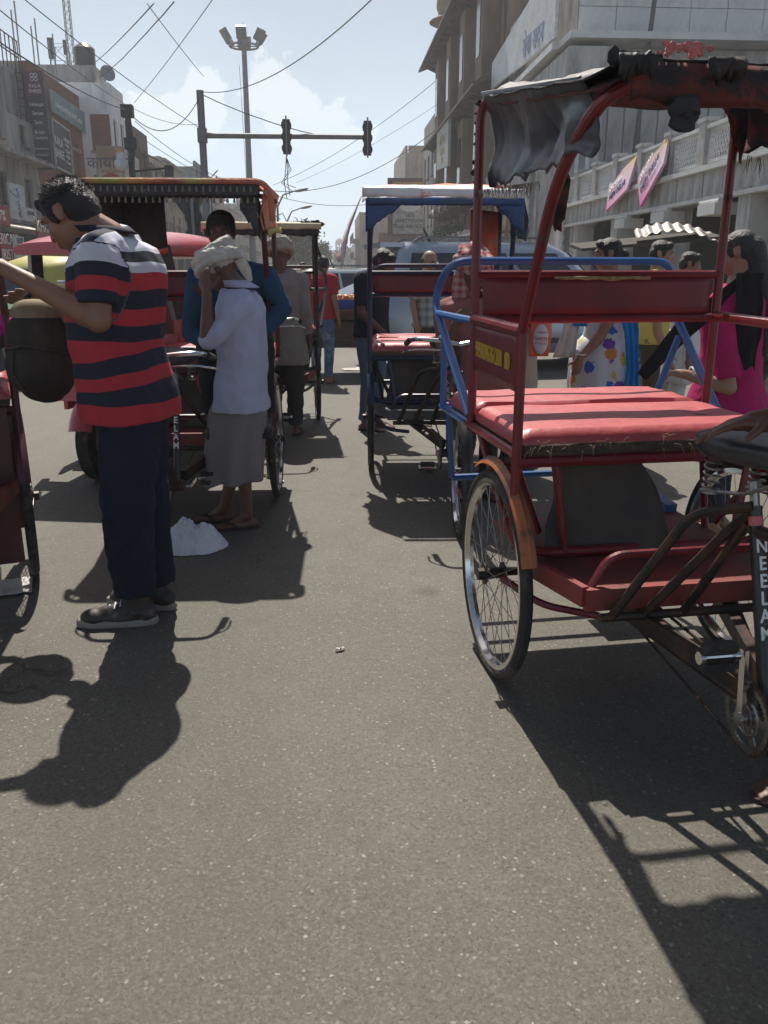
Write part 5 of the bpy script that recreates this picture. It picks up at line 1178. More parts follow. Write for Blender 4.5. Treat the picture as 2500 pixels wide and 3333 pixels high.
# ---------------------------------------------------------------- passenger on the left rickshaw
J = skel((-1.66, 3.86, 0), 5, 1.58, pel=(0, -.02, 1.0), wai=(0, .0, 1.1), che=(0, .02, 1.22), shc=(0, .02, 1.33), nek=(0, .02, 1.38), head=(0, .05, 1.5), hR=(.1, .02, .98), hL=(-.1, .02, .98), kR=(.13, .42, .97), kL=(-.13, .42, .97), aR=(.13, .42, .59), aL=(-.13, .42, .59),
         sR=(.17, .02, 1.31), sL=(-.17, .02, 1.31), eR=(.2, .1, 1.08), eL=(-.2, .1, 1.08), wR=(.1, .3, 1.04), wL=(-.1, .3, 1.04))
root, b_ = person('seated passenger with magenta scarf at the left edge', J, SKIN, cloth('grey kurta', (.2, .2, .22)), cloth('grey leggings', (.12, .12, .13)), style='bun', vox=.012, sleeve=1.4, z0=.5, sandals=flat('dark sandals', (.03, .025, .02), .8))
b = MB(); c = at(14, 682, 3.62) - J['base']
for i in range(9): b.cap(c + V((-.16 + .02 * i, -.02 + .012 * (i % 3), .05 - .012 * i + .02 * (i % 2))), c + V((-.10 + .022 * i, .0, -.045 - .006 * (i % 4))), .03, .022)
skin_obj('scarf', b, pm('magenta cloth', (.55, .01, .28), .8, var=.15), root, (0, 0, 0), .008, 2, .006, 30)
# ---------------------------------------------------------------- far figures between the cars
for i, (px, Y, yaw, c, nm, h) in enumerate(((862, 24, 20, (.5, .5, .52), 'distant person in pale shirt on the road, leftmost behind the red T-shirt', 1.6), (1062 / K / 1.0, 22, 160, (.35, .4, .55), 'distant person in white cap and light blue shirt beside the white car', 1.62), (620, 30, 0, (.1, .1, .14), 'distant person in dark clothes under the tree', 1.6))):
    px = px if i != 1 else 706
    if i == 0: px = 655
    p = at(px, 620, Y); J = skel((p.x, Y, 0), yaw, h)
    person(nm, J, SKIN, cloth('far shirt %d' % i, c), cloth('far trousers', (.06, .06, .07)), vox=.03, eyes=False, sleeve=1.3, hair=M_white if i == 1 else HAIR, shoes=M_black, sole=M_rubber)
# ================================================================== BUILDINGS
GLASS = pm('dark window glass', (.02, .024, .028), .12, var=.3, scale=2); GLASSB = pm('dusty window glass', (.06, .065, .07), .25, var=.4, scale=2)
WFR = pm('weathered window frame', (.2, .16, .13), .8, dirt=(.08, .06, .05)); WFRR = pm('red brown window frame', (.18, .05, .035), .7); WFW = pm('white window frame', (.5, .5, .48), .7, dirt=(.25, .22, .2))
def streak(name, col, dirt, sc=.35, lo=.42, hi=.68, **k): return pm(name, col, .9, var=.12, scale=1.5, dirt=dirt, dscale=sc, dlo=lo, dhi=hi, bump=.2, bscale=9, stretch=(1.6, 1.6, .45), **k)
B_grey = streak('stained grey concrete', (.35, .34, .32), (.12, .115, .105), 1.1)
B_white = streak('stained whitewash', (.84, .85, .86), (.5, .5, .5), .9, .5, .75)
B_brick = pm('red brick', (.23, .085, .055), .9, var=.25, scale=8, dirt=(.13, .07, .055), dscale=1.2, bump=.3, bscale=30)
B_brown = streak('brown sandstone', (.27, .19, .135), (.13, .095, .075), .8, .4, .7)
B_brownd = streak('dark sandstone', (.12, .085, .066), (.07, .055, .046), .8)
B_cream = streak('cream plaster', (.42, .37, .3), (.2, .17, .14), .8)
B_wood = pm('weathered timber wall', (.12, .08, .06), .85, scale=4, stretch=(1, 1, .2), dirt=(.06, .045, .04))
B_pink = streak('dull pink plaster', (.38, .25, .21), (.2, .14, .12), .8)
B_teal = streak('faded teal plaster', (.22, .3, .3), (.12, .14, .14), .8)
B_marble = pm('grey white marble', (.64, .63, .61), .45, var=.08, scale=2, dirt=(.42, .42, .41), dscale=1.3, dlo=.45, dhi=.75)
B_marbled = pm('soiled marble', (.48, .47, .45), .6, var=.15, scale=2, dirt=(.2, .19, .18), dscale=1.6, dlo=.42, dhi=.7, stretch=(1.5, 1.5, .4))
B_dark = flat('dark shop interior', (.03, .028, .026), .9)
TIN = pm('corrugated tin', (.34, .33, .31), .5, .5, dirt=(.16, .1, .06), dscale=3)
def facade(root, mat, O, U, N, w, h, holes, depth=.22, name='wall'):
    """front wall with real openings; O lower corner, U along, N outward; holes = (u0, v0, u1, v1)"""
    O = V(O); U = V(U); N = V(N); Z = V((0, 0, 1)); us = sorted({0, w, *[x for q in holes for x in (q[0], q[2])]}); vs_ = sorted({0, h, *[x for q in holes for x in (q[1], q[3])]})
    b = MB(); P = lambda u, v, d=0: O + U * u + Z * v - N * d
    for i in range(len(us) - 1):
        for j in range(len(vs_) - 1):
            cu, cv = (us[i] + us[i + 1]) / 2, (vs_[j] + vs_[j + 1]) / 2
            if any(q[0] < cu < q[2] and q[1] < cv < q[3] for q in holes): continue
            b.add([P(us[i], vs_[j]), P(us[i + 1], vs_[j]), P(us[i + 1], vs_[j + 1]), P(us[i], vs_[j + 1])], [(0, 1, 2, 3)])
    for q in list(holes) + [(0, 0, w, h)]:
        d = depth if q[2] - q[0] < w or q[3] - q[1] < h else depth + .1
        c = [(q[0], q[1]), (q[2], q[1]), (q[2], q[3]), (q[0], q[3])]
        for k in range(4):
            a, e = c[k], c[(k + 1) % 4]; b.add([P(*a), P(*e), P(e[0], e[1], d), P(a[0], a[1], d)], [(0, 1, 2, 3)])
    o = b.obj(name, mat, root, 0); return o
def window(root, O, U, N, q, frm=WFR, glass=GLASS, depth=.14, mull=1, sill=True, label=None):
    O = V(O); U = V(U); N = V(N); Z = V((0, 0, 1)); P = lambda u, v, d=0: O + U * u + Z * v - N * d
    b = MB(); t = .06; u0, v0, u1, v1 = q
    def br(ua, va, ub, vb, d0=depth - .03, d1=depth + .03):
        b.add([P(x, y, d) for d in (d0, d1) for x, y in ((ua, va), (ub, va), (ub, vb), (ua, vb))], [(0, 1, 2, 3), (7, 6, 5, 4), (0, 4, 5, 1), (1, 5, 6, 2), (2, 6, 7, 3), (3, 7, 4, 0)])
    br(u0, v0, u0 + t, v1); br(u1 - t, v0, u1, v1); br(u0 + t, v1 - t, u1 - t, v1); br(u0 + t, v0, u1 - t, v0 + t)
    for k in range(mull):
        c = u0 + (u1 - u0) * (k + 1) / (mull + 1); br(c - t * .4, v0 + t, c + t * .4, v1 - t)
    w = b.obj('window', frm, root, 0)
    g = MB(); g.add([P(u0, v0, depth + .02), P(u1, v0, depth + .02), P(u1, v1, depth + .02), P(u0, v1, depth + .02)], [(0, 1, 2, 3)]); g.obj('pane', glass, w, 0)
    if sill:
        s = MB(); c = (P(u0, v0 - .04) + P(u1, v0 - .04)) / 2; s.bar(P(u0 - .08, v0 - .035, -.05), P(u1 + .08, v0 - .035, -.05), .14, .07); s.obj('sill', frm, w, 0)
    return w
def building(label, mat, X, Y0, Y1, h, side, rows=(), frm=WFR, glass=GLASS, depthx=9, name='building', cat='building', shop=2.9, ledges=(), parapet=.0, sidewin=(), awn=None, wmul=1, balc=False, group=None, base=0, sidemat=None):
    """street building: facade on the plane x = X facing the road, and its end wall facing the camera"""
    sg = 1 if side < 0 else -1                      # outward normal of the facade
    N = V((sg, 0, 0)); root = thing(name, label, cat, (X, (Y0 + Y1) / 2, base), 0, group); c = V(root.location)
    w = Y1 - Y0
    if side < 0: O = V((X, Y0, base)) - c; U = V((0, 1, 0))
    else: O = V((X, Y0, base)) - c; U = V((0, 1, 0))
    holes = []; shops = []
    if shop:
        n = max(1, round(w / 4)); 
        for k in range(n): shops.append((w * k / n + .3, .25, w * (k + 1) / n - .3, shop))
    wins = []
    for (z0, z1, n, ww) in rows:
        for k in range(n):
            cc = w * (k + .5) / n; wins.append((cc - ww / 2, z0, cc + ww / 2, z1))
    facade(root, mat, O, U, N, w, h, shops + wins)
    m = MB(); x0, x1 = (X - depthx, X - .26) if side < 0 else (X + .26, X + depthx)
    m.box(V(((x0 + x1) / 2, (Y0 + Y1) / 2, base + h / 2 - .01)) - c, (x1 - x0, w - .004, h - .02)); m.obj('side_walls', sidemat or mat, root, 0)
    for q in wins: window(root, O, U, N, q, frm, glass, mull=wmul)
    for q in shops:
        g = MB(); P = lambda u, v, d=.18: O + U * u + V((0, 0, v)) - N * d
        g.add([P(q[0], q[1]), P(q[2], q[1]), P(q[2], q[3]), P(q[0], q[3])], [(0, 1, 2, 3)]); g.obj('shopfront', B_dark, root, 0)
    for z, pr in ledges:
        l = MB(); l.box(V((X + sg * pr / 2, (Y0 + Y1) / 2, base + z)) - c, (pr, w + .1, .16)); l.obj('ledge', mat, root, 0)
    if parapet:
        l = MB(); l.box(V((X - sg * .12, (Y0 + Y1) / 2, base + h + parapet / 2)) - c, (.2, w - .02, parapet)); l.box(V((X - sg * depthx / 2, Y0 + .12, base + h + parapet / 2)) - c, (depthx - .6, .2, parapet)); l.obj('parapet', mat, root, 0)
    if awn:
        for k in range(max(1, round(w / 3.5))):
            n = max(1, round(w / 3.5)); a0 = w * k / n + .08; a1 = w * (k + 1) / n - .08; l = MB()
            pts = [O + U * a0 + V((0, 0, shop + .35)), O + U * a1 + V((0, 0, shop + .35)), O + U * a1 + N * awn + V((0, 0, shop - .05)), O + U * a0 + N * awn + V((0, 0, shop - .05))]
            l.prism(pts, (0, 0, 0), (0, 0, .05)); l.obj('awning', random.choice([TIN, B_brownd, TIN]), root, 0)
    if balc:
        for z in balc:
            l = MB(); l.box(O + U * w / 2 + N * .45 + V((0, 0, z)), (.9, w * .9, .12)); bo = l.obj('balcony', mat, root, 0)
            r_ = MB(); r_.tube([O + U * w * .05 + N * .88 + V((0, 0, z + .95)), O + U * w * .95 + N * .88 + V((0, 0, z + .95))], .03, 6)
            n = int(w / .5)
            for k in range(n + 1): p = O + U * (w * .05 + w * .9 * k / n) + N * .88; r_.tube([p + V((0, 0, z + .05)), p + V((0, 0, z + .95))], .015, 4)
            r_.obj('railing', M_darkmetal, bo, 0)
    return root
def signboard(label, corners, mat, texts=(), th=.08, name='signboard', cat='sign', frame_=None, nrm=None):
    """flat board through 4 corners (bl, br, tr, tl) with lettering (body, u, v, size, material, sx)"""
    bl, br, tr, tl = [V(c) for c in corners]; c = (bl + br + tr + tl) / 4; root = thing(name, label, cat, c)
    U = (br - bl).normalized(); Up = (tl - bl).normalized(); N = U.cross(Up).normalized(); b = MB(); b.prism([p - c for p in (bl, br, tr, tl)], -N * th, V((0, 0, 0))); b.obj('board', mat, root, 0)
    if frame_:
        f = MB()
        for a, e in ((bl, br), (br, tr), (tr, tl), (tl, bl)): f.bar(a - c + N * .01, e - c + N * .01, .08, .08)
        f.obj('board_frame', frame_, root, 0)
    w = (br - bl).length; h = (tl - bl).length
    for t in texts:
        body, u, v, size, m, sx = t[:6]; rot = t[6] if len(t) > 6 else 0
        o = bl + (br - bl) * u + (tl - bl) * v - c + N * .012
        x, y = (U, Up) if not rot else (Up * (1 if rot > 0 else -1), -U * (1 if rot > 0 else -1))
        lettering(body, size, m, root, basis(o, x, y), sx=sx, ext=.006, line=t[7] if len(t) > 7 else 1.0)
    return root
INKW = flat('white lettering', (.75, .75, .74), .6); INKB = flat('blue lettering', (.03, .12, .42), .6); INKR = flat('red lettering', (.5, .04, .03), .6); INKD = flat('dark blue lettering', (.02, .025, .12), .6); INKY = flat('gold lettering', (.5, .4, .15), .6); INKK = flat('black lettering', (.03, .03, .03), .6)
# ---- left side of the street
LX = -13.0
r1 = building('stained grey concrete building with roof railing, leftmost on the street', B_grey, LX, 26, 41.2, 7.6, -1, rows=((6.5, 7.35, 5, .9), (3.9, 5.2, 5, 1.0)), ledges=((5.9, .7), (3.3, .5)), awn=1.6)
m = MB(); m.box((-4.5, 4.6, 8.5), (8.0, 6.0, 2.2)); m.obj('roof_room', B_grey, r1, 0)
rl = MB()
for k in range(13):
    y = 1.7 + k * .48; rl.tube([(-.3, y, 9.6), (-.3, y, 10.9)], .025, 5)
for z in (10.25, 10.9): rl.tube([(-.3, 1.6, z), (-.3, 7.5, z)], .03, 5); rl.tube([(-.3, 1.6, z), (-7.5, 1.6, z)], .03, 5)
for k in range(12): rl.tube([(-.3 - k * .6, 1.6, 9.6), (-.3 - k * .6, 1.6, 10.9)], .02, 4)
rl.obj('roof_railing', M_darkmetal, r1, 0)
r2 = building('red brick building with long faded teal shop board along its top', B_brick, LX, 41.25, 49.0, 10.2, -1, rows=((6.3, 7.7, 3, .7),), frm=B_brick, awn=1.4, sidemat=B_grey)
dot = MB(); dot.box((0, 0, 0), (.05, .16, .16)); d0 = dot.obj('white_tile', WFW, r2, 0); d0.location = (.02, .6, 7.4)
for zz in (7.4, 6.0):
    for k in range(7):
        if zz == 7.4 and k == 0: continue
        link('white_tile', d0.data, r2, (.02, .6 + k * .42, zz))
rd = MB()
rd.tube([(0, 0, 0), (0, 0, 2.4)], .035, 5); rd0 = rd.obj('roof_rod', M_steel, r2, 0); rd0.location = (-.4, -3.5, 10.2)
for k in range(1, 6): link('roof_rod', rd0.data, r2, (-.4 - .6 * (k % 2), -3.5 + k * 1.3, 10.2))
signboard('long faded teal shop board on the brick building', (V((LX + .25, 43.3, 8.55)), V((LX + .25, 48.9, 8.4)), V((LX + .25, 48.9, 9.4)), V((LX + .25, 43.3, 9.5))), pm('faded teal board', (.16, .26, .27), .7, dirt=(.3, .36, .36), dscale=1.2), [('Lehanga Sarees Suits Bridal Couture', .5, .45, .42, INKW, .72)])
signboard('dark framed poster lettered KALA SHREE on the brick wall', (V((LX + .2, 43.2, 6.1)), V((LX + .2, 45.9, 6.0)), V((LX + .2, 45.9, 8.05)), V((LX + .2, 43.2, 8.2))), pm('dark slate board', (.035, .045, .065), .6), [('KALA\nSHREE', .3, .45, .55, INKW, .9), ('Lehangas\n• Suits\n• Sarees\n• Bridal\n• Gowns', .78, .48, .26, INKW, .9)], frame_=WFW)
ks = (V((-13.1, 41.0, 5.75)), V((-12.3, 41.0, 5.75)), V((-12.3, 41.0, 9.75)), V((-13.1, 41.0, 9.75)))
M_slate = pm('slate blue sign face', (.016, .03, .045), .6); M_plum = pm('plum sign face', (.10, .03, .06), .6)
kr = signboard('tall hanging vertical sign lettered KALA SHREE Lehangas Sarees Suits', ks, M_slate, [('Lehangas', .5, .665, .2, INKW, .85), ('Sarees', .5, .575, .22, INKW, .85), ('Suits', .5, .485, .22, INKW, .85), ('Bridal\nCouture', .5, .355, .22, INKW, .85), ('Manufacturers', .5, .215, .135, INKW, .8), ('Wholesalers', .5, .15, .135, INKW, .8), ('Retailers', .5, .085, .135, INKW, .8)], th=.25)
b = MB(); b.box((0, -.02, 1.5), (.8, .06, .98)); b.obj('sign_header', M_plum, kr, 0); lettering('KALA\nSHREE', .21, INKW, kr, basis((0, -.06, 1.28), (1, 0, 0), (0, 0, 1)), sx=.95, ext=.004)
fl = MB()
for k in range(4):
    a = math.pi / 4 + k * math.pi / 2; fl.torus((.11 * math.cos(a), -.06, 1.74 + .11 * math.sin(a)), .07, .014, 'y', 14, 5)
fl.obj('flower_emblem', INKW, kr)
ld = MB()
for x in (-.8, -.53): ld.tube([(x, .1, -2.0), (x, .1, 2.1)], .03, 5)
for k in range(12): ld.tube([(-.8, .1, -1.8 + k * .34), (-.53, .1, -1.8 + k * .34)], .02, 5)
ld.obj('sign_ladder', M_darkmetal, kr, 0)
# white corner building
WX = -11.4
r3 = building('white corner building with bricked-up window and black water tank', B_white, WX, 49.05, 52.2, 10.9, -1, rows=((7.4, 9.2, 2, .8),), frm=WFRR, awn=1.0)
for q, g in (((-1.1, 7.55, -.1, 9.35), B_brick), ((-1.15, 5.35, -.5, 6.35), GLASS)):
    b = MB(); cx = (q[0] + q[2]) / 2; b.box((cx, -1.56, (q[1] + q[3]) / 2), (q[2] - q[0], .08, q[3] - q[1])); w = b.obj('side_window', g, r3, 0)
    f = MB(); f.bar((q[0] - .08, -1.62, q[1] - .05), (q[2] + .08, -1.62, q[1] - .05), .12, .1); f.obj('sill', B_grey, w, 0)
b = MB(); b.box((-2.6, .6, 11.4), (3.4, 2.4, 1.0)); b.obj('roof_room', B_grey, r3, 0)
b = MB(); b.tube([(-1.6, .4, 11.9), (-1.6, .4, 12.9), (-1.6, .4, 13.05), (-1.6, .4, 13.2)], [.55, .56, .4, .15], 16); b.obj('water_tank', M_black, r3)
b = MB(); b.tube([(-.5, .2, 11.6), (-.35, .0, 11.65)], [.02, .42], 16); b.obj('satellite_dish', M_steel, r3)
r3b = building('brown timber-fronted building with overhanging tin roof beside the white corner building', B_wood, WX, 52.25, 58.2, 9.6, -1, rows=((6.6, 8.6, 3, 1.2), (3.8, 5.2, 3, 1.2)), awn=1.0)
b = MB(); b.prism([(0, .6, 8.4), (0, 3.0, 8.4), (1.1, 3.0, 7.9), (1.1, .6, 7.9)], (0, 0, 0), (0, 0, .06)); b.obj('tin_roof', TIN, r3b, 0)
# political billboard
bb = [at(212, 455, 47.0), at(268, 455, 47.0), at(266, 318, 47.0), at(210, 316, 47.0)]
M_bb = ramp_mat('orange to white billboard print', [(0, (.6, .6, .58)), (.5, (.62, .58, .5)), (.75, (.62, .4, .14)), (1, (.58, .3, .12))], 'Z', -2, 2, .6, .05, interp='LINEAR')
br_ = signboard('orange and white billboard with Hindi lettering below the white corner building', bb, M_bb, th=.15, frame_=B_grey)
H_ = lettering('कायालय', .78, INKD, br_, basis(at(240, 353, 46.85) - V(br_.location), (1, 0, 0), (0, 0, 1)), ext=.01)
rp = MB(); q = at(247, 343, 46.8) - V(br_.location); rp.tube([q + V((-.02, 0, -.06)), q + V((.0, 0, .12)), q + V((.12, 0, .1))], .035, 6); rp.obj('lettering', INKD, br_)
lettering('आपका स्वागत', .2, INKR, br_, basis(at(242, 370, 46.85) - V(br_.location), (1, 0, 0), (0, 0, 1)), ext=.01)
b = MB(); q = at(241, 398, 46.84) - V(br_.location)
b.ell(q, (.62, .02, .55)); b.obj('printed_turban', flat('red print ink', (.4, .03, .05), .6), br_)
b = MB(); b.ell(q + V((0, .0, -.55)), (.45, .015, .5)); b.obj('printed_face', flat('brown print ink', (.35, .2, .14), .6), br_)
for k in range(3):
    b = MB(); q2 = at(222 + k * 10, 330, 46.84) - V(br_.location); b.ell(q2, (.2, .02, .26)); b.obj('printed_face', flat('brown print ink', (.35, .2, .14), .6), br_)
bb = [at(272, 440, 49), at(308, 440, 52), at(300, 345, 52), at(270, 318, 49)]
b2 = signboard('white poster panel with printed figure behind the utility pole', bb, pm('pale poster', (.5, .5, .5), .6, dirt=(.45, .32, .3), dscale=.6), th=.1)
b = MB(); b.ell(V((-.1, -.12, .9)), (.3, .02, .4)); b.obj('printed_face', flat('brown print ink', (.35, .2, .14), .6), b2); b = MB(); b.ell(V((0, -.12, -.6)), (.6, .02, 1.1)); b.obj('printed_figure', flat('green print ink', (.1, .3, .14), .6), b2)
# the rest of the left row
cols = [B_grey, B_cream, B_brown, B_teal, B_grey, B_pink, B_cream, B_grey, B_brown]; y = 58.3
for i, (w, h, fl_) in enumerate(((7, 8.2, 2), (8, 9.3, 2), (6, 7.4, 2), (9, 10.2, 3), (8, 8.5, 2), (10, 9.6, 2), (12, 8.6, 2), (14, 10, 3), (18, 9, 2))):
    nm = ['grey', 'cream', 'brown', 'faded teal', 'grey', 'dull pink', 'cream', 'grey', 'brown'][i]
    building('%s shop building in the left row, %s beyond the timber-fronted one' % (nm, ['first', 'second', 'third', 'fourth', 'fifth', 'sixth', 'seventh', 'eighth', 'ninth'][i]), cols[i], -11.6 - (i % 3) * .35, y, y + w - .05, h, -1,
             rows=[(4.0 + 2.6 * k, 5.5 + 2.6 * k, max(2, int(w / 2.2)), 1.0) for k in range(fl_ if h > 9 else fl_)], awn=1.2 if i % 2 else None, balc=[3.6, 6.2][:1 + i % 2], ledges=((h - .2, .35),), group='shop buildings in the left row')
    y += w
# ground-floor signs on the left
def lsign(label, px0, py0, px1, py1, X, mat, texts, **k):
    a = atx(px0, (py0 + py1) / 2, X); b_ = atx(px1, (py0 + py1) / 2, X); t0 = atx(px0, py0, X).z; u0 = atx(px0, py1, X).z
    return signboard(label, (V((X, a.y, u0)), V((X, b_.y, u0)), V((X, b_.y, t0)), V((X, a.y, t0))), mat, texts, **k)
M_redsg = pm('red sign face', (.32, .03, .04), .6, dirt=(.2, .04, .04), dscale=2); M_whsg = pm('white sign face', (.5, .52, .53), .6, dirt=(.35, .36, .36), dscale=2)
lsign('vertical white sign with blue block letters on the left building', 24, 395, 54, 470, -11.6, M_whsg, [('AHUJA', .5, .5, .36, INKB, 1.0, 1)])
lsign('red sign lettered AMERICAN TOURISTER behind the left pole', -40, 500, 46, 560, -11.3, M_redsg, [('AMERICAN\nTOURISTER', .55, .5, .52, INKW, 1.0)])
lsign('white upright shop panel beside the red tourister sign', 34, 510, 54, 560, -11.0, M_whsg, [('SHOP', .5, .8, .3, INKD, .8)])
lsign('red sign lettered KHALSA under the awnings', 82, 475, 118, 522, -11.2, M_redsg, [('KHALSA', .5, .7, .62, INKW, 1.0)])
lsign('small white notice board under the awnings on the left', 55, 448, 78, 475, -11.3, M_whsg, [('JEWELLERS', .5, .6, .2, INKD, .8)])
lsign('red discount board with white disc at the left edge', -20, 440, 20, 485, -11.4, M_redsg, [('7%', .6, .5, .5, INKW, 1.0)])
lsign('orange shop board low on the left shops', 55, 560, 76, 590, -10.9, pm('orange sign face', (.5, .17, .04), .6), [])
lsign('teal shop board low on the left shops', 78, 560, 92, 590, -10.9, pm('teal sign face', (.06, .26, .28), .6), [('SALE', .5, .5, .3, INKW, .8)])
# ---- right side of the street: marble annexe with terrace, tall marble block, sandstone mansion
RX = 8.0
rA = thing('marble_annexe', 'single-storey white marble annexe with pierced terrace balustrade, right', 'building', (RX, 21, 0)); c = V(rA.location)
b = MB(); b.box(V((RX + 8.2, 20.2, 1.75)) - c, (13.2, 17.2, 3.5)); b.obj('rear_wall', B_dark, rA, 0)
b = MB(); b.box(V((RX + 1.2, 20.2, 3.42)) - c, (2.8, 17.6, .16)); b.obj('terrace_slab', B_marbled, rA, 0)
pn = MB(); pn.box((0, 0, 0), (.08, .43, .52)); p0 = None
for k in range(39):
    y = 11.8 + k * .45 - c.y
    if p0 is None: p0 = pn.obj('cladding_panel', B_marbled, rA, 0); p0.location = (-.22, y, 3.05)
    else: link('cladding_panel', p0.data, rA, (-.22 + random.uniform(-.012, .012), y, 3.05))
b = MB(); b.box(V((RX - .26, 20.2, 3.36)) - c, (.3, 17.7, .1)); b.box(V((RX - .22, 20.2, 2.77)) - c, (.2, 17.7, .08)); b.obj('moulding', B_marble, rA, 0)
# balustrade: posts and pierced screens
pst = MB(); pst.box((0, 0, 0), (.26, .34, .86)); pst.box((0, 0, .47), (.32, .42, .08)); po = None
scr = MB()
for i in range(-5, 6):
    for j in range(-2, 3):
        cy, cz = i * .118 + (.059 if j % 2 else 0), j * .102
        pts = [V((0, cy + .062 * math.cos(R(30 + 60 * k)), cz + .062 * math.sin(R(30 + 60 * k)))) for k in range(6)]
        scr.tube(pts, .014, 4, closed=True)
for z in (-.3, .3): scr.box((0, 0, z), (.08, 1.44, .07))
for y in (-.7, .7): scr.box((0, y, 0), (.08, .05, .54))
sc0 = None
for k in range(10):
    y = 12.6 + k * 1.8 - c.y
    if po is None:
        po = pst.obj('balustrade_post', B_marbled, rA, 0); po.location = (-.2, y, 3.84)
        sc0 = scr.obj('pierced_screen', B_marble, rA, 0); sc0.location = (-.2, y + .9, 3.8)
    else:
        link('balustrade_post', po.data, rA, (-.2, y, 3.84)); link('pierced_screen', sc0.data, rA, (-.2, y + .9, 3.8))
b = MB(); b.box(V((RX - .2, 20.9, 4.16)) - c, (.24, 16.6, .07)); b.obj('top_rail', B_marble, rA, 0)
pil = MB(); pil.box((0, 0, 1.3), (.5, .5, 2.6)); pil.box((0, 0, 2.66), (.66, .66, .12)); pil.box((0, 0, .14), (.62, .62, .28)); pl0 = None
for k in range(5):
    y = 12.4 + k * 3.7 - c.y
    if pl0 is None: pl0 = pil.obj('pillar', B_marbled, rA, 0); pl0.location = (.05, y, .14)
    else: link('pillar', pl0.data, rA, (.05, y, .14))
for k in range(3):
    b = MB(); b.box(V((RX - .15, 17.3 + k * 2.6, 2.55)) - c, (.5, .8, .22)); b.tube([V((RX - .3, 16.85 + k * 2.6, 2.7)) - c, V((RX - .3, 17.75 + k * 2.6, 2.7)) - c], .07, 8); b.obj('bracket', B_marble, rA, 30)
# tilted hoardings leaning on the balustrade
M_hoard = ramp_mat('pink and yellow poster print', [(0, (.6, .06, .26)), (.3, (.6, .3, .45)), (.55, (.6, .45, .55)), (.75, (.6, .42, .4)), (.9, (.65, .45, .14))], 'Z', -.75, .75, .5, .25, interp='EASE', wscale=2)
for px, nm in ((((1309, 455), (1316, 398), (1378, 329), (1354, 408)), 'pink and yellow hoarding leaning on the balustrade, farther and paler one'), (((1382, 447), (1376, 374), (1446, 288), (1433, 352)), 'pink and yellow hoarding leaning on the balustrade, nearer and brighter one')):
    cs = (atx(*px[0], 7.45), atx(*px[3], 7.45), atx(*px[2], 7.7), atx(*px[1], 7.7))
    signboard(nm, cs, M_hoard, [('MERI DELHI', .5, .35, .3, INKD, .8), ('SHOBHA', .4, .65, .3, INKW, .8)], th=.06)
# tall marble block behind the terrace
rB = thing('marble_block', 'tall white marble block with tiled parapet above the terrace, right', 'building', (14, 30, 0)); c = V(rB.location)
b = MB(); b.box(V((19, 34.6, 4.1)) - c, (22, 11, 8.2)); b.obj('wall', B_marbled, rB, 0)
rb_ = MB(); rb_.box((0, 0, 0), (.5, .06, 3.9)); q0 = None
for k in range(30):
    x = 8.3 + k * .56 - c.x
    if q0 is None: q0 = rb_.obj('wall_panel', B_marbled, rB, 0); q0.location = (x, -.95, 6.0)
    else: link('wall_panel', q0.data, rB, (x, -.95 + random.uniform(-.012, .012), 6.0))
b = MB(); b.box(V((18.7, 28.7, 8.32)) - c, (22.4, 1.5, .2)); b.box(V((7.75, 34.7, 8.32)) - c, (.9, 10.6, .2)); b.obj('cornice', B_marble, rB, 0)
b = MB(); b.box(V((18.9, 34.4, 9.9)) - c, (21.8, 10.6, 3.0)); b.obj('parapet_core', B_marbled, rB, 0)
tl_ = MB(); tl_.box((0, 0, 0), (1.18, .05, .92)); t0 = None
for j in range(3):
    for k in range(12):
        x = 8.62 + k * 1.2 - c.x; z = 8.9 + j * .94
        if t0 is None: t0 = tl_.obj('marble_tile', B_marble, rB, 0); t0.location = (x, -.93, z)
        else: link('marble_tile', t0.data, rB, (x, -.93 + random.uniform(-.01, .008), z))
cr = MB()
cr.box(V((18.6, 28.9, 11.5)) - c, (22, .8, .16)); cr.obj('coping', B_marble, rB, 0)
pp = MB(); pp.tube([V((9.9, 28.6, 3.6)) - c, V((10.15, 28.3, 9.4)) - c], .075, 8); pp.obj('drain_pipe', pm('grey pipe', (.1, .1, .1), .6), rB)
# pavilion dome and windows above it
ch_ = MB(); ch_.tube([V((9.2, 31.0, z)) - c for z in (11.4, 12.0, 12.6, 13.2, 13.7, 14.0)], [.9, 1.05, 1.0, .75, .4, .05], 20); ch_.obj('pavilion_dome', B_marble, rB)
signboard('long white fascia board with faded blue Hindi letters above the marble gateway', (V((7.3, 40.0, 9.05)), V((7.3, 29.2, 8.5)), V((7.3, 29.2, 10.9)), V((7.3, 40.0, 10.1))), pm('weathered white fascia', (.55, .56, .57), .5, dirt=(.4, .41, .42), dscale=.8), [('सेवा सदन', .72, .45, 1.0, flat('faded blue lettering', (.28, .33, .5), .7), .9)], th=.1)
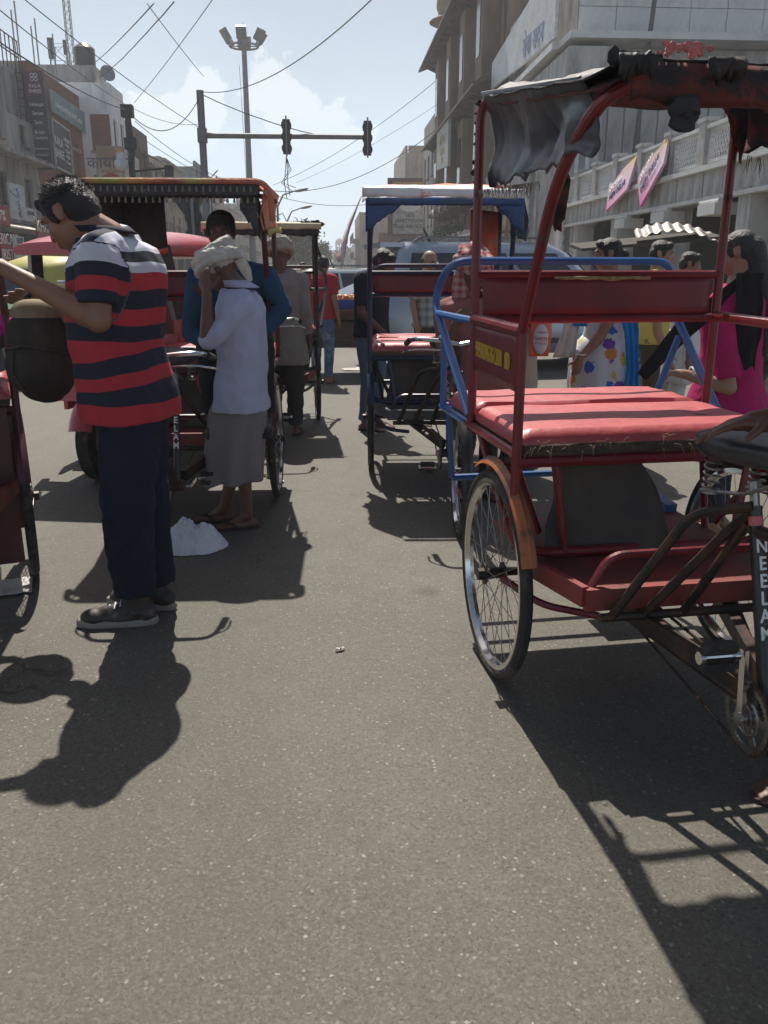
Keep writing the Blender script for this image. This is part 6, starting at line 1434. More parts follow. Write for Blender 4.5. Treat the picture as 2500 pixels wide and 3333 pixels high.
# gateway pillar and recessed entrance
rC = thing('marble_gateway', 'marble gateway with fluted corner pilasters beside the terrace', 'gateway', (7.8, 31, 0)); c = V(rC.location)
for y, w in ((28.75, .9), (34.0, .9)):
    b = MB(); b.box(V((8.2, y, 3.3)) - c, (1.1, w, 6.6)); o_ = b.obj('pier', B_marbled, rC, 0)
    for dx in (-.55, -.2, .15):
        f = MB(); f.tube([V((8.2 + dx, y - w / 2 - .03, .3)) - c, V((8.2 + dx, y - w / 2 - .03, 6.4)) - c], .075, 10); f.obj('flute', B_marble, o_)
    sp_ = MB(); sp_.tube([V((7.66 + .02 * math.cos(a * 2.5), y - w / 2 - .04 + .02 * math.sin(a * 2.5), .3 + a * .12)) - c for a in [i * .5 for i in range(102)]], .1, 7); sp_.obj('twisted_shaft', B_marble, o_)
b = MB(); b.box(V((8.2, 31.4, 7.3)) - c, (1.3, 6.4, 1.5)); b.obj('lintel', B_marbled, rC, 0)
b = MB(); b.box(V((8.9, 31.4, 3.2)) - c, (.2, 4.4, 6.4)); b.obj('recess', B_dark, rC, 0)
# orange STOP post
rs_ = thing('boom_barrier_post', 'orange lattice barrier post with STOP board', 'post', (7.0, 35.0, 0)); c = V(rs_.location); M_orpost = pm('orange painted steel', (.45, .2, .03), .6, dirt=(.2, .1, .04), dscale=3)
b = MB()
for dx in (-.22, .22): b.bar((dx, 0, 0), (dx, 0, 7.2), .14)
for k in range(9): b.bar((-.22, 0, .5 + k * .8), (.22, 0, .5 + k * .8), .12)
b.obj('frame', M_orpost, rs_, 0)
b = MB(); b.box((-.1, -.14, 4.9), (.45, .04, 1.15), Matrix.Rotation(R(-20), 3, 'Y')); bs_ = b.obj('stop_board', INKW, rs_, 0); lettering('STOP', .4, INKR, bs_, basis((-.1, -.17, 4.9), (math.sin(R(-20)) * 1, 0, math.cos(R(20))), (-math.cos(R(20)), 0, math.sin(R(-20)))), sx=.9, ext=.004)
# sandstone mansion
rD = thing('sandstone_mansion', 'tall brown sandstone mansion with deep eaves and corner pavilion, right', 'building', (8, 51, 0)); c = V(rD.location)
O = V((RX, 40.3, 0)) - c; U = V((0, 1, 0)); N = V((-1, 0, 0)); w = 21.5; wins = []
for z0, z1, n in ((10.4, 13.0, 9), (5.6, 8.4, 9), (2.9, 4.6, 7)):
    for k in range(n): cc = w * (k + .5) / n; wins.append((cc - .55, z0, cc + .55, z1))
facade(rD, B_brown, O, U, N, w, 14.6, wins, .3)
b = MB(); b.box(V((RX + 6.3, 51.05, 7.3)) - c, (12, w - .01, 14.58)); b.obj('side_walls', B_brown, rD, 0)
for q in wins:
    wo = window(rD, O, U, N, q, B_brownd, GLASS, .2, 1)
    a = MB(); cc = (q[0] + q[2]) / 2; pts = [O + U * (cc + .66 * math.cos(t)) + V((0, 0, q[3] - .25 + .55 * math.sin(t))) + N * .06 for t in [math.pi * i / 10 for i in range(11)]]; a.tube(pts, .11, 6); a.obj('arch', B_brown, wo)
    for s in (0, 1):
        p_ = MB(); x = q[0] - .1 if s == 0 else q[2] + .1; p_.tube([O + U * x + V((0, 0, q[1])) + N * .08, O + U * x + V((0, 0, q[3] - .2)) + N * .08], .1, 7); p_.obj('colonnette', B_brown, wo)
for z, pr in ((9.5, 1.5), (14.5, 1.7), (5.1, .9)):
    l = MB(); l.prism([O + U * -.2 + V((0, 0, z + .35)), O + U * (w + .2) + V((0, 0, z + .35)), O + U * (w + .2) + N * pr + V((0, 0, z - .25)), O + U * -.2 + N * pr + V((0, 0, z - .25))], (0, 0, 0), (0, 0, .12)); l.obj('eave', B_brownd, rD, 0)
    for k in range(16):
        bk = MB(); y_ = w * (k + .5) / 16; bk.prism([O + U * y_ + V((0, 0, z + .2)), O + U * y_ + N * pr * .8 + V((0, 0, z - .12)), O + U * y_ + V((0, 0, z - .7))], U * -.08, U * .08); bk.obj('bracket', B_brownd, rD, 0)
for k in range(4):                                   # projecting bays
    y_ = 2.2 + k * 5.2
    bw_ = MB(); bw_.box(O + U * y_ + N * .45 + V((0, 0, 12.0)), (.9, 1.7, 4.2)); bw_.box(O + U * y_ + N * .45 + V((0, 0, 7.0)), (.9, 1.7, 4.0)); bo = bw_.obj('bay', B_brown, rD, 0)
    for z in (12.0, 7.0):
        g = MB(); g.box(O + U * y_ + N * .91 + V((0, 0, z)), (.06, .9, 2.2)); g.obj('bay_pane', GLASS, bo, 0)
for yy, zz in ((12.0, 14.9), (21.0, 14.9)):          # roof pavilions
    pv = MB(); cc = O + U * yy + V((.8, 0, zz))
    for i in range(8):
        a = 2 * math.pi * i / 8; pv.tube([cc + V((1.05 * math.cos(a), 1.05 * math.sin(a), 0)), cc + V((1.05 * math.cos(a), 1.05 * math.sin(a), 2.3))], .13, 8)
    pv.tube([cc + V((0, 0, z)) for z in (-.2, .15)], 1.35, 16); po_ = pv.obj('pavilion', B_brown, rD, 30)
    e = MB(); e.tube([cc + V((0, 0, z)) for z in (2.25, 2.5, 2.7)], [1.9, 1.5, 1.3], 16); e.obj('pavilion_eave', B_brown, po_, 30)
    d = MB(); d.tube([cc + V((0, 0, z)) for z in (2.7, 3.1, 3.6, 4.1, 4.5, 4.75, 5.2)], [1.25, 1.42, 1.4, 1.1, .65, .25, .04], 18); d.obj('pavilion_dome', pm('ochre stained dome', (.3, .2, .09), .8, dirt=(.12, .09, .06), dscale=1.5), po_)
for k in range(7):                                   # striped shell awnings
    y_ = 1.8 + k * 3.0; aw = MB(); 
    for j in range(6):
        r0 = .35 + j * .2; aw.mi = j % 2; pts = []
        ring = []
        for t in [math.pi * i / 10 for i in range(11)]: ring.append(O + U * (y_ + r0 * math.cos(t)) + V((0, 0, 4.9 + r0 * math.sin(t) * .75)) + N * (.25 + (5 - j) * .16))
        ring2 = [O + U * (y_ + (r0 + .2) * math.cos(t)) + V((0, 0, 4.9 + (r0 + .2) * math.sin(t) * .75)) + N * (.25 + (4 - j) * .16) for t in [math.pi * i / 10 for i in range(11)]]
        aw.add(ring + ring2, [(i, i + 1, 12 + i, 11 + i) for i in range(10)])
    ao = aw.obj('striped_awning', [B_brownd, WFW], rD, 0); md = ao.modifiers.new('t', 'SOLIDIFY'); md.thickness = .04
signboard('pale signboard with arched gold Hindi lettering on the mansion', (V((6.6, 53.6, 7.2)), V((6.6, 48.6, 6.9)), V((6.6, 48.6, 9.4)), V((6.6, 53.6, 9.3))), pm('pale grey board', (.4, .4, .38), .6), [('श्री सदन', .5, .72, .8, INKY, .9), ('कमरा सेवा', .5, .42, .6, INKY, .9), ('भवन', .5, .2, .5, INKY, .9)], th=.15)
# boundary fence of the mansion
rF = thing('boundary_balustrade', 'white concrete boundary balustrade with potted plants in front of the mansion', 'fence', (7.0, 47, 0)); ps0 = None
b = MB(); b.box((0, 0, .9), (.25, 24, 1.8)); b.box((0, 0, 3.1), (.3, 24, .14)); b.obj('base_wall', WFW, rF, 0)
ps = MB(); ps.box((0, 0, 0), (.22, .3, 1.5)); ps.box((0, 0, .8), (.3, .4, .12)); pq = MB()
for k in range(7): pq.box((0, -.75 + k * .25, 0), (.08, .07, 1.0))
pq.box((0, 0, .52), (.12, 1.6, .1))
for k in range(12):
    y = -11.4 + k * 2.05
    if ps0 is None: ps0 = ps.obj('post', WFW, rF, 0); ps0.location = (0, y, 2.5); pq0 = pq.obj('baluster_panel', B_marbled, rF, 0); pq0.location = (0, y + 1.02, 2.4)
    else: link('post', ps0.data, rF, (0, y, 2.5)); link('baluster_panel', pq0.data, rF, (0, y + 1.02, 2.4))
# beyond the mansion
building('grey concrete building with roof room beyond the mansion', B_grey, 7.6, 63, 70, 11.2, 1, rows=((8, 9.6, 3, 1.1), (4.6, 6.2, 3, 1.1)), parapet=.8)
building('tall pale building with antenna far on the right row', B_cream, 7.2, 82, 96, 11.8, 1, rows=((8.4, 9.8, 5, 1.2), (5.2, 6.8, 5, 1.2)), parapet=.6)
building('narrow dark building with stacked balconies far on the right row', B_brown, 4.6, 128, 150, 9.6, 1, rows=((6.4, 8, 6, 1.4), (3.6, 5.2, 6, 1.4)), balc=[3.2, 5.9])
building('low grey shop row far on the right', B_grey, 5.6, 152, 210, 7.2, 1, rows=((4, 5.4, 14, 1.4),), group=None)
building('low brown shop row far on the left', B_cream, -11, 152, 230, 8.2, -1, rows=((4.4, 5.8, 16, 1.4),))
# memorial gateway board facing the road
rG = thing('memorial_board', 'maroon framed memorial board with English lettering above pink wall, far right', 'sign', (6.7, 72, 0)); c = V(rG.location); M_maroon = pm('maroon frame paint', (.13, .035, .035), .7)
b = MB(); b.box((0, 0, 6.4), (3.6, .4, 4.4)); b.obj('board_frame', M_maroon, rG, 0)
b = MB(); b.box((0, -.22, 7.3), (2.8, .06, 2.0)); b.obj('ochre_panel', pm('ochre panel', (.42, .25, .06), .7), rG, 0)
b = MB(); b.box((0, -.22, 5.3), (2.8, .06, 2.0)); wp = b.obj('white_panel', WFW, rG, 0); lettering('1675\nMARTYRDOM\nTEGH BAHADUR', .42, INKK, wp, basis((0, -.27, 5.3), (1, 0, 0), (0, 0, 1)), ext=.01, sx=.9)
fl = MB(); fl.ell((0, -.27, 6.5), (.9, .04, .5)); fl.ell((0, -.27, 6.9), (.4, .04, .4)); fl.obj('lotus_emblem', INKW, rG)
b = MB(); b.box((1.2, .5, 2.2), (7.5, .5, 4.4)); b.obj('base_wall', B_pink, rG, 0)
b = MB(); b.box((4.0, .8, 6), (4.4, .5, 5)); b.obj('side_panel', B_pink, rG, 0)
# ================================================================== OTHER VEHICLES
def fatwheel(root, c, r, w, name='wheel', rimm=M_steel, ax='x'):
    b = MB(); n = 28; sec = []
    for i in range(n):
        a = 2 * math.pi * i / n; ca, sa = math.cos(a), math.sin(a)
        ring = []
        for x, rr in ((-w / 2, r * .66), (-w / 2, r * .9), (-w * .36, r), (w * .36, r), (w / 2, r * .9), (w / 2, r * .66)):
            ring.append(V(c) + (V((x, ca * rr, sa * rr)) if ax == 'x' else V((ca * rr, x, sa * rr))))
        sec.append(ring)
    sec.append(sec[0]); b.rings(sec, False); wo = b.obj(name, M_rubber, root, 40)
    d = MB(); d.disc(c, r * .67, w * .8, ax, 22); d.disc(c, r * .2, w * .95, ax, 12); d.obj('rim', rimm, wo, 30); return wo
GLS = pm('car glass', (.015, .02, .024), .06, var=.1, spec=.8)
def car(label, loc, rz, paint, L=4.4, W=1.72, H=1.74, belt=1.0, hood=1.0, gx=(-2.1, 1.15), rx=(-1.95, .35), clear=.24, wr=.33, name='car', cat='car', rails=True, wx=(-1.32, 1.32), spoiler=False):
    root = thing(name, label, cat, loc, rz); b = MB(); hL = L / 2; st = []
    for x, zt, k in ((-hL, belt * .72, .80), (-hL + .05, belt * .96, .9), (-hL + .3, belt, .98), (-.8, belt, 1), (gx[1] - .3, belt, 1), (gx[1] + .1, hood * .99, .99), (hL - .35, hood * .92, .95), (hL - .08, hood * .80, .86), (hL, hood * .6, .74)):
        w = W / 2 * k; z0 = clear + (.08 if abs(x) > hL - .1 else 0)
        st.append([(x, y, z) for y, z in ((-w * .9, z0), (-w, z0 + .12), (-w * 1.0, z0 + .3), (-w * .985, zt - .1), (-w * .93, zt), (w * .93, zt), (w * .985, zt - .1), (w, z0 + .3), (w, z0 + .12), (w * .9, z0))])
    b.rings(st); body = b.obj('body', paint, root, 40)
    g = MB(); wb, wt = W / 2 * .93, W / 2 * .76; zr = H
    rg = []
    for t, dz in ((0, 0), (.82, 0), (.96, 0), (1.0, 0)):
        z = belt - .03 + (zr - belt + .03) * t; k = min(1, max(0, (t - .82) / .18)); x0 = gx[0] + (rx[0] - gx[0]) * min(1, t / .96) + .1 * k; x1 = gx[1] + (rx[1] - gx[1]) * min(1, t / .96) - .12 * k; w = wb + (wt - wb) * min(1, t / .96) - .08 * k
        rg.append([(x0, -w * .9, z), (x0 + .12, -w, z), (x1 - .12, -w, z), (x1, -w * .9, z), (x1, w * .9, z), (x1 - .12, w, z), (x0 + .12, w, z), (x0, w * .9, z)])
    g.rings(rg); cab = g.obj('cabin', paint, root, 50)
    def pane(P, nm='window'):
        q = MB(); P = [V(p) for p in P]; n = (P[1] - P[0]).cross(P[3] - P[0]).normalized(); c = sum(P, V()) / 4
        if n.dot(c - V((-.4, 0, 1))) < 0: n = -n
        q.prism([p + n * .012 for p in P], -n * .01, V((0, 0, 0))); return q.obj(nm, GLS, cab, 0)
    def sp(f, t, s):                                       # side point: f along the base/roof, t height
        x0 = gx[0] + (rx[0] - gx[0]) * t + .14; x1 = gx[1] + (rx[1] - gx[1]) * t - .18; return V((x0 + (x1 - x0) * f, s * (wb + (wt - wb) * t), belt + (zr - belt) * t))
    for s in (-1, 1):
        for f0, f1 in ((.02, .30), (.335, .63), (.665, .97)): pane([sp(f0, .08, s), sp(f1, .08, s), sp(f1, .80, s), sp(f0, .80, s)])
        hl = MB(); hl.ell((hL - .22, s * W * .37, hood * .70), (.2, .16, .1)); hl.obj('headlight', pm('lamp lens', (.6, .62, .65), .1), body)
        tl = MB(); tl.box((-hL + .06, s * W * .42, belt * .82), (.14, .16, .34)); tl.obj('tail_light', flat('red lamp lens', (.4, .02, .02), .2), body)
        mi = MB(); mi.ell((gx[1] - .25, s * (W / 2 + .07), belt + .1), (.07, .1, .08)); mi.obj('mirror', paint, body)
        dh = MB()
        for x in (-.5, .5): dh.box((x, s * (W / 2 - .005), belt - .16), (.16, .03, .03))
        dh.obj('door_handle', M_chrome, body, 0)
        if rails:
            r_ = MB(); r_.tube(bend([(rx[0] + .2, s * wt * .86, zr - .02), (rx[0] + .3, s * wt * .86, zr + .06), (rx[1] - .3, s * wt * .86, zr + .06), (rx[1] - .2, s * wt * .86, zr - .02)], .06), .02, 6); r_.obj('roof_rail', M_steel, cab)
        for x in wx:
            fatwheel(root, (x, s * (W / 2 - .12), wr), wr, .2, ax='y')
            a = MB(); a.tube([(x + (wr + .04) * math.cos(t), s * (W / 2 - .0), wr + (wr + .04) * math.sin(t)) for t in [math.pi * i / 14 for i in range(15)]], .035, 6); a.obj('wheel_arch', M_black, body)
    def ep(front, s, t):
        x = (gx[1] + (rx[1] - gx[1]) * t) if front else (gx[0] + (rx[0] - gx[0]) * t); return V((x, s * (wb + (wt - wb) * t) * .84, belt + (zr - belt) * t))
    for fr in (0, 1): pane([ep(fr, -1, .1), ep(fr, 1, .1), ep(fr, 1, .82), ep(fr, -1, .82)], 'windscreen')
    bp = MB(); bp.box((hL - .02, 0, .45), (.14, W * .84, .2)); bp.box((-hL + .02, 0, .45), (.14, W * .84, .2)); bp.obj('bumper', M_black, root, 0)
    bs = MB()
    for s in (-1, 1): bs.box((0, s * (W / 2 + .004), .42), (L * .55, .03, .07))
    bs.obj('side_moulding', M_black, body, 0)
    if spoiler: sp_ = MB(); sp_.box((rx[0] - .08, 0, zr - .04), (.34, wt * 1.7, .06)); sp_.obj('spoiler', paint, cab, 0)
    an = MB(); an.tube([(rx[0] + .6, 0, zr), (rx[0] + .5, 0, zr + .2)], [.03, .01], 6); an.obj('antenna', M_black, cab)
    return root
PSIL = pm('silver blue car paint', (.34, .39, .45), .28, .35, var=.04, coat=.5); PWHT = pm('white car paint', (.62, .63, .62), .3, var=.04, coat=.5); PTEAL = pm('pale teal car paint', (.12, .3, .38), .28, .2, var=.04, coat=.5); PGRY = pm('grey car paint', (.2, .21, .22), .3, .3, var=.04, coat=.5)
car('silver people carrier with dark windows and roof rails across the road', (2.78, 12.55, 0), R(9), PSIL, 4.6, 1.74, 1.74, spoiler=True)
car('white hatchback with roof rails behind the vendor cart', (.95, 21.0, 0), R(14), PWHT, 3.7, 1.6, 1.42, .86, .86, (-1.75, 1.0), (-1.45, .15), wx=(-1.15, 1.15), wr=.29)
car('pale teal hatchback in front of the white one, behind the vendor cart', (1.1, 17.4, 0), R(196), PTEAL, 3.7, 1.6, 1.3, .82, .82, (-1.5, 1.1), (-1.2, .0), wx=(-1.15, 1.15), wr=.29, rails=False)
car('white van parked at the right kerb far down the street', (4.6, 34, 0), R(90), PWHT, 4.2, 1.65, 1.85, 1.0, .95, (-2.05, 1.6), (-2.0, 1.1), wx=(-1.3, 1.3))
car('grey car far down the street beside the white van', (2.2, 38, 0), R(86), PGRY, 4.0, 1.65, 1.45, .88, .86, (-1.7, 1.0), (-1.3, .2), wx=(-1.2, 1.2), wr=.3, rails=False)
car('white car far down the street near the tree', (-2.2, 44, 0), R(92), PWHT, 4.0, 1.65, 1.45, .88, .86, (-1.7, 1.0), (-1.3, .2), wx=(-1.2, 1.2), wr=.3, rails=False)
# ---- red electric rickshaw
PRED = pm('sun faded red fibreglass', (.5, .07, .08), .3, var=.12, dirt=(.3, .12, .11), dscale=2, dlo=.5, dhi=.75, coat=.3)
er = thing('electric_rickshaw', 'red-roofed electric rickshaw with orange front fork behind the striped man', 'rickshaw', (-1.56, 5.62, 0), R(-10)); F1 = .0
fatwheel(er, (0, 0, .27), .27, .11)
b = MB()
for s in (-1, 1): b.tube([(s * .085, 0, .27), (s * .085, .05, .62), (s * .06, .1, .78)], .026, 8); b.tube([(s * .085, 0, .27), (s * .085, .0, .5)], .035, 8)
b.box((0, .08, .66), (.22, .1, .07)); b.tube([(0, .1, .75), (0, .2, 1.02)], .03, 8); b.obj('fork', pm('orange red fork', (.4, .07, .03), .45, dirt=(.15, .05, .03), dscale=6), er)
b = MB(); sec = []
for i in range(12):
    a = R(20) + R(12) * i; sec.append([(x, -math.cos(a) * (.32 + dr), .27 + math.sin(a) * (.32 + dr)) for x, dr in ((-.08, -.03), (-.05, .0), (0, .012), (.05, .0), (.08, -.03), (0, -.002))])
b.rings(sec); b.obj('front_fender', PRED, er, 50)
b = MB(); b.tube(bend([(-.26, .22, 1.0), (-.1, .16, 1.03), (.1, .16, 1.03), (.26, .22, 1.0)], .08), .014, 8); b.obj('handlebar', M_black, er)
b = MB(); b.ell((0, .02, .92), (.1, .08, .1)); b.obj('headlight', pm('lamp lens', (.6, .62, .65), .1), er)
b = MB(); b.prism([(-.48, .16, .5), (.48, .16, .5), (.50, .26, .95), (-.50, .26, .95)], (0, 0, 0), (0, .05, 0)); b.obj('front_panel', PRED, er, 0)
for s in (-1, 1):
    b = MB(); b.bar((s * .48, .26, .5), (s * .5, .30, 1.05), .05); pb = b.obj('pillar', pm('red pillar paint', (.4, .05, .03), .5), er, 0)
    b = MB(); b.bar((s * .5, .30, 1.05), (s * .44, .24, 1.52), .075); b.obj('pillar_top', M_black, pb, 0)
    b = MB(); b.bar((s * .5, 1.9, .5), (s * .5, 1.9, 1.5), .05); b.obj('pillar', PRED, er, 0)
    fatwheel(er, (s * .42, 1.75, .25), .25, .1)
    b = MB(); b.box((s * .5, 1.2, .55), (.03, 1.3, .35)); b.obj('side_panel', PRED, er, 0)
b = MB(); rg = []
for j in range(15):
    v = j / 14; y = .02 + 2.1 * v; e = math.sin(math.pi * min(1, max(0, v * .96 + .02))) ** .35; hgt = .16 * e; ring = []
    for k in range(21):
        t = math.pi * k / 20; ring.append((-.50 * math.copysign(abs(math.cos(t)) ** .6, math.cos(t)) * (.9 + .1 * e), y, 1.48 + hgt * math.sin(t) ** .6 + .004 * nz3((k, j, 1))))
    ring += [(.48 * (.9 + .1 * e), y, 1.46), (-.48 * (.9 + .1 * e), y, 1.46)]
    rg.append(ring)
b.rings(rg); b.obj('roof', PRED, er, 50)
b = MB(); b.box((0, .9, .72), (.95, .42, .1)); b.obj('seat_cushion', M_redseat, er, 0); b = MB(); b.box((0, 1.12, 1.0), (.95, .06, .42)); b.obj('backrest', M_redpanel, er, 0)
b = MB(); b.box((0, 1.7, .72), (.95, .42, .1)); b.obj('seat_cushion', M_redseat, er, 0); b = MB(); b.box((0, 1.95, 1.0), (.95, .06, .42)); b.obj('backrest', M_redpanel, er, 0)
b = MB(); b.tube([(-.5, .62, 1.28), (.5, .62, 1.28)], .014, 8); b.obj('grab_rail', M_chrome, er); b = MB(); b.box((0, 1.35, .38), (.95, 1.2, .05)); b.obj('floor', M_black, er, 0)
# ---- yellow and green auto rickshaw
ar = thing('auto_rickshaw', 'yellow-roofed green auto rickshaw behind the striped man arm', 'rickshaw', (-3.62, 11.6, 0), R(-30)); PYEL = pm('yellow rexine hood', (.45, .40, .10), .5, var=.1, bump=.2, bscale=8); PGRN = pm('green enamel', (.03, .16, .06), .4)
b = MB(); rg = []
for y, w, z in ((-.55, .40, 1.36), (-.45, .52, 1.46), (0, .6, 1.56), (.5, .6, 1.57), (.85, .58, 1.52), (1.0, .52, 1.38)):
    ring = [(-w, y, 1.0), (-w, y, z - .16), (-w * .93, y, z - .06), (-w * .7, y, z), (w * .7, y, z), (w * .93, y, z - .06), (w, y, z - .16), (w, y, 1.0)]; rg.append(ring)
b.rings(rg); b.obj('hood', PYEL, ar, 50)
b = MB(); rg = []
for y, w, z0, z1 in ((-1.15, .2, .35, .85), (-.9, .42, .3, .98), (-.5, .58, .28, 1.0), (.6, .62, .28, 1.0), (.98, .6, .3, 1.0)): rg.append([(-w, y, z0), (-w, y, z1), (w, y, z1), (w, y, z0)])
b.rings(rg); b.obj('body', PGRN, ar, 40)
b = MB(); b.prism([(-.42, -.75, 1.0), (.42, -.75, 1.0), (.4, -.58, 1.38), (-.4, -.58, 1.38)], (0, 0, 0), (0, -.02, 0)); b.obj('windscreen', GLS, ar, 0)
b = MB(); b.box((-.605, .1, 1.18), (.02, .5, .26)); b.box((.605, .1, 1.18), (.02, .5, .26)); b.obj('side_window', GLS, ar, 0)
fatwheel(ar, (0, -1.0, .24), .24, .1); fatwheel(ar, (-.52, .6, .24), .24, .1); fatwheel(ar, (.52, .6, .24), .24, .1)
b = MB(); b.ell((0, -1.18, .78), (.09, .06, .09)); b.obj('headlight', pm('lamp lens', (.6, .62, .65), .1), ar)
# ---- vendor cart
vc = thing('vendor_cart', 'wooden vendor handcart laden with fruit and paper behind the cream-canopied rickshaw', 'cart', (.10, 11.55, 0), R(2))
b = MB()
for k in range(7): b.box((0, -.52 + k * .17, .86), (1.15, .155, .04))
b.obj('table_top', M_wood, vc, 0)
b = MB(); b.box((0, -.6, .82), (1.2, .05, .12)); b.box((0, .6, .82), (1.2, .05, .12)); b.box((-.57, 0, .82), (.05, 1.2, .12)); b.box((.57, 0, .82), (.05, 1.2, .12))
for x in (-.52, .52):
    for y in (-.5, .5): b.box((x, y, .45), (.05, .05, .75))
b.obj('cart_frame', M_darkmetal, vc, 0)
for x in (-.42, .42):
    for y in (-.45, .45): wheel(vc, (x, y, .3), .3, 'cart')
b = MB(); b.box((0, .0, .55), (.8, .7, .34)); b.obj('storage_box', M_wood, vc, 0)
M_fruit = pm('orange fruit', (.5, .18, .04), .5, var=.4, scale=3); 

trays = thing('fruit_tray', 'blue tray heaped with orange goods on the vendor cart', 'tray', (.32, 11.3, .885))
b = MB(); b.box((0, 0, .02), (.6, .5, .03)); b.box((0, -.25, .07), (.6, .02, .1)); b.box((0, .25, .07), (.6, .02, .1)); b.box((-.3, 0, .07), (.02, .5, .1)); b.box((.3, 0, .07), (.02, .5, .1)); b.obj('tray', pm('blue plastic', (.02, .06, .3), .4), trays, 0)
rnd = random.Random(3); fr = MB(); fr.ell((0, 0, 0), (.045, .045, .04), None, 8, 6); f0 = fr.obj('fruit', M_fruit, trays); f0.location = (-.2, -.15, .08)
for k in range(34): link('fruit', f0.data, trays, (rnd.uniform(-.25, .25), rnd.uniform(-.2, .2), .08 + rnd.random() * .07))
# ---- motorcycle on the right
mc = thing('motorcycle', 'parked black motorcycle with dark mudguards behind the person in white kurta', 'motorcycle', (3.75, 7.9, 0), R(60))
for y in (-.62, .62): fatwheel(mc, (0, y, .3), .3, .1)
b = MB(); b.ell((0, -.12, .78), (.15, .3, .14)); b.obj('tank', M_black, mc); b = MB(); b.ell((0, .38, .8), (.13, .42, .07)); b.obj('seat', M_leather, mc); b = MB(); b.box((0, 0, .45), (.22, .4, .32)); b.obj('engine', M_steel, mc, 0)
b = MB()
for s in (-1, 1): b.tube([(s * .07, -.62, .3), (s * .08, -.42, .95)], .022, 8)
b.obj('fork', M_chrome, mc); b = MB(); b.tube(bend([(-.36, -.28, 1.02), (-.15, -.4, 1.04), (.15, -.4, 1.04), (.36, -.28, 1.02)], .08), .014, 8); b.obj('handlebar', M_chrome, mc); b = MB(); b.ell((0, -.55, .92), (.1, .08, .1)); b.obj('headlight', pm('lamp lens', (.6, .62, .65), .1), mc)
b = MB(); b.tube([(0, .62, .62), (0, .2, .75)], .07, 8); b.tube(bend([(0, -.95, .4), (0, -.62, .63), (0, -.3, .5)], .2), .06, 8); b.obj('mudguard', M_black, mc)
# ================================================================== STREET FURNITURE
PGREY = pm('galvanised grey pole', (.16, .17, .19), .6, dirt=(.1, .1, .1), dscale=3); PBLK = pm('signal black', (.012, .016, .018), .5)
def signal_head(root, c, rot=0):
    b = MB()
    for k in range(3): b.tube([c + V((0, -.11, .34 - .34 * k)), c + V((0, -.09, .34 - .34 * k)), c + V((0, .1, .34 - .34 * k)), c + V((0, .30, .34 - .34 * k))], [.12, .165, .165, .15], 16)
    b.box(c, (.24, .18, 1.02)); h = b.obj('signal_head', PBLK, root, 40)
    b = MB(); b.box(c + V((0, -.15, 0)), (.05, .03, 1.2)); b.obj('bracket', PGREY, h, 0)
    for k in range(3): b = MB(); b.disc(c + V((0, .12, .34 - .34 * k)), .125, .02, 'y', 16); b.obj('lens', flat(('red', 'amber', 'green')[k] + ' signal lens', ((.2, .01, .01), (.2, .1, .01), (.01, .12, .05))[k], .3), h)
    return h
tp = at(437, 290, 29); tr0 = thing('traffic_light_mast', 'grey traffic light mast with long arm and two signal heads seen from behind', 'traffic light', (tp.x, 29, 0))
b = MB(); b.tube([(0, 0, 0), (0, 0, 6.8)], .115, 12); b.box((0, 0, 5.5), (.28, .28, .42)); b.obj('pole', PGREY, tr0)
L_ = at(795, 295, 29).x - tp.x; b = MB(); b.tube([(.1, 0, 5.52), (.4, 0, 5.5), (L_, 0, 5.5)], [.11, .085, .075], 10); b.obj('arm', PGREY, tr0)
signal_head(tr0, V((at(619, 295, 29).x - tp.x, -.02, 5.48))); signal_head(tr0, V((L_ - .02, -.02, 5.46)))
b = MB()
for k in range(4): b.tube([(2.64, 0, 4.9), (2.6 + .06 * k, 0, 4.5), (2.55 + .12 * math.sin(k * 2), 0, 4.1), (2.62 + .1 * k, 0, 3.6 + .12 * k)], .012, 4)
b.obj('loose_wires', M_black, tr0)
mp_ = at(527, 100, 75); hm = thing('high_mast_light', 'tall high-mast lighting pole with ring of floodlights', 'lamp post', (mp_.x, 75, 0))
b = MB(); b.tube([(0, 0, 0), (0, 0, 18.6)], [.30, .2], 14); b.obj('pole', PGREY, hm)
b = MB(); b.torus((0, 0, 18.7), 1.15, .08, 'z', 28, 6)
for k in range(6): a = k * math.pi / 3; b.tube([(0, 0, 18.7), (1.15 * math.cos(a), 1.15 * math.sin(a), 18.7)], .05, 5)
b.tube([(0, 0, 18.6), (0, 0, 19.3)], .5, 12); b.tube([(0, 0, 19.3), (0, 0, 20.4)], .02, 4); b.obj('ring', PGREY, hm)
fl0 = None
for k in range(6):
    a = k * math.pi / 3 + .5; p = V((1.55 * math.cos(a), 1.55 * math.sin(a), 19.35)); Mx = Matrix.Rotation(a, 3, 'Z') @ Matrix.Rotation(R(35), 3, 'Y')
    b = MB(); b.box(p, (.3, .8, .9), Mx); b.bar((1.15 * math.cos(a), 1.15 * math.sin(a), 18.7), p, .06); b.obj('floodlight', pm('floodlight housing', (.09, .1, .11), .5), hm, 0)
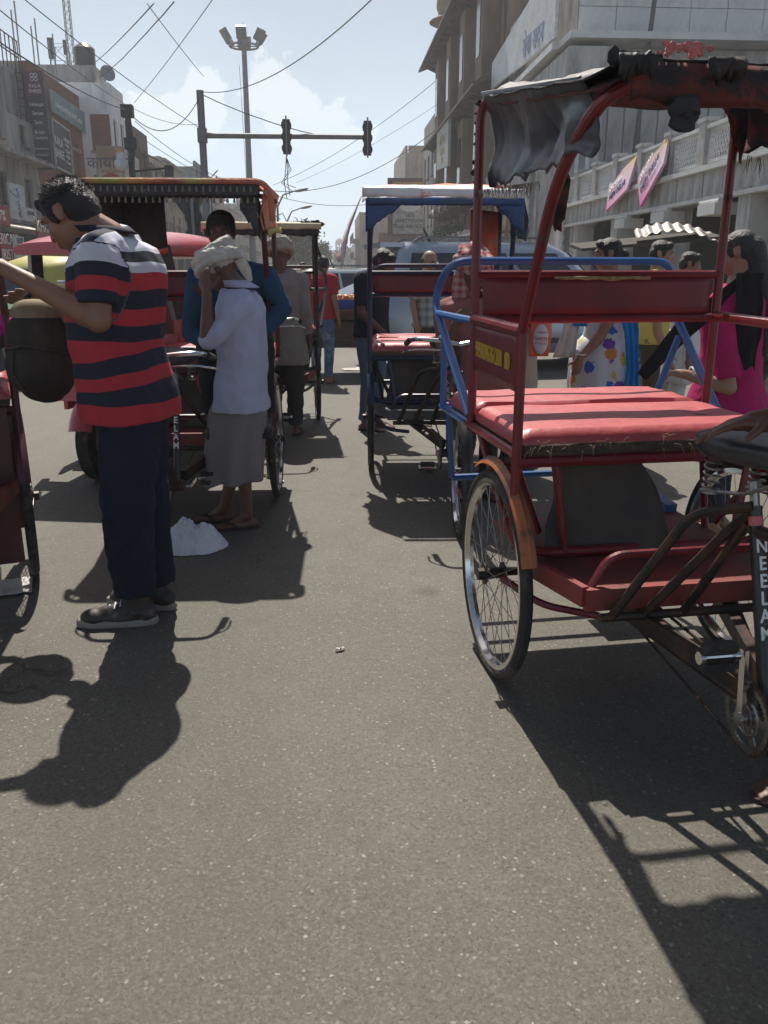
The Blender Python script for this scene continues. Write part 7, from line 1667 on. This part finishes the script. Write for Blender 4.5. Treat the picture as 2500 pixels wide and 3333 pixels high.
for px0, py0, px1, py1, Y, nm in ((600, 470, 652, 411, 70, 'taller curved street lamp, left of the blue-framed rickshaw canopy'), (620, 480, 662, 448, 80, 'lower curved street lamp, farther down the street')):
    q = at(px0, py0, Y); e = at(px1, py1, Y); sl_ = thing('street_lamp', nm, 'street lamp', (q.x, Y, 0), 0, 'curved street lamps'); dx = e.x - q.x
    b = MB(); b.tube([(0, 0, 0), (0, 0, q.z), (.02, 0, e.z - 1.2), (dx * .25, 0, e.z - .35), (dx * .8, 0, e.z)], [.12, .1, .08, .06, .05], 8); b.tube([(.0, 0, e.z - 1.3), (-dx * .2, 0, e.z - .5), (-dx * .7, 0, e.z - .9)], .05, 6); b.obj('pole', PGREY, sl_)
    b = MB(); b.ell((dx, 0, e.z + .02), (.55, .16, .12), Matrix.Rotation(R(-12), 3, 'Y')); b.obj('lamp_head', PGREY, sl_)
up = at(280, 300, 26); ut = thing('utility_pole', 'dark utility pole hung with cables and a white dome camera, left', 'pole', (up.x, 26, 0)); ztop = at(270, 228, 26).z
b = MB(); b.tube([(0, 0, 0), (0, 0, ztop)], [.11, .085], 10); b.obj('pole', pm('dark weathered pole', (.06, .06, .06), .8), ut)
b = MB(); b.box((0, -.02, ztop - .15), (.32, .3, .32)); b.box((.05, -.05, ztop - 1.0), (.34, .3, .3)); b.tube([(.05, -.1, ztop - .3), (.12, -.1, ztop - 1.2), (.0, -.1, ztop - 1.6), (.1, -.1, ztop - 2.4)], .05, 6); b.obj('junction_boxes', PBLK, ut, 30)
cc = at(262, 355, 25.8) - V(ut.location); b = MB(); b.ell(cc, (.2, .2, .16)); b.tube([cc + V((0, 0, .1)), cc + V((0, 0, .3))], .13, 12); b.tube([cc + V((0, 0, .26)), V((0, 0, cc.z + .3))], .03, 6); b.obj('dome_camera', pm('pale camera housing', (.45, .47, .5), .4), ut)
b = MB(); b.tube([(0, 0, 4.1), (1.0, 0, 4.2)], .03, 6); b.box((1.05, 0, 4.12), (.22, .2, .3)); b.tube([(0, 0, 3.75), (1.5, 0, 3.85)], .03, 6); b.box((1.6, 0, 3.72), (.36, .25, .2), Matrix.Rotation(R(25), 3, 'Y')); b.obj('floodlight', PBLK, ut, 0)
tp2 = at(412, 470, 17); ts = thing('traffic_light_post', 'black traffic signal post behind the seated man in blue', 'traffic light', (tp2.x, 17, 0))
b = MB(); b.tube([(0, 0, 0), (0, 0, 2.5)], .07, 10); b.obj('pole', PGREY, ts); signal_head(ts, V((.06, 0, 2.35))); b = MB(); b.prism([(-.35, -.1, 2.75), (-.05, -.1, 2.75), (-.05, -.1, 2.3)], (0, 0, 0), (0, .2, 0)); b.obj('visor', PBLK, ts, 0)
rsn = at(116, 553, 27); rs2 = thing('road_sign', 'round red-ringed road sign on a post beyond the electric rickshaw', 'sign', (rsn.x, 27, 0)); b = MB(); b.tube([(0, .03, 0), (0, .03, rsn.z + .3)], .035, 8); b.obj('post', PGREY, rs2); b = MB(); b.disc((0, 0, rsn.z), .26, .02, 'y', 24); fo = b.obj('face', M_white, rs2); b = MB(); b.torus((0, -.012, rsn.z), .24, .03, 'y', 28, 6); b.obj('ring', INKR, fo)
# telecom towers on the roofs
def lattice(label, x, Y, z0, z1, w0, w1, n):
    t = thing('telecom_tower', label, 'tower', (x, Y, 0)); b = MB(); cs = ((-1, -1), (1, -1), (1, 1), (-1, 1)); P = lambda k, i: V((cs[i % 4][0] * (w0 + (w1 - w0) * k), cs[i % 4][1] * (w0 + (w1 - w0) * k), z0 + (z1 - z0) * k))
    for i in range(4):
        b.tube([P(0, i), P(1, i)], .035, 4)
        for k in range(n): b.tube([P(k / n, i), P((k + 1) / n, i + 1)], .016, 4); b.tube([P((k + 1) / n, i), P((k + 1) / n, i + 1)], .016, 4)
    b.obj('lattice', PGREY, t, 0); return t
q = at(133, 140, 66); lt1 = lattice('short lattice telecom tower with antennas on a left rooftop', q.x, 66, 10, at(133, 98, 66).z, 1.1, .45, 6)
b = MB(); z = at(133, 98, 66).z; b.box((-.5, -.4, z - .3), (.35, .3, 1.3)); b.box((.45, -.3, z - .2), (.2, .3, .9)); b.obj('antenna_panels', PBLK, lt1, 0)
q = at(150, 80, 72); lattice('tall thin lattice mast behind the left rooftops', q.x, 72, 10, 27, .24, .18, 30)
# ================================================================== OVERHEAD CABLES
M_wire = flat('black cable', (.03, .03, .032), .7)
def cable(label, a, ya, b_, yb, sag, r=.022, knots=0):
    A = at(*a, ya); B = at(*b_, yb); pts = []
    for i in range(25): t = i / 24; p = A.lerp(B, t); p.z -= sag * 4 * t * (1 - t) - .02 * nz3((t * 9, ya, 1)) * knots; pts.append(p - A)
    m = MB(); m.tube(pts, r * .6, 5); o = m.obj('overhead_cable', M_wire, None); o.location = A; tag(o, label, 'cable', 'overhead cables'); return o
cable('thick overhead cable from the upper left corner to the utility pole top', (-10, 85), 14, (275, 238), 26, .12, .022)
cable('overhead cable running from the top left corner down past the traffic mast', (40, -12), 16, (430, 275), 29, .1, .016)
cable('thin overhead cable from the left edge over the roof railing', (-5, 18), 18, (270, 225), 45, .1, .02)
cable('sagging cable between the utility pole and the traffic mast', (275, 240), 26, (434, 205), 29, .75, .022)
cable('cable rising from the traffic mast top to the upper right', (434, 198), 29, (810, -8), 17, .5, .02)
cable('cable from the traffic mast top down to its arm', (437, 205), 29, (682, 291), 29, .1, .024, 1)
cable('steep overhead cable from top centre-left to the high mast, falling right', (318, 8), 17, (440, 165), 28, .03, .014)
cable('overhead cable falling left from the top edge above the traffic mast', (462, -5), 18, (290, 222), 30, .05, .014)
cable('overhead cable falling left towards the water tank', (332, 8), 18, (205, 135), 40, .05, .02)
cable('kinked overhead cable falling left above the water tank', (376, 4), 18, (215, 168), 40, .1, .02, 2)
cable('low sagging cable from beyond the high mast to the mansion', (560, 408), 60, (965, 262), 52, 1.4, .035)
cable('thin bright cable from the mansion eave down to the centre', (945, 172), 60, (590, 400), 75, .6, .03)
cable('low cable across the far street behind the canopies', (545, 405), 62, (800, 441), 60, .5, .03)
cable('thin cable from the utility pole to the traffic mast middle', (290, 235), 26, (432, 268), 29, .15, .012)
cable('lower thin cable from the utility pole falling right', (292, 262), 27, (560, 395), 50, .6, .018)
cable('lowest thin cable from the utility pole falling right', (295, 290), 27, (560, 402), 52, .5, .016)
cable('faint vertical drop line beside the high mast', (517, 140), 74, (532, 385), 74, .0, .03)
cable('thin cable crossing between the signal heads to the right row', (640, 395), 70, (960, 215), 55, .3, .02)
cable('slack cable on the left shop fronts', (20, 410), 33, (140, 475), 42, .35, .025)
fp = at(455, 392, 29.5); fg = thing('flag', 'small orange pennant on a stick above the tasselled canopy', 'flag', (fp.x, 29.5, 0)); b = MB(); b.tube([(0, 0, 0), (0, 0, fp.z + .1), (.25, 0, fp.z + .35)], .02, 5); b.obj('stick', M_wood, fg)
b = MB(); b.prism([(0, 0, fp.z - .25), (.34, 0, fp.z - .2), (.2, 0, fp.z + .2)], (0, -.006, 0), (0, .006, 0)); b.obj('pennant', pm('orange sign face', (.5, .17, .04), .6), fg, 0)
# ================================================================== LITTER AND SMALL THINGS
def crumple(name, label, cat, c, rx, ry, h, mat, seed, n=34):
    def fn(u, v):
        a = 2 * math.pi * u; r = 1 - (1 - v) ** 1.6; k = 1 + .22 * nz3((math.cos(a) * 1.7, math.sin(a) * 1.7, seed)) + .05 * nz3((math.cos(a) * 6, math.sin(a) * 6, seed)); z = h * (1 - r ** 2.2) * (1 + .35 * nz3((math.cos(a) * r * 2.5, math.sin(a) * r * 2.5, seed + 5))) + .05 * abs(nz3((math.cos(a) * r * 4, math.sin(a) * r * 4, seed + 9))) * (1.15 - r) + .022 * abs(nz3((math.cos(a) * r * 10, math.sin(a) * r * 10, seed + 2))) * (1.15 - r)
        return V((rx * r * k * math.cos(a), ry * r * k * math.sin(a), max(.004, z)))
    o = sheet(fn, n * 2, n, name, mat, None, 0, 14); o.location = c; return tag(o, label, cat)
crumple('plastic_bag', 'crumpled white plastic sack lying on the road by the sandalled feet', 'bag', (-.74, 4.10, 0), .18, .17, .12, pm('white polythene', (.62, .64, .68), .4, var=.06, bump=.5, bscale=14), 4)
def scrap(name, label, cat, c, w, d, rz, mat, seed):
    def fn(u, v): return V(((u - .5) * w, (v - .5) * d, .006 + .02 * abs(nz3((u * 3, v * 3, seed)))))
    o = sheet(fn, 8, 6, name, mat, None, .002); o.location = c; o.rotation_euler = (0, 0, rz); return tag(o, label, cat)
M_paper = pm('pale paper', (.55, .53, .48), .9, dirt=(.3, .28, .25), dscale=6)
scrap('newspaper', 'grubby newspaper sheet on the road at the left edge', 'paper', (-1.47, 3.55, 0), .24, .2, .3, M_paper, 1)
scrap('paper_scrap', 'small white paper scrap on the road right of the turbaned man', 'paper', (-.37, 5.42, 0), .09, .05, .2, M_white, 2)
scrap('paper_scrap', 'crumpled white paper on the far road below the vendor cart', 'paper', (.42, 12.0, 0), .5, .3, .1, M_paper, 3)
scrap('dry_leaf', 'tiny pale dry leaf on the open road in the middle', 'leaf', tuple(V((0, 0, 0)) + V((.0, 0, 0)) + V((0.017, 2.83, 0))), .035, .012, .4, M_paper, 4)
# tin sheet awnings below the terrace
for i, (px, w_, nm) in enumerate((((1405, 500), 1.6, 'bent corrugated tin sheet hanging over the right shop front'),)):
    c = at(1470, 520, 14.5)
    def tin(u, v): 
        x = (u - .5) * 1.5; return V((x - .25 * v, -.9 * v + .12 * math.sin(u * 3), .05 * math.sin(u * 50) * .4 - .32 * v - .18 * (u - .5) ** 2 * 4 + .15 * v * v + .1 * (1 - u)))
    o = sheet(tin, 90, 6, 'tin_awning', TIN, None, .006); o.location = c + V((0, .2, .25)); tag(o, nm, 'awning')
r_ = MB(); c = at(1350, 520, 15); r_.prism([(-1.0, 0, -.1), (1.4, 0, .12), (1.4, -.8, -.0), (-1.0, -.8, -.2)], (0, 0, 0), (0, 0, .05)); o = r_.obj('shop_awning', pm('dark wooden awning', (.05, .042, .035), .9), None, 0); o.location = c; tag(o, 'dark sloping timber awning over the right shop front beside the tin sheet', 'awning')
# ================================================================== FAR END: TREES, FORT
def leafmat(name, c): return pm(name, c, .9, spec=.15, var=.35, scale=1.2)
LEAF = leafmat('dark green leaves', (.03, .062, .02)); LEAF2 = leafmat('mid green leaves', (.04, .075, .026)); BARK = pm('bark', (.1, .075, .055), .9)
def tree(label, x, Y, h, rad, n, seed, lm=LEAF, leaf=.22, z0=0):
    rnd = random.Random(seed); t = thing('tree', label, 'tree', (x, Y, z0), 0, None); b = MB(); b.tube([(0, 0, 0), (.05, 0, h * .3), (-.05, .05, h * .55)], [.22, .17, .11], 8); ctr = []
    for i in range(9):
        a = rnd.uniform(0, 6.28); e = V((math.cos(a) * rad * rnd.uniform(.3, .75), math.sin(a) * rad * rnd.uniform(.3, .75), h * rnd.uniform(.5, .88))); b.tube([(0, 0, h * rnd.uniform(.25, .5)), e * .6 + V((0, 0, h * .12)), e], [.09, .06, .025], 6); ctr.append(e)
    b.obj('trunk', BARK, t)
    for i in range(9): ctr.append(V((rnd.uniform(-1, 1) * rad * .75, rnd.uniform(-1, 1) * rad * .75, h * rnd.uniform(.42, .9))))
    vs = []; fs = []
    for i in range(n):
        c = rnd.choice(ctr); d = V((rnd.gauss(0, 1), rnd.gauss(0, 1), rnd.gauss(0, .8))) * rad * .22; p = c + d; u = V((rnd.uniform(-1, 1), rnd.uniform(-1, 1), rnd.uniform(-1, 1))).normalized(); w = u.cross(V((rnd.uniform(-1, 1), rnd.uniform(-1, 1), rnd.uniform(-1, 1)))).normalized(); s = leaf * rnd.uniform(.5, 1.2); k = len(vs)
        vs += [p - u * s, p + w * s * .5, p + u * s, p - w * s * .5]; fs.append((k, k + 1, k + 2, k + 3))
    m = MB(); m.add(vs, fs); m.obj('crown', lm, t, 0); return t
tree('leafy dark green tree down the street beyond the cream canopy', -4.4, 96, 6.4, 2.6, 9000, 3, LEAF2, .26)
tree('second green tree down the street, right of the leafy dark one', -1.9, 118, 5.4, 2.0, 6000, 4, LEAF2, .24)
tree('low hazy tree before the far fort wall', 6.0, 240, 7.5, 4.5, 2500, 5, LEAF2, .5)
tree('hazy tree left of the far fort tower', -14, 250, 9, 6, 3000, 6, LEAF, .5)
for i in range(7):
    y = -5.6 + i * 1.6
    b = MB(); rnd = random.Random(i + 30); vs = []; fs = []
    for k in range(160): p = V((rnd.gauss(0, .16), rnd.gauss(0, .2), .2 + abs(rnd.gauss(0, .22)))); u = V((rnd.uniform(-1, 1), rnd.uniform(-1, 1), rnd.uniform(-1, 1))).normalized() * .1; w = u.cross(V((rnd.uniform(-1, 1), .3, .5))).normalized() * .05; q = len(vs); vs += [p - u, p + w, p + u, p - w]; fs.append((q, q + 1, q + 2, q + 3))
    pt = thing('potted_plant', 'leafy potted plant on the boundary balustrade, %s along it from the far end' % ['first', 'second', 'third', 'fourth', 'fifth', 'sixth', 'seventh'][i], 'plant', (7.0, 47 - y + 4, 3.17), 0, 'potted plants on the balustrade'); b.add(vs, fs); b.obj('leaves', LEAF2, pt, 0); q = MB(); q.tube([(0, 0, 0), (0, 0, .24)], [.12, .16], 10); q.obj('pot', B_brick, pt)
M_fort = pm('red sandstone', (.22, .085, .06), .9, var=.15, scale=.2)
ft = thing('fort', 'hazy red sandstone fort wall with domed pavilion at the end of the street', 'fort', (0, 430, 0)); b = MB(); b.box((0, 6, 4.5), (160, 8, 9)); fw = b.obj('wall', M_fort, ft, 0)
mr = MB(); mr.tube([(0, 0, 0), (0, 0, .9), (0, 0, 1.5)], [.8, .8, .15], 6); m0 = None
for k in range(80):
    if m0 is None: m0 = mr.obj('merlon', M_fort, ft, 0); m0.location = (-79, 2.6, 8.9)
    else: link('merlon', m0.data, ft, (-79 + 2 * k, 2.6, 8.9))
def kiosk(x, z, r, h):
    b = MB()
    for i in range(8): a = 2 * math.pi * i / 8; b.tube([(x + r * math.cos(a), 2 + r * math.sin(a), z), (x + r * math.cos(a), 2 + r * math.sin(a), z + h)], r * .13, 6)
    b.tube([(x, 2, z - .4), (x, 2, z + .1)], r * 1.15, 12); b.tube([(x, 2, z + h), (x, 2, z + h + .3)], [r * 1.4, r * 1.2], 16); ko = b.obj('pavilion', M_fort, ft, 30); d = MB(); d.tube([(x, 2, z + h + .3 + t * r * 1.3) for t in (0, .25, .55, .8, .95, 1.0, 1.25)], [r * k for k in (1.1, 1.15, .95, .6, .25, .08, .03)], 16); d.obj('dome', M_fort, ko)
b = MB(); b.tube([(4.5, 2, 0), (4.5, 2, 11.2)], [5.2, 4.8], 12); b.obj('bastion', M_fort, ft, 30); kiosk(5.6, 11.2, 1.9, 3.0)
b = MB(); b.tube([(-5.6, 2, 0), (-5.6, 2, 17)], [.9, .7], 8); b.obj('minaret', M_fort, ft, 30); kiosk(-5.6, 17, .8, 1.2); kiosk(-9, 10, 1.2, 1.8)
# ================================================================== HAZE
hz = MB(); hz.box((0, 210, 13), (260, 480, 28.1)); ho = hz.obj('haze', None, None, 0); ho['kind'] = 'stuff'; ho['label'] = 'thin dusty haze filling the street'; ho['category'] = 'haze'
m = bpy.data.materials.new('dusty air'); m.use_nodes = True; t = m.node_tree; t.nodes.clear(); ov = t.nodes.new('ShaderNodeOutputMaterial'); pv = t.nodes.new('ShaderNodeVolumePrincipled'); pv.inputs['Density'].default_value = .0014; pv.inputs['Color'].default_value = (.92, .95, 1, 1); pv.inputs['Anisotropy'].default_value = .3; t.links.new(pv.outputs[0], ov.inputs['Volume']); ho.data.materials.clear(); ho.data.materials.append(m)
